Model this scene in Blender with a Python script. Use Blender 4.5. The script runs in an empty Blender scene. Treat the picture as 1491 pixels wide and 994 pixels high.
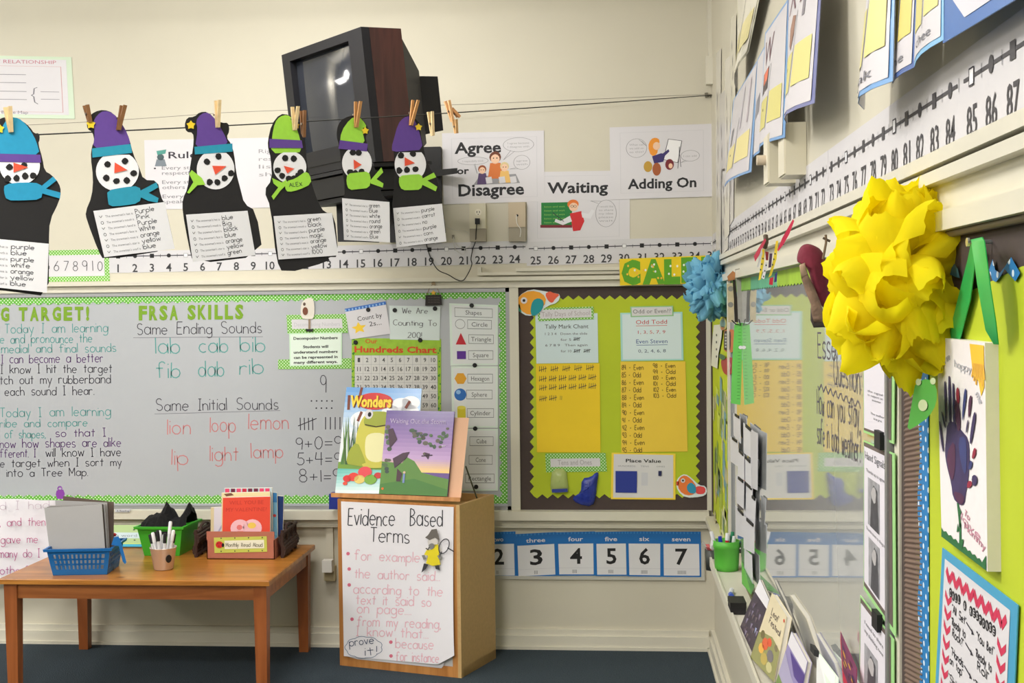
import bpy, bmesh, math, random
from math import sin, cos, pi, radians
from mathutils import Vector, Matrix
random.seed(7)
SC = bpy.context.scene
COL = SC.collection

# ---------------------------------------------------------------- camera
F_PX, YAW, PITCH, ROLL = 1824.15, .0818, .0275, -.0108
CAM = Vector((0, 0, 1.77))
_f = Vector((-sin(YAW) * cos(PITCH), cos(YAW) * cos(PITCH), -sin(PITCH)))
_r = Vector((cos(YAW), sin(YAW), 0)); _u = _r.cross(_f)
RIGHT = cos(ROLL) * _r + sin(ROLL) * _u
UP = -sin(ROLL) * _r + cos(ROLL) * _u
cam = bpy.data.cameras.new('camera'); co = bpy.data.objects.new('camera', cam); COL.objects.link(co)
m3 = Matrix((RIGHT, UP, -_f)).transposed()
co.matrix_world = Matrix.Translation(CAM) @ m3.to_4x4()
cam.sensor_width = 36; cam.lens = 36 * F_PX / 1491; cam.clip_start = .02
SC.camera = co
# ---------------------------------------------------------------- light and exposure
SC.view_settings.view_transform = 'Standard'; SC.view_settings.look = 'None'
SC.view_settings.gamma = 1; SC.view_settings.use_curve_mapping = False
SC.view_settings.exposure = -0.12
w = bpy.data.worlds.new('world'); SC.world = w; w.use_nodes = True
w.node_tree.nodes['Background'].inputs[0].default_value = (.9, .95, 1, 1)
w.node_tree.nodes['Background'].inputs[1].default_value = .3
CEIL_Z = 3.75
LAMPS = [(-1.5, 4.5), (-1.5, 1.7), (-1.5, -1.4), (-4.7, 4.5), (-4.7, 1.7), (-4.7, -1.4), (-8.0, 6.12), (-8.0, 1.7), (-8.0, -1.4)]
LAMP_Z = 3.36
LAMP_SIDE = 22; LAMP_DOWN = 34; LAMP_UP = 14
def lamp(x, y, z, e, sx, sy, rx):
    ld = bpy.data.lights.new('tube_light', 'AREA'); ld.shape = 'RECTANGLE'; ld.size = sx; ld.size_y = sy; ld.energy = e; ld.color = (1, .968, .93)
    lo = bpy.data.objects.new('tube_light', ld); COL.objects.link(lo); lo.location = (x, y, z); lo.rotation_euler = (rx, 0, 0)
for lx, ly in LAMPS:
    lamp(lx, ly, LAMP_Z - .05, LAMP_DOWN * (1.7 if (lx, ly) == (-1.5, 1.7) else .95), 1.2, .26, 0); lamp(lx, ly, LAMP_Z + .05, LAMP_UP, 1.2, .26, pi)
    lamp(lx, ly + .175, LAMP_Z, LAMP_SIDE, 1.2, .08, radians(72)); lamp(lx, ly - .175, LAMP_Z, LAMP_SIDE, 1.2, .08, -radians(72))

# ---------------------------------------------------------------- pixel <-> place
def ray(x, y): return _f + RIGHT * ((x - 745.5) / F_PX) - UP * ((y - 497) / F_PX)
def PY(x, y, Y): d = ray(x, y); return CAM + d * (Y / d.y)
def PX(x, y, X): d = ray(x, y); return CAM + d * (X / d.x)
def PZ(x, y, z): d = ray(x, y); return CAM + d * ((z - CAM.z) / d.z)
def pr(P):
    P = Vector(P) - CAM; d = P.dot(_f); return (745.5 + F_PX * P.dot(RIGHT) / d, 497 - F_PX * P.dot(UP) / d)
def Z(ox, oy, s): return lambda x, y: (ox + x / s, oy + y / s)
zA = Z(0, 60, 2.615); zB = Z(360, 20, 2.485); zC = Z(620, 120, 3.314); zD = Z(0, 420, 2.924); zE = Z(400, 420, 2.922)
zF = Z(740, 360, 2.484); zG = Z(0, 680, 3.106); zH = Z(460, 680, 2.485); zI = Z(1030, 0, 4.97); zJ = Z(1240, 0, 3.315)
zK = Z(1030, 160, 3.824); zL = Z(1030, 400, 3.105); zM = Z(1030, 700, 3.382); zN = Z(1190, 260, 3.312); zO = Z(1240, 480, 3.55)
zP = Z(1230, 720, 3.628); zQ = Z(0, 140, 3.315); zR = Z(400, 20, 4.14); zS = Z(480, 540, 4.97); zW = Z(480, 720, 3.627)
zV = Z(1300, 300, 3.822); zX = Z(1350, 760, 4.248); zT = Z(180, 600, 4.14); zY = Z(40, 690, 5.735)
YB = 6.45; XR = .499
class Pl:
    """frame whose 2D coordinates are photo pixels on a real plane"""
    def __init__(s, p, n): s.p = Vector(p); s.n = Vector(n).normalized()
    def at(s, x, y, off=0):
        d = ray(x, y); t = (s.p + s.n * off - CAM).dot(s.n) / d.dot(s.n); return CAM + d * t
class Qd:
    """bilinear frame on four corners TL TR BR BL, coordinates 0..W, 0..H (down)"""
    def __init__(s, tl, tr, br, bl, W=1, H=1, n=None):
        s.c = [Vector(c) for c in (tl, tr, br, bl)]; s.W = W; s.H = H
        a = (s.c[1] - s.c[0]).cross(s.c[3] - s.c[0])
        s.n = Vector(n).normalized() if n else a.normalized()
        if (CAM - s.c[0]).dot(s.n) < 0 and not n: s.n.negate()
    def at(s, x, y, off=0):
        a = x / s.W; b = y / s.H; c = s.c
        return c[0] * (1 - a) * (1 - b) + c[1] * a * (1 - b) + c[2] * a * b + c[3] * (1 - a) * b + s.n * off
BWL = Pl((0, YB, 0), (0, -1, 0))
def PlY(Y): return Pl((0, Y, 0), (0, -1, 0))
def PlX(X): return Pl((X, 0, 0), (-1, 0, 0))
def quadY(px, Y, W=1, H=1, off=0): return Qd(*[PY(x, y, Y - off) for x, y in px], W, H, (0, -1, 0))
def quadX(px, X, W=1, H=1):
    if not isinstance(X, (list, tuple)): X = [X] * 4
    return Qd(*[PX(p[0], p[1], x) for p, x in zip(px, X)], W, H)

# ---------------------------------------------------------------- materials
def lin(c): c = c / 255; return c / 12.92 if c <= .04045 else ((c + .055) / 1.055) ** 2.4
def L4(c): return (lin(c[0]), lin(c[1]), lin(c[2]), 1)
_mats = {}
def M(col, rough=.65, var=.0, scale=30, bump=0, metal=0, spec=.4, coat=0, name=None, trans=0, alpha=1, emit=0):
    key = (col, rough, var, scale, bump, metal, spec, coat, trans, alpha, emit)
    if key in _mats: return _mats[key]
    m = bpy.data.materials.new(name or 'paint_%02x%02x%02x' % tuple(int(c) for c in col)); m.use_nodes = True
    nt = m.node_tree; b = nt.nodes['Principled BSDF']
    b.inputs['Base Color'].default_value = L4(col); b.inputs['Roughness'].default_value = rough
    b.inputs['Metallic'].default_value = metal; b.inputs['Specular IOR Level'].default_value = spec
    b.inputs['Coat Weight'].default_value = coat; b.inputs['Coat Roughness'].default_value = .03
    b.inputs['Transmission Weight'].default_value = trans; b.inputs['Alpha'].default_value = alpha
    if emit: b.inputs['Emission Color'].default_value = L4(col); b.inputs['Emission Strength'].default_value = emit
    if var or bump:
        tc = nt.nodes.new('ShaderNodeTexCoord'); n = nt.nodes.new('ShaderNodeTexNoise')
        n.inputs['Scale'].default_value = scale; n.inputs['Detail'].default_value = 4
        nt.links.new(tc.outputs['Object'], n.inputs['Vector'])
        if var:
            mx = nt.nodes.new('ShaderNodeMix'); mx.data_type = 'RGBA'
            mx.inputs[6].default_value = L4([max(0, c * (1 - var)) for c in col]); mx.inputs[7].default_value = L4([min(255, c * (1 + var)) for c in col])
            nt.links.new(n.outputs['Fac'], mx.inputs[0]); nt.links.new(mx.outputs[2], b.inputs['Base Color'])
        if bump:
            bp = nt.nodes.new('ShaderNodeBump'); bp.inputs['Strength'].default_value = bump; bp.inputs['Distance'].default_value = .01
            nt.links.new(n.outputs['Fac'], bp.inputs['Height']); nt.links.new(bp.outputs[0], b.inputs['Normal'])
    _mats[key] = m; return m
def dots(name, base, dot, sp, r=.3, axes='xz'):
    m = bpy.data.materials.new(name); m.use_nodes = True; nt = m.node_tree; b = nt.nodes['Principled BSDF']
    b.inputs['Roughness'].default_value = .6
    g = nt.nodes.new('ShaderNodeNewGeometry'); s = nt.nodes.new('ShaderNodeSeparateXYZ'); nt.links.new(g.outputs['Position'], s.inputs[0])
    A = s.outputs['X' if axes == 'xz' else 'Y']; B = s.outputs['Z']
    def mth(op, a, b_=None):
        n = nt.nodes.new('ShaderNodeMath'); n.operation = op
        for i, v in enumerate((a, b_)):
            if v is None: continue
            if isinstance(v, (int, float)): n.inputs[i].default_value = v
            else: nt.links.new(v, n.inputs[i])
        return n.outputs[0]
    u = mth('MULTIPLY', mth('ADD', A, B), .7071 / sp); v = mth('MULTIPLY', mth('SUBTRACT', A, B), .7071 / sp)
    fu = mth('SUBTRACT', mth('FRACT', mth('ADD', u, 100)), .5); fv = mth('SUBTRACT', mth('FRACT', mth('ADD', v, 100)), .5)
    d = mth('ADD', mth('MULTIPLY', fu, fu), mth('MULTIPLY', fv, fv)); k = mth('LESS_THAN', d, r * r)
    mx = nt.nodes.new('ShaderNodeMix'); mx.data_type = 'RGBA'; mx.inputs[6].default_value = L4(base); mx.inputs[7].default_value = L4(dot)
    nt.links.new(k, mx.inputs[0]); nt.links.new(mx.outputs[2], b.inputs['Base Color']); return m
def wood(name, c1, c2, rough=.4, axis='X', sc=1.0, knots=True):
    m = bpy.data.materials.new(name); m.use_nodes = True; nt = m.node_tree; b = nt.nodes['Principled BSDF']
    b.inputs['Roughness'].default_value = rough
    g = nt.nodes.new('ShaderNodeNewGeometry'); mp = nt.nodes.new('ShaderNodeMapping')
    s = {'X': (1.2, 14, 14), 'Y': (14, 1.2, 14), 'Z': (14, 14, 1.2)}[axis]
    mp.inputs['Scale'].default_value = [q * sc for q in s]; nt.links.new(g.outputs['Position'], mp.inputs[0])
    n = nt.nodes.new('ShaderNodeTexNoise'); n.inputs['Scale'].default_value = 1.6; n.inputs['Detail'].default_value = 7; n.inputs['Distortion'].default_value = .8
    nt.links.new(mp.outputs[0], n.inputs[0])
    r = nt.nodes.new('ShaderNodeValToRGB'); r.color_ramp.elements[0].position = .35; r.color_ramp.elements[1].position = .65
    r.color_ramp.elements[0].color = L4(c1); r.color_ramp.elements[1].color = L4(c2)
    nt.links.new(n.outputs['Fac'], r.inputs[0]); out = r.outputs[0]
    if knots:
        v = nt.nodes.new('ShaderNodeTexVoronoi'); v.inputs['Scale'].default_value = 4.3
        mp2 = nt.nodes.new('ShaderNodeMapping'); mp2.inputs['Scale'].default_value = (1, 1.6, 1.6); nt.links.new(g.outputs['Position'], mp2.inputs[0]); nt.links.new(mp2.outputs[0], v.inputs[0])
        rr = nt.nodes.new('ShaderNodeValToRGB'); rr.color_ramp.elements[0].position = .05; rr.color_ramp.elements[1].position = .13
        rr.color_ramp.elements[0].color = (.35, .3, .3, 1); rr.color_ramp.elements[1].color = (1, 1, 1, 1); nt.links.new(v.outputs['Distance'], rr.inputs[0])
        mx = nt.nodes.new('ShaderNodeMix'); mx.data_type = 'RGBA'; mx.blend_type = 'MULTIPLY'; mx.inputs[0].default_value = 1
        nt.links.new(out, mx.inputs[6]); nt.links.new(rr.outputs[0], mx.inputs[7]); out = mx.outputs[2]
    nt.links.new(out, b.inputs['Base Color']); return m
def tissue(name, col):
    m = bpy.data.materials.new(name); m.use_nodes = True; nt = m.node_tree; b = nt.nodes['Principled BSDF']
    b.inputs['Base Color'].default_value = L4(col); b.inputs['Roughness'].default_value = .8; b.inputs['Specular IOR Level'].default_value = .15
    t = nt.nodes.new('ShaderNodeBsdfTranslucent'); t.inputs[0].default_value = L4(col); a = nt.nodes.new('ShaderNodeMixShader'); a.inputs[0].default_value = .5
    nt.links.new(b.outputs[0], a.inputs[1]); nt.links.new(t.outputs[0], a.inputs[2]); nt.links.new(a.outputs[0], nt.nodes['Material Output'].inputs[0])
    return m
def carpet():
    m = M((62, 72, 80), .95, .28, 160, .9, spec=.1, name='carpet'); return m
BLACK = M((28, 28, 30), .6); INK = M((25, 25, 28), .6); PAPER = M((216, 214, 219), .6, name='white_paper'); GRAYLINE = M((150, 150, 155), .6)
CREAM = M((206, 201, 184), .55, .02, 3, name='cream_wall_paint'); TRIM = M((215, 211, 196), .4, .02, 5, name='cream_gloss_trim')
GREY = M((150, 150, 152), .5); ALU = M((165, 167, 170), .35, metal=.6, name='aluminium')
LIME = M((184, 200, 42), .7, .03, 4, name='lime_paper'); YELLOWP = M((240, 205, 40), .65, .02, 6, name='yellow_paper')
BROWNP = M((72, 60, 58), .75, .05, 60, name='brown_paper'); GREEND = dots('green_dot_border', (96, 178, 52), (225, 240, 215), .0135, .26)
GREENDB = dots('green_gingham', (110, 180, 60), (215, 235, 200), .0115, .3)
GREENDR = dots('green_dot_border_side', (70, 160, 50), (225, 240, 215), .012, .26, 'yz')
BLUEDR = dots('blue_dot_border', (25, 120, 185), (225, 235, 245), .022, .2, 'yz')
LAMI = M((206, 226, 212), .3, name='laminate_film'); WOODP = M((214, 180, 130), .6, .1, 40, name='pale_wood')
TEAL = M((128, 190, 186), .6); PURP = M((98, 62, 118), .6); PINKR = M((214, 140, 140), .6); MARK = M((52, 48, 60), .6); PNK = M((214, 120, 160), .6)

# ---------------------------------------------------------------- writing
_tc = {}
def glyphs(s, bold=0):
    k = (s, bold)
    if k in _tc: return _tc[k]
    cu = bpy.data.curves.new('t', 'FONT'); cu.body = s; cu.size = 1; cu.resolution_u = 2; cu.offset = bold
    ob = bpy.data.objects.new('t', cu); me = ob.to_mesh()
    vs = [(v.co.x / .73, v.co.y / .73) for v in me.vertices]; fs = [tuple(p.vertices) for p in me.polygons]
    ob.to_mesh_clear(); bpy.data.objects.remove(ob); bpy.data.curves.remove(cu)
    x0 = min([v[0] for v in vs] or [0]); x1 = max([v[0] for v in vs] or [1])
    _tc[k] = (vs, fs, x0, x1); return _tc[k]
H = {'a': "@3,3,3,3,0,360;6,6 6,0", 'b': "0,10 0,0;@3,3,3,3,0,360", 'c': "@3,3,3,3,50,310", 'd': "@3,3,3,3,0,360;6,10 6,0", 'e': "0.3,3.2 5.8,3.2;@3,3,3,3,5,315",
 'f': "@4,8.2,2,1.8,20,180;2,8.2 2,0;0,6 4.4,6", 'g': "@3,3,3,3,0,360;6,6 6,-1.5;@3,-1.5,3,2,0,-150", 'h': "0,10 0,0;@2.5,3.5,2.5,2.5,180,0;5,3.5 5,0", 'i': "0,6 0,0;0,8.2 0,8.9",
 'j': "2,6 2,-2;@0.5,-2,1.5,1.2,0,-150;2,8.3 2,8.9", 'k': "0,10 0,0;4.5,6 0,2.5;1.5,3.7 5,0", 'l': "0,10 0,0", 'm': "0,6 0,0;@2,4,2,2,180,0;4,4 4,0;@6,4,2,2,180,0;8,4 8,0",
 'n': "0,6 0,0;@2.5,3.5,2.5,2.5,180,0;5,3.5 5,0", 'o': "@3,3,3,3,90,450", 'p': "0,6 0,-4;@3,3,3,3,0,360", 'q': "6,6 6,-4;@3,3,3,3,0,360", 'r': "0,6 0,0;@2.3,3.7,2.3,2.3,180,40",
 's': "@2.3,4.4,2,1.6,30,270;@2.3,1.4,2.3,1.4,90,-150", 't': "2,9 2,0;0,6 4,6", 'u': "0,6 0,2.5;@2.5,2.5,2.5,2.5,180,360;5,6 5,0", 'v': "0,6 2.5,0 5,6", 'w': "0,6 1.8,0 3.6,5 5.4,0 7.2,6",
 'x': "0,6 5,0;5,6 0,0", 'y': "0,6 2.7,0.5;5.4,6 1.5,-4", 'z': "0,6 4.5,6 0,0 5,0",
 'A': "0,0 3.3,10 6.6,0;1.3,4 5.3,4", 'B': "0,0 0,10;@0,7.7,4.5,2.3,90,-90;@0,2.7,5.2,2.7,90,-90", 'C': "@4,5,4,5,50,310", 'D': "0,0 0,10;@0,5,6,5,90,-90", 'E': "5,10 0,10 0,0 5,0;0,5.3 4,5.3",
 'F': "5,10 0,10 0,0;0,5.3 4,5.3", 'G': "@4,5,4,5,50,360;8,5 4.5,5", 'H': "0,10 0,0;6,10 6,0;0,5 6,5", 'I': "1.5,10 1.5,0;0,10 3,10;0,0 3,0", 'J': "4,10 4,2;@2,2,2,2,0,-170", 'K': "0,10 0,0;5,10 0,4.5;1.3,5.6 5.5,0",
 'L': "0,10 0,0 5,0", 'M': "0,0 0,10 3.5,3 7,10 7,0", 'N': "0,0 0,10 6,0 6,10", 'O': "@4,5,4,5,90,450", 'P': "0,0 0,10;@0,7.4,5,2.6,90,-90", 'Q': "@4,5,4,5,90,450;5,2.5 8,-.5", 'R': "0,0 0,10;@0,7.4,5,2.6,90,-90;2,4.8 5.5,0",
 'S': "@2.8,7.5,2.7,2.5,30,270;@2.8,2.5,2.9,2.5,90,-150", 'T': "0,10 6,10;3,10 3,0", 'U': "0,10 0,3;@3,3,3,3,180,360;6,3 6,10", 'V': "0,10 3,0 6,10", 'W': "0,10 2.3,0 4.5,8 6.8,0 9,10", 'X': "0,10 6,0;6,10 0,0", 'Y': "0,10 3,5 6,10;3,5 3,0", 'Z': "0,10 6,10 0,0 6,0",
 '0': "@2.6,5,2.6,5,90,450", '1': "1,10 1,0", '2': "@2.5,7.5,2.4,2.5,160,-40;4.6,6.2 0,0 5,0", '3': "@2.2,7.6,2.3,2.4,150,-90;@2.2,2.6,2.8,2.6,90,-150", '4': "0.6,10 0,4.6 5,4.6;4,10 4,0", '5': "4.6,10 .8,10 .4,5.8;@2.2,3,2.8,3,115,-150",
 '6': "3.8,10 .8,5 0,3;@2.5,2.8,2.5,2.8,0,360", '7': "0,10 5,10 1.5,0", '8': "@2.5,7.6,2.1,2.4,90,450;@2.5,2.6,2.5,2.6,90,450", '9': "@2.4,7.2,2.4,2.8,0,360;4.8,7.5 4.3,0", '.': "0,0 .5,.6", ',': "0.5,.8 0,-1.4", '!': "0.3,10 0.2,3;0.2,0 .3,.8",
 '?': "@2,8,2,2,170,-60;2.4,6 2.2,3;2.2,0 2.3,.8", '+': "0,4 5,4;2.5,6.5 2.5,1.5", '=': "0,5.5 5,5.5;0,3 5,3", '-': "0,4 3,4", ':': "0,5 .3,5.6;0,1 .3,1.6", "'": "0,10 0,8", '"': "0,10 0,8;1.5,10 1.5,8", '|': "0,10 0,0", '_': "0,0 5,0", '/': "0,0 3,10"}
_hc = {}
def strokes(ch):
    if ch in _hc: return _hc[ch]
    out = []; mx = 0
    for p in H.get(ch, '').split(';'):
        if not p: continue
        if p[0] == '@':
            cx, cy, rx, ry, a0, a1 = [float(v) for v in p[1:].split(',')]; n = max(3, int(abs(a1 - a0) / 40))
            pts = [(cx + rx * cos(radians(a0 + (a1 - a0) * i / n)), cy + ry * sin(radians(a0 + (a1 - a0) * i / n))) for i in range(n + 1)]
        else: pts = [tuple(float(v) for v in q.split(',')) for q in p.split()]
        out.append(pts); mx = max(mx, max(q[0] for q in pts))
    _hc[ch] = (out, mx); return _hc[ch]

# ---------------------------------------------------------------- mesh collector
ORG = {}
class MB:
    def __init__(s): s.v = []; s.f = []; s.m = []; s.mats = []; s.sm = []
    def mi(s, m):
        if m not in s.mats: s.mats.append(m)
        return s.mats.index(m)
    def face(s, pts, m, smooth=False):
        n = len(s.v); s.v += [Vector(p) for p in pts]; s.f.append(tuple(range(n, n + len(pts)))); s.m.append(s.mi(m)); s.sm.append(smooth)
    def grid(s, rows, m, smooth=True, closed=False):
        n = len(s.v); k = len(rows[0])
        for r in rows: s.v += [Vector(p) for p in r]
        mi = s.mi(m)
        for i in range(len(rows) - 1):
            for j in range(k if closed else k - 1):
                a = n + i * k + j; b = n + i * k + (j + 1) % k
                s.f.append((a, b, b + k, a + k)); s.m.append(mi); s.sm.append(smooth)
    def prism(s, a, b, m, smooth_sides=False):
        n = len(s.v); k = len(a); s.v += [Vector(p) for p in a] + [Vector(p) for p in b]; mi = s.mi(m)
        s.f.append(tuple(range(n, n + k))); s.f.append(tuple(range(n + 2 * k - 1, n + k - 1, -1))); s.m += [mi, mi]; s.sm += [False, False]
        for i in range(k):
            j = (i + 1) % k; s.f.append((n + i, n + k + i, n + k + j, n + j)); s.m.append(mi); s.sm.append(smooth_sides)
    def box(s, c, d, m, rz=0, R=None):
        R = R or Matrix.Rotation(rz, 3, 'Z'); c = Vector(c); x, y, z = [q / 2 for q in d]
        P = lambda a, b, e: c + R @ Vector((a * x, b * y, e * z))
        s.prism([P(-1, -1, -1), P(1, -1, -1), P(1, 1, -1), P(-1, 1, -1)], [P(-1, -1, 1), P(1, -1, 1), P(1, 1, 1), P(-1, 1, 1)], m)
    def bx(s, x0, x1, y0, y1, z0, z1, m): s.box(((x0 + x1) / 2, (y0 + y1) / 2, (z0 + z1) / 2), (x1 - x0, y1 - y0, z1 - z0), m)
    def tube(s, pts, r, m, n=8, cap=True):
        pts = [Vector(p) for p in pts]; rows = []; N = len(pts); rr = r if isinstance(r, (list, tuple)) else [r] * N; up = None
        for i, p in enumerate(pts):
            t = (pts[min(i + 1, N - 1)] - pts[max(i - 1, 0)]).normalized()
            if up is None: up = t.orthogonal().normalized()
            up = (up - t * up.dot(t)).normalized(); b = t.cross(up)
            rows.append([p + (up * cos(2 * pi * k / n) + b * sin(2 * pi * k / n)) * rr[i] for k in range(n)])
        s.grid(rows, m, True, True)
        if cap: s.face(rows[0][::-1], m); s.face(rows[-1], m)
    def lathe(s, c, prof, m, n=24, smooth=True, sx=1, sy=1):
        c = Vector(c); s.grid([[c + Vector((r * cos(2 * pi * k / n) * sx, r * sin(2 * pi * k / n) * sy, z)) for k in range(n)] for r, z in prof], m, smooth, True)
    # flat work in a frame
    def slab(s, fr, pts, m, off=0, t=.0012):
        s.prism([fr.at(x, y, off + t) for x, y in pts], [fr.at(x, y, off) for x, y in pts], m)
    def poly(s, fr, pts, m, off=0): s.face([fr.at(x, y, off) for x, y in pts], m)
    def rect(s, fr, x0, y0, x1, y1, m, off=0): s.poly(fr, [(x0, y0), (x1, y0), (x1, y1), (x0, y1)], m, off)
    def frame(s, fr, x0, y0, x1, y1, w_, m, off=0):
        for a in ((x0, y0, x1, y0 + w_), (x0, y1 - w_, x1, y1), (x0, y0, x0 + w_, y1), (x1 - w_, y0, x1, y1)): s.rect(fr, *a, m, off)
    def ell(s, fr, cx, cy, rx, ry, m, off=0, n=20, ang=0): s.poly(fr, ellp(cx, cy, rx, ry, n, ang), m, off)
    def ring(s, fr, cx, cy, rx, ry, w_, m, off=0, n=24): s.line(fr, ellp(cx, cy, rx, ry, n) + [(cx + rx, cy)], w_, m, off)
    def line(s, fr, pts, w_, m, off=0):
        for i in range(1, len(pts) - 1):
            a, b, c = pts[i - 1], pts[i], pts[i + 1]; u = (b[0] - a[0], b[1] - a[1]); v = (c[0] - b[0], c[1] - b[1]); q = math.hypot(*u) * math.hypot(*v)
            if q and (u[0] * v[0] + u[1] * v[1]) / q < .6: s.line(fr, pts[:i + 1], w_, m, off); s.line(fr, pts[i:], w_, m, off); return
        N = len(pts); L = []
        for i in range(N):
            a = pts[max(i - 1, 0)]; b = pts[min(i + 1, N - 1)]; dx, dy = b[0] - a[0], b[1] - a[1]; q = math.hypot(dx, dy) or 1
            L.append((-dy / q * w_ / 2, dx / q * w_ / 2))
        n = len(s.v)
        for p, o in zip(pts, L): s.v += [fr.at(p[0] + o[0], p[1] + o[1], off), fr.at(p[0] - o[0], p[1] - o[1], off)]
        mi = s.mi(m)
        for i in range(N - 1): s.f.append((n + 2 * i, n + 2 * i + 1, n + 2 * i + 3, n + 2 * i + 2)); s.m.append(mi); s.sm.append(False)
    def text(s, fr, t, x, y, h, m, off, w=None, bold=0, al='l', ang=0, yx=1):
        vs, fs, x0, x1 = glyphs(t, bold)
        k = h if w is None else w / max(1e-6, x1 - x0)
        W = (x1 - x0) * k; dx = {'l': 0, 'c': -W / 2, 'r': -W}[al]; ca, sa = cos(ang), sin(ang); n = len(s.v)
        for a, b in vs:
            X = (a - x0) * k + dx; Y = -b * h; s.v.append(fr.at(x + X * ca - Y * sa, y + X * sa + Y * ca, off))
        mi = s.mi(m)
        for f in fs: s.f.append(tuple(n + i for i in f)); s.m.append(mi); s.sm.append(False)
    def hand(s, fr, t, x, y, h, m, off, w=None, lw=None, ang=0, al='l', jit=.25, gap=1.7):
        lw = lw or h * .1; cur = 0; S = []
        for ch in t:
            if ch == ' ': cur += 8; continue
            st, mx = strokes(ch); jy = random.uniform(-jit, jit) * 1.2; js = random.uniform(1 - jit * .25, 1 + jit * .25); jl = random.uniform(-.05, .05)
            for p in st: S.append([(cur + a * js + b * jl, b * js + jy) for a, b in p])
            cur += mx * js + gap
        W = max(cur - gap, .1); k = h / 10; kx = k if w is None else w / W; dx = {'l': 0, 'c': -W * kx / 2, 'r': -W * kx}[al]; ca, sa = cos(ang), sin(ang)
        for p in S:
            q = []
            for a, b in p: X = a * kx + dx; Y = -b * k; q.append((x + X * ca - Y * sa, y + X * sa + Y * ca))
            s.line(fr, q, lw, m, off)
    def build(s, name, parent=None, label=None, cat=None, group=None, kind=None, org=None, normals=True):
        if org is None: org = ORG[parent] if parent else sum(s.v, Vector()) / max(1, len(s.v))
        me = bpy.data.meshes.new(name); org = Vector(org)
        base = ORG[parent] if parent else Vector((0, 0, 0))
        me.from_pydata([tuple(v - org) for v in s.v], [], s.f)
        for m in s.mats: me.materials.append(m)
        me.polygons.foreach_set('material_index', s.m); me.polygons.foreach_set('use_smooth', s.sm); me.update()
        if normals:
            b = bmesh.new(); b.from_mesh(me); bmesh.ops.recalc_face_normals(b, faces=b.faces); b.to_mesh(me); b.free()
        o = bpy.data.objects.new(name, me); COL.objects.link(o); o.location = org - base
        if parent: o.parent = parent
        ORG[o] = org; tag(o, label, cat, group, kind); return o
def tag(o, label=None, cat=None, group=None, kind=None):
    for k, v in (('label', label), ('category', cat), ('group', group), ('kind', kind)):
        if v: o[k] = v
    return o
def thing(name, loc, label, cat, group=None):
    o = bpy.data.objects.new(name, None); COL.objects.link(o); o.location = Vector(loc); o.empty_display_size = .05
    ORG[o] = Vector(loc); return tag(o, label, cat, group)
def ellp(cx, cy, rx, ry, n=20, ang=0):
    ca, sa = cos(ang), sin(ang); return [(cx + rx * cos(2 * pi * i / n) * ca - ry * sin(2 * pi * i / n) * sa, cy + rx * cos(2 * pi * i / n) * sa + ry * sin(2 * pi * i / n) * ca) for i in range(n)]
def starp(cx, cy, R, r=.48, n=5, a0=-pi / 2): return [(cx + (R if i % 2 == 0 else R * r) * cos(a0 + pi * i / n), cy + (R if i % 2 == 0 else R * r) * sin(a0 + pi * i / n)) for i in range(2 * n)]
def mp(z, pts): return [z(*p) for p in pts]
def smoothp(pts, it=2):
    for _ in range(it):
        q = []
        for i in range(len(pts)):
            a, b = pts[i], pts[(i + 1) % len(pts)]; q += [(a[0] * .75 + b[0] * .25, a[1] * .75 + b[1] * .25), (a[0] * .25 + b[0] * .75, a[1] * .25 + b[1] * .75)]
        pts = q
    return pts
def rot3(y, t, r): return Matrix.Rotation(y, 3, 'Z') @ Matrix.Rotation(t, 3, 'X') @ Matrix.Rotation(r, 3, 'Y')
def struct(name, mb, kind='structure', parent=None): return mb.build(name, parent, kind=kind, org=(0, 0, 0) if parent is None else None)
def boxs(name, *bs, m=None):
    mb = MB()
    for b in bs: mb.bx(*b, m)
    return struct(name, mb)
boxs('floor', (-9.6, XR + .15, -4, YB + .15, -.08, 0), m=carpet())
boxs('ceiling', (-9.75, XR + .15, -4.15, YB + .15, CEIL_Z, CEIL_Z + .1), m=M((225, 222, 212), .8, .03, 20))
boxs('wall_back', (-9.75, XR + .15, YB, YB + .15, 0, CEIL_Z), m=CREAM)
boxs('wall_right', (XR, XR + .15, -4, YB, 0, CEIL_Z), m=CREAM)
boxs('wall_left', (-9.75, -9.6, -4, YB, 0, CEIL_Z), m=CREAM)
boxs('wall_front', (-9.75, XR + .15, -4.15, -4, 0, CEIL_Z), m=CREAM)
boxs('baseboard_back', (-9.6, XR - .03, YB - .018, YB, 0, .10), (-9.6, XR - .03, YB - .03, YB - .0, 0, .07), (-9.6, XR - .03, YB - .04, YB, 0, .016), m=TRIM)
boxs('baseboard_right', (XR - .018, XR, -4, YB, 0, .10), (XR - .03, XR, -4, YB, 0, .07), (XR - .04, XR, -4, YB, 0, .016), m=TRIM)
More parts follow.
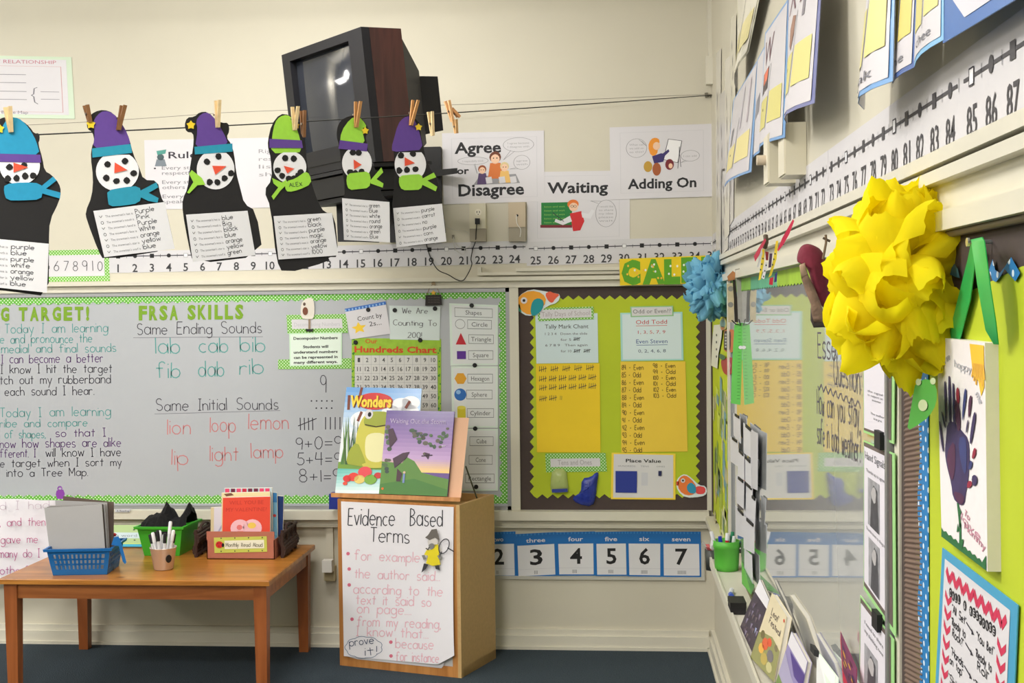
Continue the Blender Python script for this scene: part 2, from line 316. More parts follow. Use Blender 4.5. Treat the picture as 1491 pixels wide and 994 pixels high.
# rails that carry the boards
boxs('trim_1', (-9.6, XR, YB - .05, YB, 1.905, 1.925), (-9.6, XR, YB - .022, YB, 1.885, 1.905), (-9.6, XR, YB - .036, YB, 1.87, 1.885), m=TRIM)
boxs('trim_2', (-9.6, XR - .03, YB - .075, YB, .676, .722), (-9.6, XR - .03, YB - .03, YB, .632, .676), (-9.6, XR - .03, YB - .04, YB, .632, .641), m=TRIM)
boxs('trim_3', (XR - .045, XR, -4, YB - .05, 1.965, 1.985), (XR - .02, XR, -4, YB - .05, 1.895, 1.965), (XR - .04, XR, -4, YB - .05, 1.942, 1.96), (XR - .036, XR, -4, YB - .05, 1.872, 1.9), m=TRIM)
boxs('trim_4', (XR - .05, XR, -4, YB - .075, .676, .701), (XR - .03, XR, -4, YB - .075, .632, .676), m=TRIM)
boxs('trim_5', (PY(744, 600, YB).x, PY(757, 600, YB).x, YB - .03, YB, .722, 1.87), m=TRIM)
boxs('trim_6', (PY(1028.5, 600, YB).x, XR, YB - .03, YB, .722, 1.87), m=TRIM)
p = [PY(1031, 0, 6.4).x, PY(1044, 0, 6.4).x]
boxs('trim_7', (p[0], XR, YB - .06, YB, PY(1037, 122, 6.4).z, CEIL_Z), m=TRIM)
# conduit box below the number line
t = thing('cable_raceway', PY(860, 396, YB), 'cream metal raceway running under the right half of the back number line', 'raceway')
b = MB(); z0 = PY(700, 401, YB).z; z1 = PY(700, 389, YB).z; xa = PY(696, 395, YB).x
b.bx(xa, XR - .05, YB - .03, YB, z0 - .0, z0 + .016, TRIM); b.bx(xa, xa + .02, YB - .03, YB, z0 + .016, z1, TRIM); b.build('channel', t)
b = MB(); b.bx(PY(752, 395, YB).x, XR - .05, YB - .045, YB - .001, z0 + .018, z0 + .034, TRIM); b.build('cover', t)

# ---------------- ceiling lamps (the fixtures around the area lamps)
for i, (lx, ly) in enumerate(LAMPS):
    side = 'row by the television' if lx > -2 else ('middle row' if lx > -6 else 'leftmost row')
    for q in (-1, 1):
        pass
    t = thing('ceiling_lamp', (lx, ly, CEIL_Z), 'white fluorescent ceiling lamp, %s, %s from the whiteboard wall' % (side, ['first', 'second', 'third'][i % 3]), 'lamp', 'ceiling lamps')
    b = MB(); b.bx(lx - .63, lx + .63, ly - .12, ly + .12, LAMP_Z - .04, LAMP_Z + .04, M((232, 232, 228), .4)); b.build('housing', t)
    b = MB()
    for q in (-1, 1): b.bx(lx - .62, lx + .62, ly + q * .145 - .02, ly + q * .145 + .02, LAMP_Z - .035, LAMP_Z + .035, M((255, 248, 236), .4, emit=4))
    b.build('diffuser', t)
    for s in (-.5, .5):
        b = MB(); b.tube([(lx + s, ly, LAMP_Z + .04), (lx + s, ly, CEIL_Z)], .008, ALU, 6); b.build('rod', t)

# ================================================================ WHITEBOARD on the back wall
WBF = M((180, 184, 190), .22, .01, 3, spec=.5, name='whiteboard_enamel')
zt, zb = 1.868, .722
x1 = PY(744, 600, YB).x; x0 = -3.85
t = thing('whiteboard', ((x0 + x1) / 2, YB, zb), 'wide whiteboard with lesson writing and green dotted border on the back wall', 'whiteboard')
b = MB(); b.bx(x0, x1, YB - .018, YB - .001, zb, zt, WBF)
WB = PlY(YB - .018)
def hl(s, x, y, h, m, w, lw=1.15, ang=-.012, fr=WB, al='l'): b.hand(fr, s, x, y, h, m, .0006, w=w, lw=lw, ang=ang, al=al)
TEALM = M((92, 160, 156), .6); BLK = M((62, 60, 70), .6); REDM = M((200, 122, 122), .6)
for s, x, y, h, m, w_ in [("Today I am learning", 7, 485, 14, TEALM, 150), ("e and pronounce the", 0, 500, 13, TEALM, 134), ("medial and final sounds", 2, 514, 13, TEALM, 167),
    ("I can become a better", 2, 529, 13, PURP, 148), ("I know I hit the target", 1, 544, 13, BLK, 162), ("tch out my rubberband", 0, 559.5, 13, BLK, 161), ("each sound I hear.", 7, 576, 13, BLK, 130),
    ("Today I am learning", 0, 607, 14, TEALM, 161), ("ribe and compare", 0, 622, 12, TEALM, 127), ("of shapes,", 7, 638, 12, TEALM, 59), ("so that I", 81, 636, 12, PURP, 73),
    ("now how shapes are alike", 0, 652, 13, PURP, 176), ("fferent. I", 0, 666, 12, PURP, 52), ("will know I have", 67, 665, 13, BLK, 109), ("e target when I sort my", 0, 680, 12, BLK, 177), ("into a Tree Map.", 10, 694, 12, BLK, 118),
    ("Same Ending Sounds", 200, 487, 17, BLK, 181), ("Same Initial Sounds", 228, 598, 17, BLK, 177), ("9", 467, 572, 24, BLK, 8.5), ("9+0=9", 431, 654, 18, BLK, 67), ("5+4=9", 433, 677, 18, BLK, 63), ("8+1=9", 436, 702, 18, BLK, 60)]:
    hl(s, x, y, h, m, w_)
for s, x, y, w_ in [("lab", 227, 515, 35), ("cab", 290, 513, 42), ("bib", 350, 512, 36), ("fib", 228, 550, 34), ("dab", 289, 548, 37), ("rib", 349, 545, 35)]: hl(s, x, y, 23, TEALM, w_, 1.6)
for s, x, y, w_ in [("lion", 244, 632, 33), ("loop", 306, 629, 37), ("lemon", 362, 625, 58), ("lip", 250, 676, 24), ("light", 306, 671, 41), ("lamp", 366, 667, 46)]: hl(s, x, y, 22, REDM, w_, 1.4)
for a in [(194, 491.5, 383, 490), (225, 602.5, 408, 597.5)]: b.line(WB, [a[:2], a[2:]], .8, M((130, 130, 138)), .0006)
for k in range(5): b.ell(WB, 453.5 + k * 7.5, 583.5, 1.2, 1.2, BLK, .0006, 8)
for k in range(4): b.ell(WB, 460.5 + k * 7.5, 594, 1.2, 1.2, BLK, .0006, 8)
for k in range(4): b.line(WB, [(437 + k * 6, 608), (437.5 + k * 6, 626)], 1.3, BLK, .0006)
b.line(WB, [(434, 620), (461, 609)], 1.3, BLK, .0006)
for k in range(4): b.line(WB, [(474 + k * 7, 607), (474 + k * 7, 625)], 1.3, BLK, .0006)
b.build('writing_surface', t)
GL = M((120, 160, 40), .7); b = MB()
def cut_letters(s, x, y, h, pitch, wd):
    for ch in s:
        if ch != ' ':
            q = MB(); q.text(WB, ch, x, y, h, GL, .0016, w=wd * (.38 if ch in 'I!' else 1), bold=.05); q.build('cut_letter', t)
        x += pitch * (.62 if ch in 'I! ' else 1); y -= .15
cut_letters("LEARNING TARGET!", -107, 467.5, 19, 16.3, 12.5); cut_letters("FRSA", 202, 465, 20, 15, 12); cut_letters("SKILLS", 273, 464, 20, 15, 12)
b = MB(); fz = .012
b.bx(x0, x1, YB - .026, YB - .018, zt - .02, zt, ALU); b.bx(x0, x1, YB - .026, YB - .018, zb, zb + .02, ALU); b.bx(x1 - .02, x1, YB - .026, YB - .018, zb, zt, ALU); b.build('aluminium_frame', t)
def scallop(a, c, depth, n, plane, off, mat, parent, side):
    """border strip from pixel a to pixel c, scalloped on the side given by the sign"""
    dx, dy = c[0] - a[0], c[1] - a[1]; L = math.hypot(dx, dy); ux, uy = dx / L, dy / L; nx, ny = -uy * side, ux * side
    inner = []
    for i in range(n):
        for j in range(6):
            s = (i + j / 6) / n * L; d = depth * (.72 + .28 * abs(sin(pi * j / 6))); inner.append((a[0] + ux * s + nx * d, a[1] + uy * s + ny * d))
    inner.append((c[0] + nx * depth * .72, c[1] + ny * depth * .72)); mb = MB(); mb.slab(plane, [a, c] + inner[::-1], mat, off, .0008); return mb.build('border_strip', parent)
for i in range(4):
    xs = -240 + i * 245.5; y_ = lambda x: 432.5 - .0145 * x
    scallop((xs, y_(xs)), (xs + 245.5, y_(xs + 245.5)), 12.5, 17, WB, .0006 + .0003 * (i % 2), GREEND, t, 1)
    yb_ = lambda x: 732.5 + .0005 * x
    scallop((xs, yb_(xs)), (xs + 245.5, yb_(xs + 245.5)), 12.5, 17, WB, .0006 + .0003 * (i % 2), GREEND, t, -1)
scallop((741.5, 422), (743.5, 732.5), 16, 21, WB, .0018, GREEND, t, 1)

# ---- magnets: black discs
def magnet(x, y, lab, r=3.3, off=.0045):
    c = PY(x, y, YB - .018 - off); R = r * c.y / F_PX; b = MB(); R3 = Matrix.Rotation(pi / 2, 3, 'X')
    pts = lambda rr, d: [c + Vector((rr * cos(2 * pi * k / 14), d, rr * sin(2 * pi * k / 14))) for k in range(14)]
    b.grid([pts(R, .004), pts(R, -.003), pts(R * .8, -.005)], BLACK, True, True); b.face(pts(R * .8, -.005), BLACK); b.build('magnet', None, lab, 'magnet', 'round black magnets')
def wsheet(name, px, Y, off, lab, cat='paper', mat=None, draw=None, parent=None, W=1, Hh=1, group=None, th=.0012, n=(0, -1, 0)):
    fr = quadY(px, Y, W, Hh, off); b = MB(); b.slab(fr, [(0, 0), (W, 0), (W, Hh), (0, Hh)], mat or PAPER, 0, th)
    if draw: draw(b, fr, th + .0004)
    return b.build(name, parent, lab, cat, group)
Yw = YB - .018
# decomposing numbers sign
t2 = thing('lesson_sign', PY(465, 530, Yw), 'green bordered sign about decomposing numbers on the whiteboard beside the hundreds chart', 'sign')
wsheet('header_card', mp(zE, [(50, 112), (305, 108), (312, 188), (55, 193)]), Yw, .0015, None, None, GREENDB, lambda b, f, o: (b.rect(f, .08, .24, .92, .74, PAPER, o), b.text(f, "Decomposing Numbers", .12, .62, .22, M((190, 190, 195)), o + .0004, w=.76)), t2)
def d(b, f, o):
    b.rect(f, .02, .04, .98, .97, M((226, 240, 228)), o)
    for s, y in (("Decomposing Numbers", .2), ("Students will", .46), ("understand numbers", .62), ("can be represented in", .78), ("many different ways.", .93)): b.text(f, s, .5, y, .085, INK, o + .0004, w={"Students will": .48}.get(s, .84), bold=.03, al='c')
wsheet('printed_card', mp(zE, [(62, 190), (286, 186), (286, 325), (64, 330)]), Yw, .0025, None, None, M((205, 236, 205), .5), d, t2)
wsheet('green_strip', mp(zE, [(14, 302), (326, 296), (326, 340), (15, 343)]), Yw, .0012, None, None, GREENDB, None, t2)
# decorative clip holding it
def clip_mag():
    f = PlY(Yw); b = MB(); pts = smoothp(mp(zE, [(118, 52), (150, 36), (166, 48), (170, 90), (166, 130), (138, 130), (112, 126), (110, 80)]), 1)
    b.slab(f, pts, M((226, 220, 208), .5), .004, .006); o = b.build('clip_magnet', None, 'cream figure shaped magnet clip with a brown spot above the decomposing numbers sign', 'clip')
    b = MB(); b.slab(f, ellp(*zE(130, 96), 4, 6, 12), M((120, 70, 50)), .0101, .0015); b.build('spot', o)
    b = MB(); b.slab(f, ellp(*zE(126, 66), 2, 2.5, 10), M((90, 70, 60)), .0101, .001); b.build('face_patch', o)
    b = MB(); b.slab(f, mp(zE, [(130, 172), (165, 172), (160, 182), (134, 182)]), BLACK, .004, .006); b.slab(f, mp(zE, [(143, 130), (152, 130), (152, 172), (143, 172)]), M((150, 130, 110)), .004, .003); b.build('clip_jaw', o)
clip_mag()
# count by 2s
def d(b, f, o):
    b.rect(f, 0, 0, 1, .1, M((60, 110, 190)), o)
    for k in range(12): b.rect(f, k / 12, .03, k / 12 + .035, .09, M((150, 190, 230)), o + .0003)
    b.text(f, "Count by", .26, .46, .15, INK, o, w=.6); b.text(f, "2s...", .52, .68, .15, INK, o, w=.3)
    b.poly(f, starp(.26, .68, .19), M((244, 205, 60)), o)
wsheet('count_by_card', mp(zE, [(298, 86), (472, 54), (493, 192), (322, 216)]), Yw, .004, 'tilted white card with blue top edge and yellow star reading Count by 2s', 'card', PAPER, d)
def d(b, f, o):
    for s, y, w_ in (("We Are", .22, .5), ("Counting To", .58, .86), ("200!", .94, .28)): b.hand(f, s, .5, y, .16, M((95, 95, 100)), o, w=w_, lw=.014, al='c')
wsheet('counting_card', mp(zE, [(488, 72), (705, 76), (702, 220), (490, 216)]), Yw, .003, 'pale laminated card hand-lettered We Are Counting To 200 above the hundreds chart', 'card', M((208, 220, 218), .4), d)
magnet(*zE(398, 90), 'small black magnet at the top of the Count by 2s card'); magnet(*zE(511, 92), 'black magnet at the left top corner of the We Are Counting card')
magnet(*zE(682, 85), 'black magnet at the right top corner of the We Are Counting card'); magnet(*zE(344, 229), 'black magnet on the left corner of the hundreds chart'); magnet(*zE(619, 219), 'black magnet on the top edge of the hundreds chart')
# hanging sign magnet
t2 = thing('hanging_sign', PY(*zE(675, 40), Yw - .01), 'small black hanging sign with a gold star on top above the counting card', 'sign'); f = PlY(Yw)
b = MB(); b.slab(f, mp(zE, [(642, 28), (708, 26), (712, 70), (640, 73)]), M((35, 30, 30), .4), .006, .006)
for k in range(3): b.text(f, "we are learning", *zE(652, 40 + k * 10), 2.2, M((110, 100, 95)), .0125, w=17)
b.build('plaque', t2); b = MB(); b.slab(f, starp(*zE(675, 18), 4.2), M((225, 175, 60), .4), .008, .004); b.build('star', t2)
b = MB(); b.tube([f.at(*zE(646, 28), .009), f.at(*zE(660, -5), .009), f.at(*zE(675, -22), .009), f.at(*zE(690, -5), .009), f.at(*zE(704, 28), .009)], .0015, M((150, 110, 80)), 5); b.slab(f, ellp(*zE(675, -22), 3, 2.4, 8), M((170, 150, 120)), .006, .008); b.build('hanger', t2)
# hundreds chart
t2 = thing('hundreds_chart', PY(*zE(520, 450), Yw), 'green hundreds chart poster with red title behind the books on the cart', 'poster')
def d(b, f, o):
    b.text(f, "Our", .15, .045, .04, M((200, 110, 40)), o, w=.14, bold=.03); b.text(f, "Hundreds Chart", .03, .125, .055, M((205, 75, 35)), o, w=.92, bold=.035)
    for k in range(60): b.ell(f, random.choice((random.uniform(.005, .04), random.uniform(.96, .995))), random.uniform(0, 1), .008, .008, M((60, 140, 40)), o, 6)
wsheet('backing', mp(zE, [(328, 210), (708, 214), (708, 690), (328, 690)]), Yw, .0012, None, None, M((150, 190, 55), .6, .12, 30), d, t2, group=None)
def d(b, f, o):
    for i in range(11): b.line(f, [(i, 0), (i, 10)], .03, M((170, 170, 175)), o); b.line(f, [(0, i), (10, i)], .03, M((170, 170, 175)), o)
    for r in range(10):
        for c in range(10): b.text(f, str(r * 10 + c + 1), c + .5, r + .74, .5, M((70, 70, 72)), o + .0003, al='c', w=(.3 if r * 10 + c + 1 == 1 else None), bold=.01)
wsheet('number_grid', mp(zE, [(341, 284), (692, 284), (695, 668), (341, 668)]), Yw, .0028, None, None, M((212, 212, 210)), d, t2, W=10, Hh=10)
# shapes posters
BLUEB = M((45, 110, 190), .4); LAMW = M((222, 236, 228), .35)
def shp(px, rows, lab):
    def d(b, f, o):
        b.rect(f, .05, .03, .95, .97, M((226, 230, 232)), o)
        for kind, s, x, y, w_ in rows:
            b.frame(f, x - w_ / 2, y - .075, x + w_ / 2, y + .075, .008, M((110, 115, 118)), o + .0003); b.text(f, s, x, y + .035, .075, M((85, 88, 92)), o + .0003, al='c', w=min(w_ * .8, .055 * len(s)))
            c = {'circle': lambda: b.ring(f, .22, y, .1, .075, .008, M((120, 120, 125)), o + .0003), 'tri': lambda: b.poly(f, [(.23, y - .1), (.34, y + .09), (.12, y + .09)], M((200, 45, 60)), o + .0003),
                 'sq': lambda: b.rect(f, .14, y - .065, .33, y + .065, M((95, 50, 150)), o + .0003), 'hex': lambda: b.poly(f, ellp(.2, y, .13, .1, 6), M((228, 165, 50)), o + .0003),
                 'sph': lambda: (b.ell(f, .19, y, .13, .1, BLUEB, o + .0003), b.ell(f, .15, y - .04, .05, .035, M((150, 195, 240)), o + .0005)), 'cyl': lambda: (b.rect(f, .12, y - .09, .3, y + .09, M((214, 200, 50)), o + .0003), b.ell(f, .21, y - .09, .09, .03, M((228, 216, 90)), o + .0005))}.get(kind)
            if c: c()
    return wsheet('shapes_poster', mp(zE, px), Yw, .0014 + .0006 * len(rows) % .002, lab, 'poster', LAMW, d)
shp([(742, 62), (950, 70), (950, 326), (748, 328)], [('', 'Shapes', .5, .14, .78), ('circle', 'Circle', .62, .33, .5), ('tri', 'Triangle', .65, .57, .52), ('sq', 'Square', .64, .83, .52)], 'laminated shapes poster with a red triangle, topmost of three by the border')
shp([(750, 330), (950, 330), (950, 592), (755, 592)], [('hex', 'Hexagon', .62, .2, .54), ('sph', 'Sphere', .6, .46, .56), ('cyl', 'Cylinder', .62, .76, .58)], 'laminated shapes poster with a blue sphere, middle of three by the border')
shp([(755, 596), (950, 596), (950, 860), (758, 860)], [('', 'Cube', .64, .2, .52), ('', 'Cone', .62, .5, .52), ('', 'Rectangle', .6, .8, .64)], 'laminated shapes poster reading Cube, Cone and Rectangle, lowest of three')
for q, s in (((838, 72), 'black magnet at the top of the poster reading Shapes'), ((851, 326), 'black magnet between the triangle poster and the sphere poster'), ((853, 595), 'black magnet between the sphere poster and the cone poster'), ((857, 843), 'black magnet at the foot of the rectangle poster')): magnet(*zE(*q), s)

# ================================================================ DARK PINBOARD right of it
t = thing('pinboard', PY(893, 736, YB), 'brown pinboard covered with zigzag-edged lime paper on the back wall', 'pinboard')
b = MB(); xa = PY(757, 600, YB).x; xb = PY(1028.5, 600, YB).x; b.bx(xa, xb, YB - .012, YB - .001, .722, 1.87, BROWNP); b.build('brown_backing', t)
def zig(x0, y0, x1, y1, nx, ny, a):
    P = []
    for i in range(nx): P += [(x0 + (x1 - x0) * i / nx, y0 + a), (x0 + (x1 - x0) * (i + .5) / nx, y0 - a)]
    for i in range(ny): P += [(x1 - a, y0 + (y1 - y0) * i / ny), (x1 + a, y0 + (y1 - y0) * (i + .5) / ny)]
    for i in range(nx): P += [(x1 - (x1 - x0) * i / nx, y1 - a), (x1 - (x1 - x0) * (i + .5) / nx, y1 + a)]
    for i in range(ny): P += [(x0 + a, y1 - (y1 - y0) * i / ny), (x0 - a, y1 - (y1 - y0) * (i + .5) / ny)]
    return P
PB = PlY(YB - .012); b = MB(); b.slab(PB, [(x, y - (x - 890) * .004) for x, y in zig(774.5, 433, 1016, 722, 16, 20, 3)], LIME, .0005, .001); b.build('zigzag_paper', t)
Yp = YB - .0145
def bird(px, lab, body, wing, tail, eye, beak, name='paper_bird'):
    f = PlY(Yp); b = MB(); b.slab(f, smoothp(px['outline'], 1), M((225, 235, 238)), .003, .0015); o = b.build(name, None, lab, 'bird cutout')
    for k, c in (('body', body), ('tail', tail), ('wing', wing), ('beak', beak)):
        b = MB(); b.slab(f, smoothp(px[k], 1) if k != 'beak' else px[k], M(c), .0046 + (.001 if k != 'tail' else 0) + (.001 if k == 'wing' else 0), .001); b.build(k, o)
    b = MB(); b.slab(f, ellp(*px['eye'], px['er'], px['er'], 14), PAPER, .0068, .0008); b.ell(f, *px['eye'], px['er'] * .45, px['er'] * .45, INK, .0078, 10); b.build('eye', o)
bird(dict(outline=mp(zF, [(18, 215), (38, 175), (80, 150), (130, 158), (165, 165), (190, 170), (180, 200), (140, 212), (110, 240), (70, 250), (40, 232)]), body=mp(zF, [(30, 200), (42, 172), (80, 155), (125, 165), (140, 195), (110, 235), (75, 246), (45, 228)]), tail=mp(zF, [(132, 168), (150, 158), (163, 165), (188, 170), (170, 186), (160, 202), (145, 195)]),
     wing=mp(zF, [(80, 225), (88, 192), (110, 182), (130, 195), (124, 225), (102, 245), (84, 248)]), beak=mp(zF, [(24, 208), (42, 206), (48, 236), (30, 226)]), eye=zF(57, 192), er=4.8), 'orange paper bird with teal wing at the upper left corner of the pinboard', (240, 165, 50), (30, 150, 160), (235, 100, 70), None, (60, 140, 120))
bird(dict(outline=mp(zF, [(606, 850), (618, 828), (640, 818), (665, 835), (690, 860), (715, 862), (720, 890), (700, 902), (640, 906), (612, 880)]), body=mp(zF, [(612, 850), (622, 830), (640, 823), (662, 838), (682, 865), (675, 892), (645, 898), (618, 880)]), tail=mp(zF, [(676, 868), (690, 862), (714, 868), (712, 890), (690, 893), (678, 888)]),
     wing=mp(zF, [(645, 862), (660, 848), (678, 862), (680, 888), (660, 890), (648, 880)]), beak=mp(zF, [(608, 846), (618, 846), (616, 862), (608, 860)]), eye=zF(632, 843), er=3.3), 'small orange paper bird at the lower right corner of the pinboard', (235, 125, 60), (50, 150, 190), (230, 80, 80), None, (220, 80, 60))
BLUEW = M((208, 226, 232), .4)
def d(b, f, o):
    b.text(f, "Tally Mark Chant", .5, .3, .085, INK, o, al='c', w=.7)
    for i, (a, y) in enumerate((("1 2 3 4   Down the slide", .43), ("for 5", .55), ("6 7 8 9   Then again", .66), ("for 10", .78))): b.text(f, a, .15 if i % 2 == 0 else .4, y, .05, M((80, 80, 90)), o, w=.68 if i % 2 == 0 else .17)
    for x, y in ((.62, .55), (.62, .79), (.78, .79)):
        for k in range(4): b.line(f, [(x + k * .025, y - .07), (x + k * .025, y)], .01, INK, o)
        b.line(f, [(x - .02, y - .01), (x + .1, y - .06)], .01, INK, o)
wsheet('chant_sheet', mp(zF, [(98, 240), (323, 238), (326, 417), (102, 420)]), Yp, .001, 'pale blue laminated tally mark chant sheet at the left of the pinboard', 'paper', BLUEW, d)
wsheet('tally_label', mp(zF, [(106, 220), (308, 214), (310, 260), (108, 267)]), Yp, .003, 'green dotted label reading Tally Days of School', 'label card', GREENDB, lambda b, f, o: (b.rect(f, .04, .14, .96, .82, PAPER, o), b.text(f, "Tally Days of School", .5, .66, .38, M((175, 165, 170)), o + .0003, al='c', w=.86)))
def d(b, f, o):
    b.rect(f, .03, .03, .97, .97, M((214, 230, 236)), o)
    for s, y, c, u in (("Odd Todd", .24, (200, 60, 60), 1), ("1, 3, 5, 7, 9", .44, (190, 70, 80), 0), ("Even Steven", .64, (50, 80, 150), 1), ("0, 2, 4, 6, 8", .83, (60, 80, 110), 0)):
        w_ = .5 if u else .44; b.text(f, s, .5, y, .09 if u else .07, M(c), o + .0003, al='c', w=w_)
        if u: b.rect(f, .5 - w_ / 2, y + .03, .5 + w_ / 2, y + .04, M(c), o + .0003)
wsheet('odd_even_sheet', mp(zF, [(405, 237), (630, 233), (634, 408), (408, 411)]), Yp, .001, 'pale blue sheet reading Odd Todd and Even Steven on the pinboard', 'paper', M((170, 220, 215), .4), d)
wsheet('odd_even_label', mp(zF, [(441, 214), (596, 211), (598, 248), (443, 252)]), Yp, .003, 'small white label with green edge reading Odd or Even', 'label card', M((150, 200, 150)), lambda b, f, o: (b.rect(f, .03, .1, .97, .9, PAPER, o), b.text(f, "Odd or Even??", .5, .68, .42, M((110, 110, 115)), o + .0003, al='c', w=.88)))
def tally(b, f, x, y, s, o, n=5):
    for k in range(min(n, 4)): b.line(f, [(x + k * s * .36, y - s * random.uniform(.32, .42)), (x + k * s * .36 - s * .06, y + s * random.uniform(.32, .42))], s * .085, MARK, o)
    if n == 5: b.line(f, [(x - s * .15, y + s * .2), (x + s * 1.3, y - s * .12)], s * .085, MARK, o)
def d(b, f, o):
    for r, (y, n) in enumerate(((.06, 5), (.17, 6), (.27, 6), (.39, 2))):
        for k in range(n): tally(b, f, .06 + k * (.185 if n == 5 else .155), y - .003 * k, .085, o)
    tally(b, f, .38, .385, .06, o, 2)
wsheet('tally_sheet', mp(zF, [(100, 421), (331, 419), (334, 741), (104, 741)]), Yp, .0012, 'yellow sheet with rows of black tally marks at the left of the pinboard', 'paper', YELLOWP, d, W=1, Hh=1)
def d(b, f, o):
    L = M((120, 95, 40)); n = ['84 - Even', '85 - Odd', '86 - Even', '87 - Odd', '88 - Even', '89 - Odd', '90 - Even', '91 - Odd', '92 - Even', '93 - Odd', '94 - Even', '95 - Odd']
    for i, s in enumerate(n): b.hand(f, s, .02, .09 + i * .083, .052, L, o, w=.33 if 'E' in s else .29, lw=.009)
    for i, s in enumerate(['98 - Even', '99 - Odd', '100 - Even', '101 - Odd', '102 - Even', '103 - Odd']): b.hand(f, s, .5, .07 + i * .066, .045, L, o, w=.34, lw=.009)
wsheet('odd_even_list', mp(zF, [(406, 413), (641, 412), (649, 738), (409, 741)]), Yp, .0012, 'yellow sheet listing numbers as odd or even at the right of the pinboard', 'paper', M((238, 202, 70), .65, .02, 6), d)
wsheet('tens_label', mp(zF, [(134, 745), (352, 743), (357, 810), (137, 813)]), Yp, .001, 'green dotted label reading Tens and Ones', 'label card', GREENDB, lambda b, f, o: (b.rect(f, .08, .28, .9, .72, PAPER, o), b.text(f, "Tens and Ones", .48, .62, .28, M((165, 160, 165)), o + .0003, al='c', w=.56)))
def d(b, f, o):
    b.rect(f, .035, .03, .965, .965, PAPER, o); b.text(f, "Place Value", .5, .2, .075, INK, o + .0003, al='c', w=.55, bold=.02)
    for s, x in (("HUNDREDS", .24), ("TENS", .52), ("ONES", .77)): b.text(f, s, x, .3, .035, M((150, 150, 160)), o + .0003, al='c', w=.27 if s[0] == 'H' else .13)
    b.rect(f, .47, .42, .57, .7, M((205, 205, 215)), o + .0003)
t2 = wsheet('place_value_mat', mp(zF, [(374, 742), (605, 746), (605, 912), (371, 910)]), Yp, .0012, 'white place value mat with yellow border and a blue square on it', 'poster', M((246, 214, 70)), d)
wsheet('blue_square', mp(zF, [(388, 808), (466, 809), (465, 887), (388, 886)]), Yp, .0034, 'flat blue hundreds square stuck on the place value mat', 'counting block', M((45, 60, 150), .4), None, th=.003)
wsheet('ones_block', mp(zF, [(543, 808), (555, 808), (554, 826), (543, 826)]), Yp, .0034, 'tiny dark ones block stuck on the place value mat', 'counting block', M((40, 45, 90), .4), None, th=.004)
# bags of counters
def bag(px, mat, lab, inner=None, tape=None):
    f = PlY(Yp); P = smoothp(mp(zF, px), 1); cx = sum(p[0] for p in P) / len(P); cy = sum(p[1] for p in P) / len(P)
    b = MB(); rings = [[f.at(cx + (x - cx) * k, cy + (y - cy) * k, o + (random.uniform(-.002, .002) if k < 1 else 0)) for x, y in P] for k, o in ((1, .003), (.96, .012), (.75, .022), (.4, .027), (.05, .028))]
    b.grid(rings, mat, True, True); b.face(rings[0][::-1], mat); o = b.build('counter_bag', None, lab, 'plastic bag')
    if inner:
        for p_ in inner: b = MB(); b.slab(f, mp(zF, p_), M((50, 65, 150), .4), .028, .004); b.build('rod_bundle', o)
    return o
bag([(228, 905), (262, 890), (266, 835), (300, 830), (318, 812), (328, 815), (322, 850), (318, 900), (305, 938), (250, 928)], M((42, 58, 150), .25, .2, 40, .5), 'lumpy blue bag of counting rods hanging below the tally sheet')
bag([(160, 800), (210, 800), (216, 850), (220, 885), (155, 890), (152, 850)], M((190, 205, 130), .15, .06, 30, .4, alpha=.75), 'clear bag of blue rods below the Tens and Ones label', [[(158, 874), (214, 872), (215, 884), (158, 887)]])

# ---- CALENDAR sign strip
CY = M((238, 208, 30), .6)
def d(b, f, o):
    G = M((96, 165, 40), .7)
    for ch, x, y, a in (('C', .02, .9, .05), ('A', .24, .9, -.05), ('L', .47, .92, .12), ('E', .65, .88, -.05), ('N', .86, .88, 0)):
        b.text(f, ch, x, y, .8, G, o, w={'A': .24, 'N': .14, 'L': .17, 'E': .17}.get(ch, .2), bold=.085, ang=0)
    for k in range(26): b.ell(f, random.uniform(.05, .95), random.uniform(.2, .8), .011, .045, random.choice((M((240, 245, 235)), M((240, 190, 60)))), o + .0003, 8)
wsheet('calendar_sign', mp(zF, [(402, 42), (746, 28), (746, 128), (404, 138)]), YB - .052, .001, 'yellow sign with green dotted capital letters over the top corner of the pinboard', 'sign', CY, d, th=.003)

# ================================================================ number line on the back wall
def nline(px, nums, axis, lab, gap=17, sq0=0):
    fr = PlY(YB); t = MB(); (xa, ya), (xb, yb) = axis; yy = lambda x: ya + (yb - ya) * (x - xa) / (xb - xa)
    t.slab(fr, px, M((208, 207, 211), .5), .0008 + .0006 * sq0, .0012); o = .0026 + .0006 * sq0
    t.line(fr, [(xa + 2, yy(xa + 2)), (xb - 3, yy(xb - 3))], 1.3, MARK, o)
    for n, x in nums:
        y = yy(x); t.text(fr, str(n), x, y + gap + 6, 12, M((60, 60, 64)), o, al='c', w=None, ang=-.01, bold=.014)
        if n % 5 == 0: t.rect(fr, x - 3, y - 3, x + 3, y + 3, M((235, 235, 238)), o + .0003); t.frame(fr, x - 3, y - 3, x + 3, y + 3, .6, GRAYLINE, o + .0006)
        elif n % 2: t.rect(fr, x - 3, y - 3, x + 3, y + 3, INK, o + .0003)
        else: t.ell(fr, x, y, 3, 3, INK, o + .0003, 12)
        t.line(fr, [(x + 12.3, y - 2.5), (x + 12.3, y + 2.5)], .6, MARK, o)
    return t.build('number_strip', None, lab, 'number line', None)
nline([(159, 366), (476, 360), (477, 391), (159, 397.5)], [(n, 172 + 24.6 * (n - 1)) for n in range(1, 13)], ((160, 373.4), (476, 367.5)), 'white number strip 1 to 12 on the back wall behind the paper snowmen')
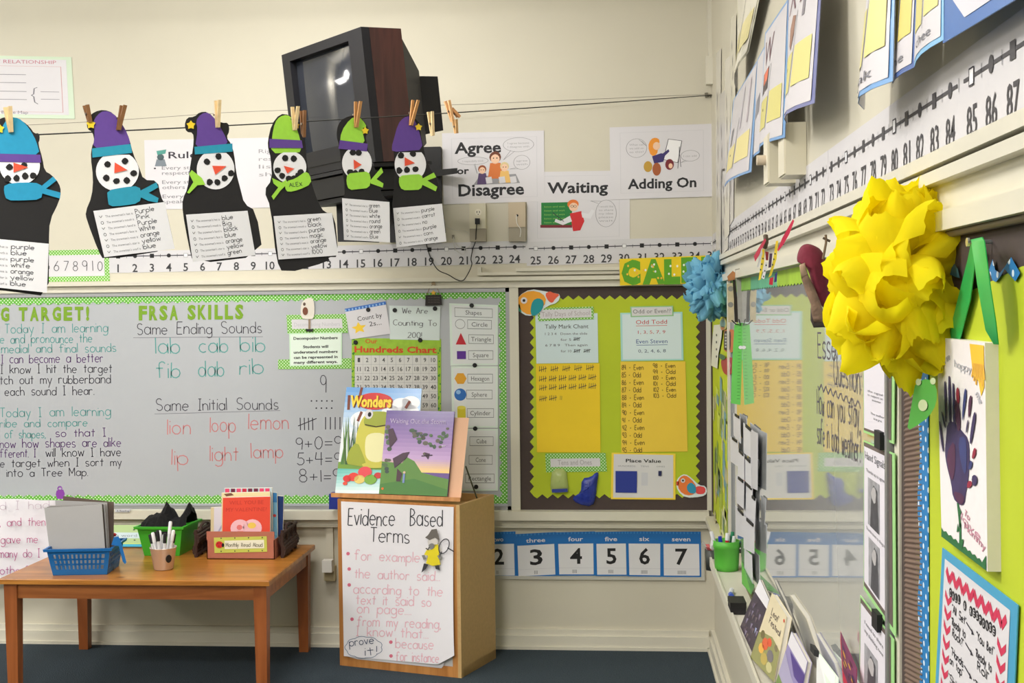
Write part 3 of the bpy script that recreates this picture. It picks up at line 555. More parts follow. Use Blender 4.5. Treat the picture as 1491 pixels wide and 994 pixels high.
nline([(476, 358), (768, 350), (768, 383), (476, 391)], [(n, 476 + 24.87 * (n - 13)) for n in range(13, 25)], ((463, 367.8), (768, 359)), 'white number strip 13 to 24 running under the Agree or Disagree poster', sq0=1)
nline([(767, 352), (1040, 344), (1040, 379), (767, 387)], [(n, 805.9 + 25.75 * (n - 26)) for n in range(25, 36)], ((768, 362), (1040, 354.2)), 'white number strip 25 to 35 on the back wall near the corner', sq0=2)
t = thing('digit_strip', PY(115, 386, YB), 'green dotted strip with handwritten digits left of the number line', 'number line')
wsheet('green_backing', [(0, 366), (158, 362.5), (160, 409), (0, 411)], YB, .001, None, None, GREENDB, None, t)
fr = PlY(YB); b = MB(); b.slab(fr, [(0, 373), (151.5, 370.5), (152.5, 401.5), (0, 404)], PAPER, .0024, .0008); b.hand(fr, "12345678910", 149, 394, 14, M((90, 88, 95)), .0037, w=134, lw=1.1, al='r', gap=5); b.build('digit_card', t)

# ================================================================ posters on the back wall
def d(b, f, o):
    b.rect(f, .02, .05, .965, .94, PAPER, o); b.frame(f, .04, .16, .93, .9, .004, M((200, 150, 150)), o + .0003)
    b.text(f, "WHOLE - PART RELATIONSHIP", .9, .12, .06, M((190, 120, 135)), o + .0003, w=.72, al='r')
    L = M((120, 120, 130)); 
    for k, y in enumerate((.3, .43, .57, .7)): b.line(f, [(.52, y), (.7, y)], .008, L, o + .0003)
    for y in (.57, .69): b.line(f, [(.79, y), (.91, y)], .007, L, o + .0003)
    b.line(f, [(.49, .25), (.465, .27), (.46, .46), (.44, .49), (.46, .52), (.465, .73), (.49, .76)], .008, L, o + .0003); b.line(f, [(.77, .5), (.75, .52), (.745, .61), (.73, .63), (.745, .65), (.75, .74), (.77, .77)], .008, L, o + .0003)
    b.line(f, [(.3, .49), (.43, .49)], .008, L, o + .0003); b.text(f, "Brace Map", .62, .93, .05, L, o + .0003, al='c', w=.17)
wsheet('brace_map_poster', [(-118, 79), (104, 83), (109, 173), (-118, 170)], YB, .002, 'laminated brace map poster about whole and part at the upper left wall', 'poster', M((196, 214, 190), .3), d)
def d(b, f, o):
    b.text(f, "Rules for", .24, .27, .1, MARK, o, w=.6, bold=.01)
    b.ell(f, .16, .25, .035, .045, M((70, 90, 95)), o); b.poly(f, [(.12, .16), (.22, .14), (.21, .2), (.13, .22)], M((80, 150, 140)), o); b.poly(f, [(.12, .28), (.2, .28), (.22, .38), (.1, .38)], M((120, 130, 140)), o)
    for i, s in enumerate(("Every student will", "respectfully share", "Every student lets", "others come first", "Every student is", "speaking clearly")): b.text(f, s, .17, .43 + i * .075 + (i // 2) * .055, .055, M((125, 125, 132)), o, w=.62)
    for i in range(3): b.ell(f, .1, .41 + i * .205, .012, .012, MARK, o, 8)
wsheet('rules_poster', [(210, 204), (356, 201), (357, 303), (213, 305)], YB, .0012, 'white rules poster with bullet points half hidden by the middle paper snowmen', 'poster', PAPER, d)
wsheet('rules_poster', [(355, 201), (500, 198), (500, 300), (356, 303)], YB, .0018, 'plain white rules poster partly behind the lime-hatted snowman and television', 'poster', PAPER, lambda b, f, o: ([b.text(f, s, .15, .22 + i * .11, .06, GRAYLINE, o, w=.34) for i, s in enumerate(("Right to", "respect", "listen", "share"))]))
SK = M((240, 200, 170)); 
def kid(b, f, x, y, s, hair, shirt, o):
    b.poly(f, [(x - .03 * s, y + .04 * s), (x + .03 * s, y + .04 * s), (x + .045 * s, y + .17 * s), (x - .045 * s, y + .17 * s)], M(shirt), o)
    b.ell(f, x, y - .008 * s, .034 * s, .048 * s, M(hair), o + .0002, 12); b.ell(f, x, y + .008 * s, .026 * s, .04 * s, SK, o + .0004, 12)
    for q in (-.01, .01): b.ell(f, x + q * s, y, .004 * s, .006 * s, INK, o + .0006, 6)
def bubble(b, f, cx, cy, rx, ry, tip, o, lines=("", "")):
    b.ring(f, cx, cy, rx, ry, .005, GRAYLINE, o); b.line(f, [(cx + (tip[0] - cx) * .25, cy + ry * .9 * (1 if tip[1] > cy else -1)), tip, (cx + (tip[0] - cx) * .5, cy + ry * .75 * (1 if tip[1] > cy else -1))], .005, GRAYLINE, o)
    for i, s in enumerate(lines): b.text(f, s, cx, cy + .015 + (i - (len(lines) - 1) / 2) * .05, .028, M((165, 165, 170)), o, al='c', w=rx * 1.4)
KT = lambda b, f, s, x, y, h, w_, o: b.text(f, s, x, y, h, M((38, 38, 42)), o, w=w_, bold=.026)
def d(b, f, o):
    b.frame(f, .09, .08, .93, .93, .004, M((200, 200, 205)), o)
    KT(b, f, "Agree", .12, .29, .16, .46, o); KT(b, f, "or", .14, .58, .1, .12, o); KT(b, f, "Disagree", .15, .89, .17, .65, o)
    bubble(b, f, .75, .19, .15, .1, (.6, .4), o, ("I agree because", "I disagree with")); bubble(b, f, .3, .4, .15, .055, (.34, .58), o, ("I respectfully think",)); bubble(b, f, .78, .44, .08, .1, (.66, .53), o, ("agree", "with"))
    b.poly(f, [(.36, .62), (.72, .6), (.76, .73), (.3, .74)], M((150, 150, 155)), o)
    kid(b, f, .52, .37, 1.7, (110, 60, 40), (215, 120, 60), o + .0004); kid(b, f, .39, .53, 1.2, (150, 80, 50), (90, 70, 110), o + .0006); kid(b, f, .61, .5, 1.3, (220, 200, 150), (235, 190, 110), o + .0006)
    for x in (.42, .55, .66): b.poly(f, [(x, .64), (x + .06, .63), (x + .07, .72), (x + .01, .73)], PAPER, o + .0014)
wsheet('talk_poster', [(643.5, 194), (792, 190), (793, 293), (646, 297.5)], YB, .003, 'white discussion poster reading Agree or Disagree with cartoon students', 'poster', PAPER, d, group='discussion posters')
def d(b, f, o):
    b.frame(f, .1, .06, .9, .93, .004, M((200, 200, 205)), o); KT(b, f, "Waiting", .2, .3, .155, .59, o)
    b.rect(f, .14, .43, .44, .76, M((35, 125, 60)), o); b.poly(f, [(.13, .74), (.44, .75), (.44, .79), (.13, .78)], M((120, 40, 50)), o + .0003)
    for k in range(5): b.text(f, "listen and wait", .17, .5 + k * .055, .025, M((140, 190, 90)), o + .0003, w=.2)
    b.ell(f, .45, .46, .055, .065, M((225, 120, 50)), o + .0005); b.ell(f, .455, .5, .043, .06, SK, o + .0007); b.poly(f, [(.42, .59), (.53, .56), (.56, .7), (.52, .83), (.45, .84)], M((205, 45, 50)), o + .0007)
    b.poly(f, [(.42, .62), (.33, .69), (.28, .66), (.27, .7), (.35, .75), (.44, .7)], M((225, 225, 230)), o + .0009); b.poly(f, [(.53, .58), (.6, .6), (.63, .54), (.66, .56), (.62, .67), (.54, .65)], M((225, 225, 230)), o + .0009)
    b.line(f, [(.25, .57), (.36, .7)], .008, MARK, o + .0012)
    for q in (.44, .47): b.ring(f, q, .49, .013, .017, .004, INK, o + .001, 10)
    bubble(b, f, .77, .6, .1, .19, (.62, .42), o + .0003, ("I would like", "to share", "my idea", "please", "wait"))
wsheet('talk_poster', [(767, 250.5), (917, 248), (917, 351), (767.5, 355)], YB, .0014, 'white discussion poster reading Waiting with a cartoon teacher at a green board', 'poster', PAPER, d, group='discussion posters')
def d(b, f, o):
    b.frame(f, .1, .08, .91, .92, .004, M((200, 200, 205)), o); KT(b, f, "Adding On", .17, .86, .14, .67, o)
    bubble(b, f, .26, .3, .1, .13, (.36, .28), o, ("What can", "we add on", "to this?")); bubble(b, f, .78, .43, .09, .075, (.69, .52), o, ("I can add",))
    b.poly(f, smoothp([(.37, .28), (.4, .18), (.45, .16), (.49, .2), (.47, .3), (.46, .4), (.4, .42)], 1), M((235, 150, 50)), o); b.ell(f, .455, .28, .035, .055, SK, o + .0003)
    b.poly(f, [(.41, .42), (.5, .38), (.54, .4), (.52, .5), (.43, .52)], M((60, 50, 110)), o + .0003); b.poly(f, [(.5, .4), (.57, .33), (.58, .36), (.52, .44)], M((60, 50, 110)), o + .0004)
    b.poly(f, [(.57, .19), (.7, .22), (.66, .52), (.52, .47)], M((240, 240, 242)), o); b.line(f, [(.57, .19), (.7, .22), (.66, .52), (.52, .47), (.57, .19)], .006, MARK, o + .0003); b.line(f, [(.68, .3), (.66, .6)], .005, MARK, o + .0003); b.line(f, [(.67, .3), (.69, .58)], .005, MARK, o)
    for x, y, c in ((.37, .56, (190, 150, 60)), (.455, .6, (165, 90, 50)), (.58, .54, (120, 40, 50))): b.ell(f, x, y, .042, .09 if x > .4 and x < .5 else .075, M(c), o + .0006); b.ell(f, x + .01, y + .02, .02, .035, SK if x > .5 else M(c), o + .0008)
wsheet('talk_poster', [(887.5, 185.5), (1038, 180), (1038, 286), (889, 290.5)], YB, .0045, 'white discussion poster reading Adding On with a cartoon girl at an easel', 'poster', PAPER, d, group='discussion posters')

# ---- outlets, cords
def outlet(x0, y0, x1, y1, ym, col, lab, plug):
    Y = YB; t = thing('wall_outlet', PY((x0 + x1) / 2, y1, Y), lab, 'outlet'); P = lambda x, y: PY(x, y, Y)
    b = MB(); b.bx(P(x0, y0).x, P(x1, y0).x, Y - .035, Y, P(x0, y1).z, P(x0, ym).z, M((160, 152, 135), .5)); b.build('box', t)
    b = MB(); b.bx(P(x0, y0).x, P(x1, y0).x, Y - .04, Y, P(x0, ym).z, P(x0, y0).z, M(col, .5)); b.build('cover_plate', t)
    fr = PlY(Y - .04); cx = (x0 + x1) / 2
    if plug:
        for cy in (y0 + 12, y0 + 25):
            b = MB(); b.slab(fr, ellp(cx, cy, 5, 5, 14), M((228, 222, 205), .4), .0005, .003)
            for dx in (-1.8, 1.8): b.rect(fr, cx + dx - .5, cy - 2, cx + dx + .5, cy + 1, INK, .004)
            b.ell(fr, cx, cy + 3, .8, .8, INK, .004, 6); b.build('socket', t)
    else:
        b = MB(); b.slab(fr, ellp(cx, y0 + 18, 1.6, 1.6, 10), BLACK, .0005, .002); b.build('cable_hole', t)
    return t
outlet(684.5, 297, 708, 352, 333.5, (214, 208, 186), 'cream wall outlet with a black plug below the Agree or Disagree poster', 1)
outlet(741, 295.5, 765.5, 352, 331.5, (196, 180, 155), 'tan wall box with a white cable in it beside the cream outlet', 0)
f = PlY(YB); q = lambda x, y, o=.02: f.at(*zC(x, y), o)
cs = lambda P, it=2: P
def crv(P, n=5):
    P = [Vector(p) for p in P]; out = []
    for i in range(len(P) - 1):
        a, b_, c, d_ = P[max(i - 1, 0)], P[i], P[i + 1], P[min(i + 2, len(P) - 1)]
        for k in range(n):
            t = k / n; out.append(.5 * ((2 * b_) + (c - a) * t + (2 * a - 5 * b_ + 4 * c - d_) * t * t + (3 * b_ - a - 3 * c + d_) * t ** 3))
    return out + [P[-1]]
t = thing('power_cord', q(247, 665), 'thin black power cord looping from the outlet over the number line to the television', 'cord')
b = MB(); b.tube(crv([q(247, 672, .06), q(243, 720, .05), q(240, 765, .03), q(228, 800, .012), q(218, 850, .012), q(222, 878, .02), q(205, 920, .065), q(180, 955, .065), q(150, 952, .065), q(110, 928, .065), q(60, 905, .05), q(30, 860, .012), q(8, 800, .012), q(0, 740, .03), PY(624, 300, 6.3), PY(615, 260, 6.0), PY(600, 235, 5.6)]), .0026, BLACK, 6); b.build('cable', t)
b = MB(); b.slab(PlY(YB - .04), mp(zC, [(237, 655), (261, 655), (261, 684), (237, 684)]), BLACK, .004, .025); b.build('plug', t)
b = MB(); b.tube(crv([q(85, 640, .008), q(100, 690, .008), q(140, 712, .008), q(190, 716, .008), q(218, 745, .008), q(215, 785, .008), q(185, 800, .008), q(150, 785, .008), q(132, 745, .008)]), .0013, M((205, 203, 195)), 5); b.tube(crv([q(132, 745, .008), q(140, 800, .008), q(180, 830, .008), q(188, 800, .01)]), .0013, M((205, 203, 195)), 5)
b.build('phone_wire', None, 'thin white wire coiled on the wall left of the cream outlet', 'cord')
b = MB(); b.tube(crv([q(437, 640, .044), q(440, 680, .055), q(458, 710, .05), q(455, 745, .045)]), .0022, M((235, 233, 228)), 5); b.build('white_cable', None, 'short white cable hanging from the tan wall box', 'cord')
for X_, Y_, s in ((132, 745, 'small grey cable clip on the wall at the left end of the wire coil'), (250, 757, 'small grey cable clip on the wall just under the cream outlet')):
    b = MB(); b.slab(f, mp(zC, [(X_ - 6, Y_ - 10), (X_ + 6, Y_ - 10), (X_ + 6, Y_ + 8), (X_ - 6, Y_ + 8)]), M((140, 135, 120)), .0005, .006); b.build('cable_clip', None, s, 'clip')
# low outlet left of the cart
t = thing('wall_outlet', PY(483, 845, YB), 'low wall outlet with a white adapter between the table and the cart', 'outlet')
b = MB(); b.bx(PY(474, 845, YB).x, PY(490, 845, YB).x, YB - .04, YB, PY(483, 843, YB).z, PY(483, 822, YB).z, M((190, 178, 140), .5)); b.build('box', t)
b = MB(); b.bx(PY(475, 845, YB).x, PY(489, 845, YB).x, YB - .09, YB - .041, PY(483, 828, YB).z, PY(483, 811, YB).z, M((232, 230, 224), .4)); b.build('adapter', t)
b = MB(); b.bx(PY(477, 845, YB).x, PY(487, 845, YB).x, YB - .02, YB, PY(483, 822, YB).z, .63, CREAM); b.build('conduit', t)
# ================================================================ number cards in the pocket rail
BLUEC = M((28, 108, 182), .5); CARDW = M((222, 222, 226), .5)
t = thing('pocket_rail', PY(860, 842, YB), 'clear pocket rail holding the blue number cards under the pinboard', 'rail')
b = MB(); za = PY(860, 843, YB).z; b.bx(PY(605, 842, YB).x, PY(1026, 842, YB).x, YB - .014, YB - .001, za, za + .016, M((190, 188, 178), .3)); b.bx(PY(1021, 842, YB).x, PY(1026, 842, YB).x, YB - .012, YB, za, PY(860, 790, YB).z, M((190, 188, 178), .3)); b.build('ledge', t)
def ncard(px, word, num, n, side):
    def d(b, f, o):
        for k in range(11): b.rect(f, k / 11 + .02, 0, k / 11 + .05, .05, M((60, 135, 200)), o)
        b.rect(f, .05, .27, .95, .97, CARDW, o); b.text(f, word, .5, .21, .1, PAPER, o + .0003, al='c', w=.09 * len(word) + .02, bold=.015)
        b.text(f, num, .5, .72, .36, M((30, 30, 32)), o + .0003, al='c', w=.13 if num == '1' else .31, bold=.02); b.line(f, [(.05, .82), (.95, .82)], .005, M((190, 190, 200)), o + .0003)
        for k in range(n): b.rect(f, .44 + k * .032 - (n > 3) * .04, .86, .453 + k * .032 - (n > 3) * .04, .94, M((120, 120, 125)), o + .0003)
    wsheet('number_card', mp(zH, px), YB, .003 + .0006 * (n % 2), 'blue topped number card showing the word %s under the pinboard' % word, 'card', BLUEC, d, group='number cards')
ncard([(470, 240), (600, 240), (600, 398), (470, 398)], 'one', '1', 1, 0)
ncard([(598, 236), (722, 232), (726, 396), (598, 396)], 'two', '2', 2, 0); ncard([(720, 242), (868, 234), (874, 392), (726, 399)], 'three', '3', 3, 0); ncard([(868, 235), (1010, 232), (1012, 392), (874, 392)], 'four', '4', 4, 0)
ncard([(1008, 234), (1126, 232), (1130, 393), (1012, 393)], 'five', '5', 5, 0); ncard([(1124, 232), (1252, 232), (1252, 396), (1128, 394)], 'six', '6', 6, 0); ncard([(1250, 233), (1392, 233), (1396, 397), (1252, 396)], 'seven', '7', 7, 0)
# small eraser and label on the sill
b = MB(); b.slab(PlY(YB - .077), mp(zY, [(730, 292), (868, 290), (850, 318), (732, 318)]), M((205, 208, 215), .4), 0, .004); b.text(PlY(YB - .077), "A Reading", *zY(745, 314), 2.6, MARK, .0046, w=18); b.build('sill_label', None, 'small white label stuck on the sill above the green dotted sign', 'label card')

# ================================================================ strings, snowmen and pins
def dep(u): return 1 / (.156 + .00013 * (1038 - u))
def Sp(u, v): return PY(u, v, dep(u) * 1.0)
hook = PY(1036, 138.5, 6.40)
A = Sp(0, 178); dirv = (A - hook).normalized(); far = hook + dirv * 8.2
for k, (name, o1, lab) in enumerate((('string', 0, 'black string stretched from the right corner that carries the paper snowmen'), ('string', 1, 'thin grey line running just above the snowmen string'))):
    b = MB(); P = []
    for i in range(41):
        s = i / 40; p = hook.lerp(far, s)
        if k == 0:
            u = pr(p)[0]; p.z -= .04 * sin(pi * min(1, s * 1.2)) if s < .84 else 0
        P.append(p)
    if k == 1: P = [hook + Vector((0, 0, .004))] + [PY(x, y, Y_) for x, y, Y_ in ((960, 140, 6.38), (850, 145, 6.36), (740, 149.5, 6.33), (630, 153.6, 6.3), (520, 157.5, 6.28), (400, 161, 6.25), (325, 164, 6.2), (229, 171, 6.1), (120, 178, 6.0), (0, 184, 5.9), (-150, 192, 5.8))]  # thin grey line from the hook, kept close to the back wall
    b.tube(P, .0022 if k == 0 else .0012, M((45, 45, 42) if k == 0 else (120, 115, 105), .8), 5); b.build(name, None, lab, 'string')
b = MB(); b.tube([hook + Vector((.0, .05, 0)), hook, hook + Vector((-.02, -.02, -.008))], .003, M((90, 88, 80), .4, metal=.8), 6); b.slab(PlY(YB), mp(zC, [(1345, 50), (1360, 48), (1366, 70), (1348, 74)]), M((120, 115, 100)), .001, .01); b.build('wall_hook', None, 'small metal hook in the corner where the string ends', 'hook')
FELT = dict(teal=(38, 148, 190), tealband=(42, 150, 180), purple=(98, 68, 150), lime=(160, 218, 72), black=(32, 31, 33), red=(235, 88, 62), gold=(238, 205, 50), gold2=(205, 165, 40))
def snowman(z, label, body, hat, hatc, band, bandc, face, coals, nose, scarf, tails, scc, star, sheet, words, starc='gold', extra=None, bandy=None):
    uu = [z(*p)[0] for p in body]; u = (min(uu) + max(uu)) / 2; Y = dep(max(u, 15)); c0 = PY(u, 180, Y); nn = Vector((sin(radians(42)), -cos(radians(42)), 0)); f = Pl(c0 + nn * .022, nn); k = Y / F_PX
    top = min(z(*p)[1] for p in body); T = thing('paper_snowman', f.at(u, top), label, 'paper craft', 'paper snowmen on the string')
    def pc(n, pts, c, o, t_=.0012, sm=0, r=.75, par=None):
        b = MB(); pts = mp(z, pts); pts = smoothp(pts, sm) if sm else pts; b.slab(f, pts, M(c, r, .04, 60), o, t_); return b.build(n, par or T)
    pc('body', body, FELT['black'], 0, .0015, 1)
    HAT = pc('hat', hat, FELT[hatc], .002, .0012, 1)
    cx, cy, rx, ry = face; b = MB(); b.slab(f, [z(*p) for p in ellp(cx, cy, rx, ry, 32) if bandy is None or p[1] > bandy], M((240, 240, 246), .6, .01, 50), .0035, .0012); FC = b.build('face', T)
    if band: pc('hat_band', band, FELT[bandc], .0052, par=HAT)
    for i, (x, y) in enumerate(coals):
        r = 13 if z is not zQ else 17; r *= .92 if z is zB else 1; pts = [(x + r * random.uniform(.85, 1.1) * cos(a * pi / 4), y + r * random.uniform(.85, 1.1) * sin(a * pi / 4)) for a in range(8)]; pc('coal', pts, FELT['black'], .0052 + .0002 * (i % 2), par=FC)
    pc('nose', nose, FELT['red'], .0068, par=FC)
    if scarf: pc('scarf', scarf, FELT[scc], .0066, .0012, 1)
    for q in tails: pc('scarf_tail', q, FELT[scc], .0062 if scarf else .0066)
    sx, sy, sr = star; X, Y_ = z(sx, sy); b = MB(); b.slab(f, starp(X, Y_, z(sr, 0)[0] - z(0, 0)[0], .62), M(FELT[starc], .6), .0072, .0015); b.build('star', HAT)
    qd = Qd(*[f.at(*z(*p), .008) for p in sheet], 1, .58, nn); b = MB(); b.slab(qd, [(0, 0), (1, 0), (1, .58), (0, .58)], M((232, 232, 238), .6), 0, .0012)
    n = len(words); LBL = ("hat", "mouth", "band", "face", "nose", "star", "scarf"); o = .0016
    for i, w_ in enumerate(words):
        y = .1 + i * .44 / max(1, n - 1); b.text(qd, "The snowman's %s is" % LBL[i % 7], .14, y, .03, M((120, 120, 130)), o, w=.38); b.hand(qd, w_, .56, y, .058, M((58, 58, 68)), o, w=.045 * len(w_), lw=.008, ang=-.04)
        if i % 2: b.ring(qd, .08, y - .015, .018, .018, .006, MARK, o, 8)
        else: b.line(qd, [(.06, y - .03), (.075, y - .005), (.1, y - .03)], .006, MARK, o)
    b.build('writing_sheet', T)
    if extra: extra(f, T)
    return T
W7 = ["purple", "blue", "purple", "white", "orange", "yellow", "blue"]
snowman(zQ, 'largest paper snowman in a blue hat with purple band, cut off at the left edge', [(-150, 700), (-190, 560), (-150, 420), (-100, 330), (-110, 240), (-60, 150), (0, 105), (60, 98), (110, 120), (145, 150), (165, 180), (190, 178), (192, 210), (184, 228), (205, 300), (215, 360), (250, 380), (285, 420), (295, 460), (285, 510), (240, 600), (236, 700), (236, 968), (80, 945), (-190, 915)],
    [(-70, 285), (-48, 230), (0, 185), (20, 125), (50, 102), (90, 105), (125, 135), (150, 170), (175, 215), (194, 284), (100, 284)], 'teal', [(-66, 276), (195, 282), (198, 321), (-62, 315)], 'purple', (95, 335, 98, 92), [(45, 342), (116, 334), (37, 398), (80, 396), (122, 385), (160, 382)], [(65, 320), (135, 343), (65, 368)],
    [(22, 424), (110, 415), (198, 420), (206, 460), (198, 498), (110, 503), (32, 503), (18, 460)], [[(192, 440), (255, 388), (274, 406), (222, 446), (292, 465), (290, 494), (200, 468)]], 'teal', (-2, 157, 24), [(-185, 672), (235, 712), (226, 948), (-185, 905)], W7, bandy=300)
snowman(zA, 'paper snowman in a purple hat with teal band and teal scarf, its sheet tilted', [(330, 310), (335, 290), (360, 268), (395, 260), (432, 273), (468, 320), (492, 370), (507, 430), (530, 480), (546, 528), (600, 530), (612, 590), (630, 625), (666, 790), (395, 834), (375, 800), (330, 680), (325, 650), (350, 590), (355, 520), (345, 440), (350, 400), (360, 380), (352, 345), (333, 335)],
    [(353, 412), (362, 345), (352, 312), (370, 280), (395, 264), (430, 272), (462, 310), (485, 350), (500, 398), (430, 405)], 'purple', [(350, 408), (498, 391), (503, 425), (352, 443)], 'tealband', (447, 495, 82, 76), [(410, 468), (476, 456), (405, 520), (443, 532), (483, 530), (509, 502)], [(437, 461), (485, 490), (435, 502)],
    [(408, 568), (470, 556), (530, 550), (540, 585), (530, 616), (470, 626), (415, 629), (410, 600)], [[(532, 570), (595, 537), (603, 556), (566, 577), (604, 597), (600, 614), (565, 608), (532, 592)]], 'tealband', (346, 316, 19), [(355, 646), (626, 612), (665, 790), (397, 822)], ["Purple", "Pink", "Purple", "White", "orange", "yellow", "blue"], bandy=425)
snowman(zA, 'paper snowman in a purple hat with teal band and a single lime scarf tail', [(702, 320), (712, 290), (740, 288), (760, 270), (790, 268), (820, 298), (845, 311), (870, 310), (874, 342), (862, 366), (880, 390), (892, 430), (899, 500), (915, 560), (930, 620), (975, 645), (1003, 817), (735, 848), (715, 760), (695, 650), (695, 600), (715, 560), (722, 490), (730, 440), (738, 380), (735, 348), (710, 346)],
    [(742, 410), (753, 335), (745, 303), (765, 276), (795, 270), (822, 300), (850, 345), (872, 396), (810, 402)], 'purple', [(740, 402), (885, 389), (886, 420), (742, 431)], 'tealband', (821, 488, 72, 76), [(788, 459), (832, 438), (798, 536), (828, 536), (855, 522), (880, 503)], [(808, 474), (862, 475), (820, 508)],
    None, [[(730, 490), (768, 520), (782, 546), (752, 548), (720, 580), (712, 576), (736, 536), (720, 505)]], 'lime', (727, 319, 18), [(708, 660), (942, 645), (972, 814), (734, 840)], ["blue", "Big", "black", "blue", "orange", "yellow", "green"], bandy=424)
def alex(f, T): b = MB(); b.hand(f, "ALEX", *zB(152, 627), 5.5, M((60, 90, 50)), .0082, w=19, lw=.9, ang=-.1); b.build('scarf_writing', T)
snowman(zB, 'paper snowman in a lime hat with a name written on its lime scarf', [(74, 460), (88, 400), (118, 362), (152, 365), (182, 400), (197, 440), (212, 470), (214, 530), (226, 590), (235, 620), (255, 680), (280, 720), (315, 720), (331, 880), (292, 880), (300, 895), (130, 942), (105, 890), (85, 700), (60, 640), (90, 600), (85, 520), (76, 490)],
    [(85, 505), (90, 440), (100, 393), (118, 371), (145, 365), (165, 380), (182, 420), (203, 500), (150, 503)], 'lime', [(80, 452), (197, 458), (202, 486), (80, 485)], 'purple', (154, 555, 60, 58), [(137, 522), (168, 524), (110, 566), (126, 586), (150, 597), (168, 596), (185, 585), (193, 572)], [(132, 550), (170, 560), (145, 578)],
    [(140, 606), (175, 596), (210, 570), (226, 580), (233, 615), (190, 636), (148, 646), (136, 632)], [[(90, 594), (125, 610), (142, 600), (142, 618), (120, 640), (95, 673), (88, 660), (112, 628), (95, 614)]], 'lime', (178, 404, 13), [(95, 732), (306, 720), (329, 874), (113, 889)], ["green", "black", "purple", "magic", "orange", "yellow", "1000"], starc='gold2', extra=alex, bandy=500)
snowman(zB, 'slim paper snowman in a lime hat with gold star, hung before the television', [(333, 480), (322, 440), (328, 400), (350, 376), (400, 363), (432, 400), (442, 430), (428, 442), (434, 480), (457, 560), (490, 590), (492, 620), (480, 640), (500, 670), (519, 680), (519, 829), (348, 823), (343, 680), (355, 640), (340, 540)],
    [(334, 478), (340, 425), (372, 380), (400, 370), (418, 385), (434, 410), (414, 414), (428, 474), (380, 470)], 'lime', [(335, 457), (436, 470), (433, 498), (330, 488)], 'purple', (397, 540, 54, 60), [(382, 502), (403, 503), (372, 573), (392, 577), (413, 571)], [(385, 527), (414, 546), (387, 563)],
    [(362, 578), (400, 574), (440, 570), (448, 600), (441, 630), (405, 634), (368, 638), (358, 610)], [[(445, 603), (485, 556), (492, 573), (468, 598), (493, 614), (490, 629), (447, 614)]], 'lime', (427, 423, 14), [(343, 667), (514, 681), (516, 827), (350, 818)], ["green", "blue", "white", "round", "orange", "green", "blue"], starc='gold', bandy=490)
snowman(zB, 'rightmost paper snowman in a plain purple hat with lime scarf', [(528, 480), (538, 420), (558, 380), (580, 367), (606, 376), (627, 400), (627, 430), (637, 480), (647, 530), (672, 580), (687, 600), (697, 650), (707, 690), (723, 826), (538, 847), (523, 700), (530, 640), (535, 560)],
    [(525, 500), (523, 480), (530, 455), (545, 400), (565, 375), (590, 369), (607, 385), (624, 430), (637, 492), (580, 496)], 'purple', None, None, (590, 545, 57, 62), [(556, 513), (600, 506), (550, 567), (578, 565), (609, 562)], [(570, 519), (607, 540), (570, 551)],
    [(550, 586), (590, 582), (632, 580), (637, 610), (628, 636), (595, 638), (560, 638), (548, 615)], [[(630, 598), (675, 574), (684, 591), (652, 603), (688, 626), (682, 642), (632, 618)]], 'lime', (620, 410, 14), [(528, 703), (704, 687), (720, 824), (540, 845)], ["purple", "carrot", "no", "purple", "corn", "orange"], bandy=497)
# clothes pins
def pin(x0, y0, x1, y1, col, lab, split=0.0, dz=0):
    u = (x0 + x1) / 2; Y = dep(max(u, 5)); nn = Vector((sin(radians(42)), -cos(radians(42)), 0)); f = Pl(PY(u, 180, Y) + nn * (.018 if dz < 0 else .006 + dz), nn); a = f.at(x0, y0); c = f.at(x1, y1); L = (c - a).length; ax = (a - c).normalized(); s_ = ax.cross(nn).normalized()
    T = thing('clothespin', (a + c) / 2, lab, 'clothespin', 'wooden clothespins on the string'); W = .0055
    for sg in (-1, 1):
        b = MB(); off = nn * (sg * .0045 + (.012 if dz < 0 else 0)); sp = s_ * sg * split * .5
        P0, P1 = c + off * .7, a + off * 2 + sp
        quad = [s_ * W * i + nn * .0035 * j for i, j in ((-1, -1), (1, -1), (1, 1), (-1, 1))]
        b.prism([P0 + q for q in quad], [P1 + q for q in quad], M(col, .6, .1, 60)); b.build('jaw', T)
    b = MB(); m_ = (a + c) / 2; b.tube([m_ - s_ * W * 1.5, m_ + s_ * W * 1.5], .0042, M((120, 110, 100), .3, metal=.8), 8); b.build('spring', T)
PALE, TANB, BRN = (222, 196, 150), (178, 130, 78), (128, 88, 52)
pin(7.5, 157, 14.5, 193, PALE, 'pale clothespin on the blue hat at the left edge', .008, -.02)
pin(125, 153, 131, 178, BRN, 'dark brown clothespin at the left of the teal-scarfed snowman', .002)
pin(175.5, 155, 171, 190, BRN, 'brown clothespin at the right of the purple hat with a teal scarf', .004, -.02)
pin(312.5, 147.5, 315.5, 186, PALE, 'pale clothespin on the hat of the snowman with one lime scarf tail', .004, -.02)
pin(425, 156.5, 427.5, 190, PALE, 'pale clothespin on the hat of the snowman with writing on its scarf', .012, -.02)
pin(441, 161, 442, 200, BRN, 'brown clothespin hanging just right of the scarf-writing snowman', .004)
pin(516.5, 149, 517, 186, TANB, 'tan clothespin on the slim snowman in front of the television', .010, -.02)
pin(600, 147, 596.5, 183, TANB, 'tan clothespin on the plain purple hat of the rightmost snowman', .012, -.02)
pin(626.5, 162.5, 630, 197.5, PALE, 'pale clothespin hanging free just right of the rightmost snowman', .006)
pin(651, 146.5, 659, 177, (225, 175, 125), 'slanting peach clothespin, right end of the row above the Agree or Disagree poster', .006)
pin(668, 170, 657.5, 158, (196, 140, 90), 'short foreshortened clothespin crossing behind the slanting peach one', .004, .01)
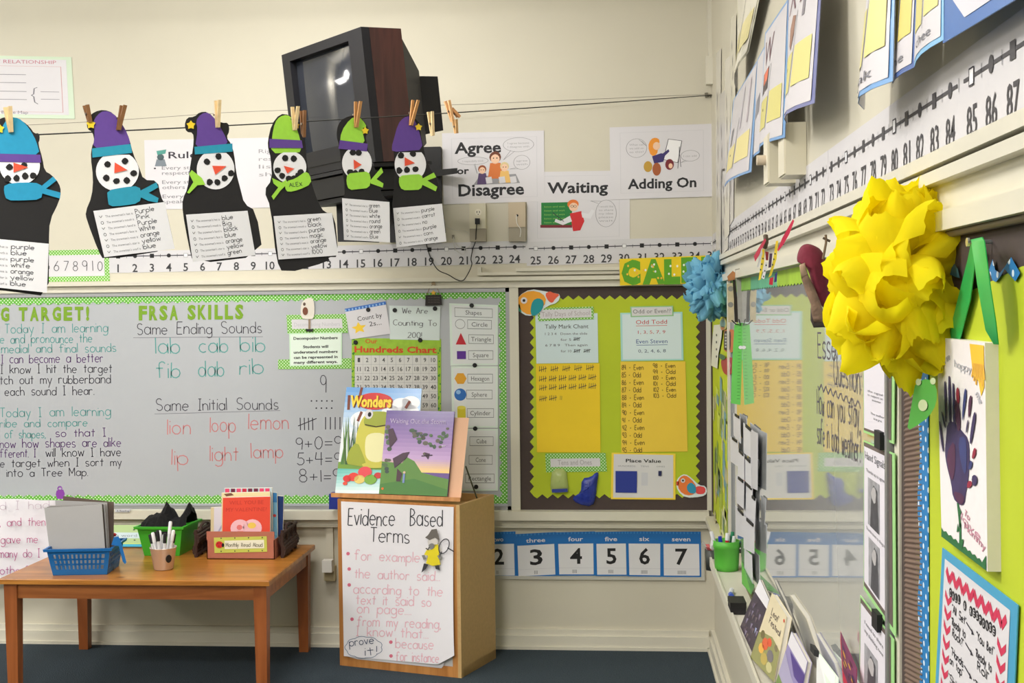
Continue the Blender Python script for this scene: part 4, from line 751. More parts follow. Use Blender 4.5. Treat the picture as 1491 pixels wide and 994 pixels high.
pin(662, 174, 664.5, 194, (190, 150, 100), 'clothespin hanging straight down below the crossed pair', .001, .02)

# ================================================================ television on its wall bracket
R3 = rot3(-.775, .098, -.025); O = Vector((-1.219, 5.3, 2.636)); tw, th_, td = .629, .548, .202
P = lambda a, d, c: O + R3 @ Vector(((a - .5) * tw, d, (c - .5) * th_))
t = thing('television', O, 'large dark tube television with brown side panel tilted high on the wall', 'television')
DK = M((22, 22, 26), .45, spec=.3); DK2 = M((16, 16, 19), .5)
b = MB()
def bar(a0, a1, c0, c1, d0, d1, m): b.prism([P(a0, d0, c0), P(a1, d0, c0), P(a1, d0, c1), P(a0, d0, c1)], [P(a0, d1, c0), P(a1, d1, c0), P(a1, d1, c1), P(a0, d1, c1)], m)
bar(0, 1, .93, 1, 0, .04, DK); bar(0, .1, .18, .93, 0, .04, DK); bar(.84, 1, .18, .93, 0, .04, DK); bar(0, 1, .0, .18, 0, .04, DK); b.build('bezel', t)
b = MB(); rows = []
for i in range(9):
    row = []
    for j in range(9):
        x = -1 + 2 * j / 8; y = -1 + 2 * i / 8; row.append(P(.47 + x * .375, .034 - .010 * (1 - x * x * .7) * (1 - y * y * .7), .555 + y * .378))
    rows.append(row)
b.grid(rows, M((40, 43, 50), .04, spec=.5), True); b.build('screen', t)
b = MB(); b.prism([P(0, .041, 0), P(1, .041, 0), P(1, .041, 1), P(0, .041, 1)], [P(.02, td, .02), P(1, td, .0), P(1, td, 1), P(.02, td, .98)], wood('tv_side_wood', (46, 24, 22), (64, 34, 30), .45, 'Z', 1.5, False)); b.build('cabinet', t)
b = MB(); b.prism([P(.02, td, .02), P(1, td, .02), P(.98, td, .96), P(.02, td, .96)], [P(.2, .36, .15), P(.82, .36, .15), P(.82, .36, .72), P(.2, .36, .72)], M((52, 52, 56), .5)); b.build('back_shell', t)
b = MB(); bar(.3, .82, .25, .68, .361, .46, DK); b.build('tube_housing', t)
b = MB(); bar(.1, .9, .06, .1, -.004, .0, DK2); b.build('control_strip', t)
t2 = thing('wall_bracket', (-1.1, 6.2, 2.3), 'black steel bracket and shelf with a recorder under the television', 'bracket')
b = MB(); Pb = lambda a, d, c: O + R3 @ Vector(((a - .5) * .6, d, c))
def bar2(a0, a1, d0, d1, c0, c1, m): b.prism([Pb(a0, d0, c0), Pb(a1, d0, c0), Pb(a1, d0, c1), Pb(a0, d0, c1)], [Pb(a0, d1, c0), Pb(a1, d1, c0), Pb(a1, d1, c1), Pb(a0, d1, c1)], m)
bar2(-.02, 1.0, .0, .3, -.292, -.277, BLACK); b.build('shelf', t2)
b = MB(); bar2(.04, .92, .01, .32, -.385, -.3, DK2); b.build('recorder', t2); 
b = MB(); c_ = PlY(5.05); b.face([Pb(.83, .008, -.33), Pb(.93, .008, -.33), Pb(.93, .008, -.352), Pb(.83, .008, -.352)], M((225, 228, 235))); b.build('white_sticker', t2)
b = MB(); bar2(.0, .9, .02, .28, -.41, -.39, BLACK); b.build('lower_shelf', t2)
p0 = PY(642, 214, YB - .03); p1 = PY(655, 345, YB - .03); b = MB(); b.bx(PY(566, 214, YB).x, p0.x, YB - .05, YB - .001, PY(620, 352, YB).z, p0.z, BLACK); b.build('wall_plate', t2)
b = MB(); b.prism([PY(635, 247, YB - .07), PY(666, 244.5, YB - .12), PY(666, 252.5, YB - .12), PY(635, 257, YB - .07)], [PY(635, 247, YB - .04), PY(666, 244.5, YB - .09), PY(666, 252.5, YB - .09), PY(635, 257, YB - .04)], BLACK); b.build('support_arm', t2)
b = MB(); b.tube([Vector((-.95, YB - .05, 2.25)), Vector((-1.0, 5.95, 2.24)), Vector((-1.15, 5.6, 2.24))], .028, BLACK, 8); b.build('swing_arm', t2)
b = MB(); b.prism([PY(487, 240, 5.5), PY(605, 240, 5.5), PY(600, 352, 5.5), PY(492, 352, 5.5)], [PY(487, 240, 5.62), PY(605, 240, 5.62), PY(600, 352, 5.62), PY(492, 352, 5.62)], M((20, 20, 24), .5)); b.build('hanging_frame', t2)

# ================================================================ table
TZ = .545; WX = wood('varnished_pine', (154, 96, 34), (188, 126, 56), .28, 'X'); WLEG = wood('varnished_pine_leg', (140, 76, 34), (164, 94, 48), .35, 'Z', 1, False); WAP = wood('varnished_pine_apron', (142, 80, 36), (172, 104, 52), .35, 'X', 1.2)
xL, xR_, yF, yK = -2.84, -1.565, 5.52, 6.39
t = thing('table', ((xL + xR_) / 2, 5.95, 0), 'low varnished pine table standing against the wall under the whiteboard', 'table')
b = MB(); bm_ = .006
rim = lambda z, i: [(xL + i, yF + i, z), (xR_ - i, yF + i, z), (xR_ - i, yK - i, z), (xL + i, yK - i, z)]
b.prism(rim(TZ - .004, 0), rim(TZ - .024, 0), WX); b.prism(rim(TZ, .004), rim(TZ - .004, 0), WX); b.build('tabletop', t)
for n, q in (('apron', (xL + .03, xR_ - .03, yF + .03, yF + .05)), ('apron', (xL + .03, xR_ - .03, yK - .05, yK - .03)), ('apron', (xL + .025, xL + .045, yF + .03, yK - .03)), ('apron', (xR_ - .045, xR_ - .025, yF + .03, yK - .03))):
    b = MB(); b.bx(*q, TZ - .095, TZ - .024, WAP); b.build(n, t)
for lx in (xL + .05, xR_ - .05):
    for ly in (yF + .05, yK - .05):
        b = MB(); s = .031; r = .024; b.prism([(lx - s, ly - s, TZ - .024), (lx + s, ly - s, TZ - .024), (lx + s, ly + s, TZ - .024), (lx - s, ly + s, TZ - .024)], [(lx - r, ly - r, 0), (lx + r, ly - r, 0), (lx + r, ly + r, 0), (lx - r, ly + r, 0)], WLEG); b.build('leg', t)
# ---- containers on the table
def tub(o, ex, ey, w, d, h, fl, th, m, b, holes=None, rimw=.012):
    """open box: o front left bottom corner, ex/ey unit directions, fl flare at the rim"""
    ex, ey = Vector(ex).normalized(), Vector(ey).normalized(); ez = Vector((0, 0, 1)); o = Vector(o)
    Q = lambda a, c, z, i=0: o + ex * (a * w + (2 * a - 1) * (fl * z / h - i)) + ey * (c * d + (2 * c - 1) * (fl * z / h - i)) + ez * z
    cs = [(0, 0), (1, 0), (1, 1), (0, 1)]
    b.prism([Q(*c, 0) for c in cs], [Q(*c, th) for c in cs], m)
    for k in range(4):
        a, c = cs[k], cs[(k + 1) % 4]
        if holes and k in holes:
            nx, nz = holes[k]; L = lambda s, z, i: Q(*a, z, i).lerp(Q(*c, z, i), s)
            zs = [h * .22 + (h * .56) * j / nz for j in range(nz + 1)]; xs = [.07 + .86 * j / nx for j in range(nx + 1)]
            def pan(s0, s1, z0, z1): b.prism([L(s0, z0, 0), L(s1, z0, 0), L(s1, z1, 0), L(s0, z1, 0)], [L(s0, z0, th), L(s1, z0, th), L(s1, z1, th), L(s0, z1, th)], m)
            pan(0, 1, 0, zs[0]); pan(0, 1, zs[-1], h); pan(0, xs[0], zs[0], zs[-1]); pan(xs[-1], 1, zs[0], zs[-1]); g = .3
            for i in range(nx - 1): x_ = xs[i + 1]; e = (xs[1] - xs[0]) * g / 1.2; pan(x_ - e, x_ + e, zs[0], zs[-1])
            for j in range(nz - 1): z_ = zs[j + 1]; e = (zs[1] - zs[0]) * .18; pan(xs[0], xs[-1], z_ - e, z_ + e)
        else: b.prism([Q(*a, 0), Q(*c, 0), Q(*c, h), Q(*a, h)], [Q(*a, 0, th), Q(*c, 0, th), Q(*c, h, th), Q(*a, h, th)], m)
    R = rimw
    for k in range(4):
        a, c = cs[k], cs[(k + 1) % 4]; b.prism([Q(*a, h, -R), Q(*c, h, -R), Q(*c, h, th), Q(*a, h, th)], [Q(*a, h - .012, -R), Q(*c, h - .012, -R), Q(*c, h - .012, th), Q(*a, h - .012, th)], m)
    return Q
BLP = M((32, 108, 178), .35, .03, 30)
fl_, fr_ = PZ(*zG(240, 490), TZ), PZ(*zG(498, 478), TZ); fr_.y = fl_.y + .03; ex = (fr_ - fl_).normalized(); ey = Vector((-ex.y, ex.x, 0))
t = thing('basket', (fl_ + fr_) / 2, 'blue perforated plastic basket at the left front of the table, holding grey boards', 'basket')
b = MB(); bw = (fr_ - fl_).length; Q = tub(fl_, ex, ey, bw, .20, .128, .022, .003, BLP, b, {0: (12, 3), 1: (8, 3), 3: (8, 3)}); b.build('basket_shell', t, org=None)
b = MB(); hp = lambda x, y, dy: PY(*zY(x, y), fl_.y + .04 + dy)
b.prism([hp(700, 590, 0), hp(722, 525, 0), hp(760, 520, 0), hp(780, 560, 0), hp(826, 735, 0), hp(815, 752, 0), hp(795, 730, 0), hp(762, 600, 0), hp(738, 598, 0)], [hp(700, 590, .02), hp(722, 525, .02), hp(760, 520, .02), hp(780, 560, .02), hp(826, 735, .02), hp(815, 752, .02), hp(795, 730, .02), hp(762, 600, .02), hp(738, 598, .02)], BLP); b.build('handle', t)
def board(x, y, px, dy, thk, m, lab, edge=None):
    Yb = fl_.y + dy; fq = [PY(*zG(*p), Yb + (0.0 if i < 2 else 0)) for i, p in enumerate(px)]
    b = MB(); b.prism(fq, [p + Vector((.0, thk, 0)) for p in fq], m); return b.build('lap_board', None, lab, 'board', 'lap boards in the blue basket')
GR = M((176, 174, 174), .45, .02, 10); EDG = M((70, 62, 58), .6)
board(0, 0, [(200, 183), (460, 168), (482, 470), (236, 470)], .045, .004, GR, 'grey lap board at the front of the blue basket')
for k in range(3): board(0, 0, [(212 + k * 7, 180 - k * 3), (466 + k * 7, 167 - k * 1), (488 + k * 6, 470), (240 + k * 4, 470)], .056 + k * .013, .003, [EDG, GR, M((150, 146, 142), .5)][k], ['dark edged lap board directly behind the front grey one', 'grey lap board sandwiched between two others in the blue basket', 'dull grey lap board before the tall rear ones'][k])
board(0, 0, [(250, 150), (484, 160), (500, 470), (268, 470)], .105, .004, M((168, 167, 168), .45), 'grey lap board standing higher at the back of the basket')
board(0, 0, [(285, 131), (514, 158), (512, 470), (300, 470)], .125, .004, M((98, 84, 76), .6), 'brown backed lap board rearmost in the blue basket')
b = MB(); b.tube([PY(*zY(712, 520), fl_.y + .19), PY(*zY(720, 500), fl_.y + .19), PY(*zY(738, 510), fl_.y + .19)], .008, M((200, 50, 50), .4), 8); b.build('red_knob', None, 'small red marker cap showing between the blue basket and its handle', 'marker')
# green bin
gl, gr_ = PZ(*zG(668, 392), TZ), PZ(*zG(810, 402), TZ); gr_.y = gl.y = (gl.y + gr_.y) / 2 - .02
GB = M((70, 182, 52), .4, .02, 20); t = thing('storage_bin', (gl + gr_) / 2 + Vector((0, .1, 0)), 'bright green plastic bin at the back of the table filled with black cloth', 'bin')
b = MB(); ex = Vector((1, 0, 0)); ey = Vector((.04, 1, 0)); gh = PY(720, 767, gl.y).z - TZ; Q = tub(gl, ex, ey, (gr_ - gl).length, .18, gh, .026, .003, GB, b, None, .012); b.build('bin_shell', t)
b = MB(); hq = PlY(gl.y - .026); b.slab(hq, [zY(1042, 483), zY(1168, 478), zY(1168, 520), zY(1042, 520)], M((14, 14, 14)), .0, .004); b.build('handle_slot', t)
b = MB(); nx_, ny_ = 18, 10; rows = []; zt_ = TZ + gh; hs = lambda a: .028 + .075 * max(0, 1 - abs(a - .47) / .13) + .085 * max(0, 1 - abs(a - .93) / .12) + .028 * max(0, 1 - abs(a - .3) / .3)
for j in range(ny_ + 1):
    row = []
    for i in range(nx_ + 1):
        a = i / nx_; c = j / ny_; p = gl + ex * ((gr_ - gl).length * (a * 1.3 - .13) ) + ey * (.165 * c + .01); row.append(Vector((p.x, p.y, zt_ + (hs(a) * (1 - abs(c - .5) * 1.0) if 0 < j < ny_ else -.012) + random.uniform(-.007, .007))))
    rows.append(row)
b.grid(rows, M((20, 20, 22), .9, .2, 60, .6), False); b.build('black_cloth', None, 'crumpled black cloth piled in the green bin', 'cloth')
# leaning sign behind
def d(b, f, o):
    b.rect(f, 0, .86, 1, 1, M((60, 170, 205)), o); b.rect(f, .02, .34, .98, .6, M((196, 214, 222)), o); b.rect(f, 0, .82, 1, .85, M((200, 220, 120)), o); b.rect(f, 0, .97, 1, 1, M((40, 40, 50)), o + .0004)
    for x in (.3, .75):
        for y in (.22, .68): b.ell(f, x, y, .02, .025, MARK, o, 8)
    b.text(f, "is a word", .3, .53, .12, M((130, 140, 150)), o + .0004, w=.5)
qd = Qd(PY(*zG(420, 262), 6.33), PY(*zG(668, 262), 6.33), Vector((PY(*zG(668, 386), 6.25).x, 6.27, TZ + .002)), Vector((PY(*zG(420, 386), 6.25).x, 6.27, TZ + .002))); b = MB(); b.slab(qd, [(0, 0), (1, 0), (1, 1), (0, 1)], M((170, 196, 138), .5), 0, .004); d(b, qd, .0045)
b.build('leaning_sign', None, 'pale green and blue sign leaning on the wall behind the blue basket', 'sign')
# marker cup
cc = PZ(*zG(728, 468), TZ); cc.y += .035; t = thing('marker_cup', (cc.x, cc.y, TZ), 'shiny metal cup with a dark round emblem on the table, full of markers', 'cup')
b = MB(); b.lathe((cc.x, cc.y, TZ), [(0, .001), (.041, .001), (.045, .004), (.061, .102), (.063, .104), (.063, .107), (.059, .106), (.043, .006), (0, .006)], M((222, 210, 200), .25, metal=.5, var=.05, scale=8), 28); b.build('cup_body', t)
b = MB(); p_ = Vector((cc.x + .03, cc.y - .0395, TZ + .065)); n_ = Vector((.72, -.69, -.14)).normalized(); s_ = n_.cross(Vector((0, 0, 1))).normalized(); u_ = s_.cross(n_)
c0_ = Vector((cc.x, cc.y, TZ + .065)) + n_ * .0555; b.prism([c0_ + n_ * .002 + s_ * .014 * cos(a * pi / 8) + u_ * .019 * sin(a * pi / 8) for a in range(16)], [c0_ - n_ * .004 + s_ * .014 * cos(a * pi / 8) + u_ * .019 * sin(a * pi / 8) for a in range(16)], BLACK); b.build('emblem', t)
mk = [(-.034, 0, -.25, 1), (-.02, -.02, -.12, 0), (-.005, -.03, 0.0, 1), (.006, -.015, .12, 0), (.014, -.03, .02, 1), (.03, -.015, .15, 0), (.028, .01, .1, 1), (-.012, .012, -.05, 0), (.008, .02, .3, 0), (-.03, .018, -.2, 1)]
for i, (dx, dy, tl, bl) in enumerate(mk):
    b0 = Vector((cc.x + dx * .8, cc.y + dy * .8, TZ + .012)); ax = Vector((dx * 6 + tl * .15, dy * 4, 1)).normalized(); L = .158 + .012 * (i % 3) + (.03 if i == 8 else 0)
    T2 = thing('dry_erase_marker', b0, ('black' if bl else 'white') + ' marker in the metal cup, ' + ['leftmost and leaning out', 'left front one', 'front one with a dark cap', 'centre front one', 'front right one in black', 'rightmost white one', 'right rear one in black', 'centre rear one', 'tallest, leaning right', 'rear left one in black'][i], 'marker', 'markers in the metal cup')
    c1, c2 = (BLACK, M((225, 225, 228), .35)) if bl else (M((228, 228, 232), .35), BLACK)
    b = MB(); b.tube([b0, b0 + ax * L * .72], .0075, c2 if bl else c1, 10); b.build('barrel', T2); b = MB(); b.tube([b0 + ax * L * .72, b0 + ax * L * .97, b0 + ax * L], [.0084, .0084, .006], c1 if bl else M((240, 240, 242), .3), 10); b.build('cap', T2)
# book box
Yk = 6.0; bl, br_ = PY(*zG(936, 414), Yk), PY(*zG(1242, 412), Yk); bw = br_.x - bl.x; bh = PY(*zG(1090, 291), Yk).z - TZ
t = thing('book_box', ((bl.x + br_.x) / 2, Yk, TZ), 'reddish cardboard book box with a ladybird label at the right of the table', 'box'); CB = M((176, 108, 88), .7, .05, 20)
b = MB(); b.bx(bl.x, br_.x, Yk, Yk + .004, TZ, TZ + bh, CB); b.bx(bl.x, br_.x, Yk, Yk + .22, TZ, TZ + .004, CB); b.bx(bl.x, br_.x, Yk + .216, Yk + .22, TZ, TZ + bh * .8, CB); b.bx(bl.x, bl.x + .004, Yk, Yk + .22, TZ, TZ + bh * .7, CB); b.bx(br_.x - .004, br_.x, Yk, Yk + .22, TZ, TZ + bh * .7, CB); b.build('box_shell', t)
f = PlY(Yk); b = MB(); b.slab(f, mp(zG, [(967, 318), (1206, 312), (1208, 382), (970, 388)]), M((196, 204, 92)), .001, .0012); b.slab(f, mp(zG, [(1015, 332), (1194, 328), (1195, 366), (1016, 370)]), M((232, 232, 214)), .0024, .0008)
for i in range(4):
    for y in (321, 380): b.ell(f, *zG(1000 + i * 62, y - i), 1, 1, MARK, .0034, 6)
b.hand(f, "Monthly Read Aloud", *zG(1022, 360), 6, M((130, 130, 110)), .0036, w=53, lw=.8); b.build('label_card', t)
b = MB(); b.slab(f, ellp(*zG(992, 350), 5.5, 5, 14), M((200, 40, 40)), .003, .0015); b.ell(f, *zG(1008, 352), 2, 3, BLACK, .0046, 8)
for q in ((985, 345), (996, 344), (990, 357)): b.ell(f, *zG(*q), .8, .8, BLACK, .0047, 6)
b.build('ladybird', t)
WI = M((58, 38, 32), .6, .2, 40, .5)
t = thing('wicker_basket', ((bl.x + br_.x) / 2, Yk + .15, TZ), 'dark woven basket behind the reddish book box, showing at both its sides', 'basket'); b = MB()
xs0, xs1 = PY(*zG(906, 400), 6.1).x, PY(*zG(1292, 400), 6.1).x; hh = .125
for k in range(9):
    z = TZ + .01 + k * hh / 9; g = .01 * sin(k * .8); y0_, y1_ = Yk + .035, Yk + .3
    b.tube([(xs0 - g, y0_, z), (xs0 - g, y1_, z + .01)], .0105, WI, 6); b.tube([(xs1 + g, y0_, z), (xs1 + g, y1_, z + .01)], .0105, WI, 6); b.tube([(xs0, y1_, z), (xs1, y1_, z)], .0105, WI, 6)
b.build('weave', t, kind='stuff')
for x in (xs0, xs1):
    for yy in (.04, .12, .21, .29): b = MB(); b.tube([(x, Yk + yy, TZ), (x, Yk + yy, TZ + hh + .012)], .009, WI, 6); b.build('stake', t)
for x, sgn, lb in ((xs0, 1, 0), (xs1, -1, 1)):
    b = MB(); b.tube([(x, Yk + .10, TZ + hh), (x, Yk + .12, TZ + hh + .02), (x, Yk + .17, TZ + hh + .028), (x, Yk + .22, TZ + hh + .02), (x, Yk + .24, TZ + hh)], .007, WI, 6); b.build('handle', t)
def tbook(px, dy, thk, m, lab, draw=None, z=zG):
    Yb = Yk + dy; f = Qd(*[PY(*z(*p), Yb) for p in px], 1, 1.3, (0, -1, 0)); b = MB(); c = [f.at(*q) for q in ((0, 0), (1, 0), (1, 1.3), (0, 1.3))]
    T = b; b.prism(c, [p + Vector((0, thk, 0)) for p in c], m)
    if draw: draw(b, f, .0006)
    o = b.build('picture_book', None, lab, 'book', 'books in the book box'); q = [p + Vector((0, thk * .12, 0)) for p in c]; e = Vector((.0015, 0, .0015))
    b = MB(); b.prism([q[0] + e, q[1] + e, q[2] + e, q[3] + e], [p + Vector((0, thk * .7, 0)) + e for p in q], M((232, 228, 216))); b.build('pages', o); return o
def d(b, f, o):
    P2 = M((240, 190, 200)); b.ell(f, .37, .7, .2, .2, P2, o); b.ell(f, .63, .7, .2, .2, P2, o); b.poly(f, [(.18, .76), (.5, 1.12), (.82, .76), (.5, .7)], P2, o + .0001)
    b.text(f, "WILL YOU BE", .5, .16, .09, M((200, 60, 50)), o, al='c', w=.72); b.text(f, "MY VALENTINE?", .5, .32, .09, M((200, 60, 50)), o, al='c', w=.86)
    b.ell(f, .36, .68, .06, .06, M((225, 120, 120)), o + .0003, 10); b.poly(f, [(.32, .76), (.44, .76), (.46, .92), (.3, .92)], M((235, 150, 150)), o + .0003); b.poly(f, [(.56, .8), (.68, .78), (.72, .92), (.5, .94)], M((205, 50, 60)), o + .0003); b.ell(f, .62, .64, .09, .07, M((236, 200, 90)), o + .0003, 10); b.rect(f, .6, .92, .68, 1.05, M((70, 80, 160)), o + .0003)
tbook([(1008, 138), (1222, 133), (1220, 395), (1004, 395)], .02, .014, M((228, 78, 58), .45), 'orange red picture book with a pink heart, front of the book box', d)
tbook([(1002, 117), (1220, 112), (1222, 395), (1002, 395)], .045, .012, M((232, 220, 170), .5), 'cream picture book behind the orange red one', lambda b, f, o: b.poly(f, [(.05, .02), (.2, .0), (.26, .05), (.1, .07)], M((120, 80, 60)), o))
tbook([(1014, 96), (1230, 94), (1232, 395), (1014, 395)], .07, .012, M((190, 205, 215), .4), 'pale picture book with red and pink lettering, tallest in the book box', lambda b, f, o: [b.rect(f, .02 + k * .12, .005, .11 + k * .12, .08, M(random.choice(((200, 40, 70), (225, 70, 110), (110, 30, 60)))), o) for k in range(8)])
tbook([(1190, 112), (1252, 116), (1256, 395), (1190, 395)], .09, .01, M((120, 175, 205), .4), 'light blue picture book with a red dot at the right of the box', lambda b, f, o: (b.ell(f, .82, .48, .12, .03, M((200, 60, 60)), o), b.rect(f, .5, .0, 1, .2, M((60, 130, 190)), o)))
tbook([(1230, 128), (1282, 132), (1276, 395), (1230, 395)], .115, .012, M((36, 62, 120), .4), 'navy picture book rightmost in the book box')
tbook([(968, 182), (1014, 180), (1014, 395), (966, 395)], .06, .012, M((214, 212, 224), .4), 'white picture book just left of the orange red one', lambda b, f, o: b.line(f, [(.2, .8), (.8, .5)], .08, M((170, 170, 200)), o))
tbook([(953, 182), (972, 182), (970, 395), (952, 395)], .09, .01, M((216, 200, 160), .5), 'tan edged picture book leftmost in the book box')

# ================================================================ chart pad left of the table
YP = 6.36; t = thing('chart_paper', PY(30, 845, YP), 'white chart paper with pink handwriting hung behind the table at the left', 'paper'); f = PlY(YP)
xl = -180; b = MB(); rows = []
def cy(x, v): return YP - .012 * sin(x * .05 + v * 2) - (.02 * v)
cols = [xl, -120, -60, 0, 30, 60, 80, 88]
for v in (0, .15, .3, .5, .7, .85, 1): rows.append([PY(x - (6 if v > .7 and x > 70 else 0), 726 + v * 118 + (0 if x < 60 else (2 if v == 0 else 0)), cy(x, v)) for x in cols])
b.grid(rows, M((236, 233, 240), .6), True); b.build('sheet', t); fz_ = PlY(YP - .034); b = MB()
for s, x, y, w_, c in (("d I had", 0, 742, 72, (205, 190, 205)), (", and then", 0, 766, 66, (190, 90, 140)), ("gave me", 1, 791, 54, (190, 90, 140)), ("many do I", -2, 812, 60, (180, 80, 140)), ("other?", 0, 836, 42, (180, 90, 150))): b.hand(fz_, s, x, y, 12, M(c), 0, w=w_, lw=1, ang=-.02)
b.build('handwriting', t, kind='stuff')
b = MB(); f2 = PlY(YP - .04); b.slab(f2, mp(zY, [(242, 140), (262, 128), (300, 130), (312, 165), (296, 208), (246, 206), (236, 170)]), M((140, 70, 170), .4), 0, .012); b.ring(f2, *zY(270, 120), 3, 3, 1.4, M((140, 70, 170), .4), .006, 12); b.tube([f2.at(*zY(258, 140), .005), f2.at(*zY(256, 112), .005), f2.at(*zY(284, 112), .005), f2.at(*zY(286, 140), .005)], .0025, M((150, 80, 180), .4), 6); b.build('paper_clip', None, 'purple plastic clip on the top right corner of the white chart paper', 'clip')

# ================================================================ cart
CT = .83; fl3 = Vector((-1.375, 6.09, 0)); fr3 = Vector((-.743, 5.90, 0)); exC = (fr3 - fl3).normalized(); bk = Vector((-.611, 6.247, 0)); eyC = (bk - fr3).normalized(); Lw = (fr3 - fl3).length; Ld = (bk - fr3).length
LAMN = M((196, 158, 100), .5, .05, 12, name='oak_laminate'); LAMD = wood('oak_edge', (170, 110, 52), (196, 136, 74), .45, 'Z', 1, False); LAMS = M((196, 162, 110), .55, .06, 60)
C = lambda a, d, z: fl3 + exC * a + eyC * d + Vector((0, 0, z))
t = thing('teaching_cart', C(Lw / 2, Ld / 2, 0), 'wooden teaching cart with chart paper on its front standing by the wall', 'cart')
def cbx(a0, a1, d0, d1, z0, z1, m, n, par=None):
    b = MB(); b.prism([C(a0, d0, z0), C(a1, d0, z0), C(a1, d1, z0), C(a0, d1, z0)], [C(a0, d0, z1), C(a1, d0, z1), C(a1, d1, z1), C(a0, d1, z1)], m); return b.build(n, par or t)
cbx(0, Lw, .02, Ld, .0, .045, LAMS, 'plinth'); cbx(0, .018, .016, Ld, .045, CT - .0, LAMS, 'side_panel'); cbx(Lw - .018, Lw, .0, Ld, .0, CT, LAMS, 'side_panel'); cbx(.018, Lw - .018, Ld - .015, Ld, .045, CT, LAMS, 'back_panel')
cbx(.018, Lw - .018, .016, Ld - .015, CT - .055, CT - .04, LAMN, 'top_shelf')
cbx(0, Lw - .018, 0, .016, .0, .05, LAMD, 'bottom_rail'); cbx(0, Lw - .018, 0, .016, CT - .09, CT, LAMD, 'top_rail'); cbx(0, .03, 0, .016, .05, CT - .09, LAMD, 'stile'); cbx(Lw - .045, Lw - .018, 0, .016, .05, CT - .09, LAMD, 'stile')
cbx(.03, Lw - .045, .006, .016, .05, CT - .09, M((205, 205, 205), .35), 'marker_panel')
nC = exC.cross(Vector((0, 0, 1))).normalized(); 
if nC.dot(CAM - fl3) < 0: nC.negate()
CP = Pl(fl3, nC)
t = thing('chart_pad', C(Lw / 2, -.01, CT - .05), 'white chart paper headed Evidence Based Terms hung on the cart front', 'poster')
b = MB(); b.slab(CP, mp(zW, [(62, 60), (652, 90), (655, 195), (650, 760), (600, 905), (590, 916), (145, 868), (80, 850)]), M((214, 212, 216), .6), .001, .0015); b.build('under_sheet', t)
class SFr:
    n = nC
    def at(s, x, y, o=0):
        a = max(0, min(1, ((x - 480) * 3.627 - 60) / 600)); c = max(0, min(1, ((y - 720) * 3.627 - 35) / 850)); return CP.at(x, y, .010 + .004 * sin(a * 5 + c * 3) + .05 * max(0, a - .75) * max(0, c - .5) + o)
SF = SFr(); b = MB(); N = 28; rows = []
for v in range(29):
    row = []
    for h in range(N + 1):
        a, c = h / N, v / 28; x = (60 + (655 - 60) * a) * (1 - c) + (75 + (640 - 75) * a) * c + 18 * c * c * a; y = (35 + 30 * a) * (1 - c) + (852 + 52 * a) * c
        if a > .85 and c > .85: y -= 55 * (a - .85) / .15 * (c - .85) / .15
        row.append(SF.at(*zW(x, y), 0))
    rows.append(row)
b.grid(rows, M((236, 234, 240), .6), True); b.build('front_sheet', t)
b = MB(); Wl = .0008
def cw(s, x, y, h, w_, c, lw=1.0, ang=.035): b.hand(SF, s, *zW(x, y), h / 3.627, M(c), Wl, w=w_ / 3.627, lw=lw, ang=ang)
K_ = (58, 58, 66)
cw("Evidence", 97, 158, 88, 245, K_, 1.5); cw("Based", 425, 164, 92, 170, K_, 1.5); cw("Terms", 215, 248, 78, 205, K_, 1.4)
for s, x, y, w_ in (("for example", 130, 345, 345), ("the author said...", 132, 440, 450), ("according to the", 125, 520, 470), ("text it said so", 140, 578, 395), ("on page....", 145, 625, 285), ("from my reading,", 145, 692, 440), ("I know that...", 140, 745, 380), ("because", 348, 810, 200), ("for instance", 350, 878, 225)): cw(s, x, y, 52, w_, (232, 184, 198), 1.3)
for x, y in ((97, 311), (103, 392), (103, 476), (118, 657), (323, 778), (324, 851)): b.ell(SF, *zW(x, y), 2.6, 2.6, M((214, 110, 135)), Wl, 12)
cl = []
for k in range(48):
    a = 2 * pi * k / 48; r = 1 + .09 * abs(sin(a * 4.5)); cl.append(zW(180 + 92 * r * cos(a), 806 + 54 * r * sin(a)))
b.line(SF, cl + [cl[0]], .8, M((100, 120, 150)), Wl); cw("prove", 105, 800, 40, 130, (70, 80, 110), 1.1, -.12); cw("it!", 188, 850, 46, 62, (70, 80, 110), 1.1, -.1); b.build('handwriting', t, kind='stuff')
# detective drawing, cut paper
Y_ = M((232, 214, 40), .7); G_ = M((130, 130, 128), .7)
t2 = thing('detective_cutout', CP.at(*zW(545, 300), .032), 'paper detective in a yellow coat with magnifying glass on the chart paper', 'paper craft')
def dc(n, P, m, o, sm=0): b = MB(); P = mp(zW, P); b.slab(CP, smoothp(P, sm) if sm else P, m, o - .013, .001); b.build(n, t2)
dc('coat', [(548, 262), (572, 262), (578, 300), (575, 330), (585, 368), (545, 376), (508, 362), (520, 322), (498, 316), (512, 292), (535, 290)], Y_, .031); dc('hat', [(504, 226), (520, 212), (538, 184), (565, 180), (572, 205), (580, 240), (555, 226), (528, 240)], M((110, 105, 100)), .0325)
dc('head', [(516, 240), (530, 228), (560, 226), (574, 245), (566, 268), (545, 286), (522, 275)], M((215, 210, 205)), .031, 1); dc('beard', [(522, 262), (545, 254), (556, 272), (540, 292), (524, 280)], G_, .0325, 1)
dc('left_boot', [(498, 362), (522, 368), (508, 392), (484, 412)], M((60, 60, 65)), .0315); dc('right_boot', [(556, 376), (576, 372), (582, 398), (560, 392)], M((60, 60, 65)), .0315); dc('left_hand', [(486, 320), (502, 318), (510, 340), (496, 344)], G_, .0325); dc('right_hand', [(568, 322), (586, 316), (594, 334), (578, 342)], G_, .0325)
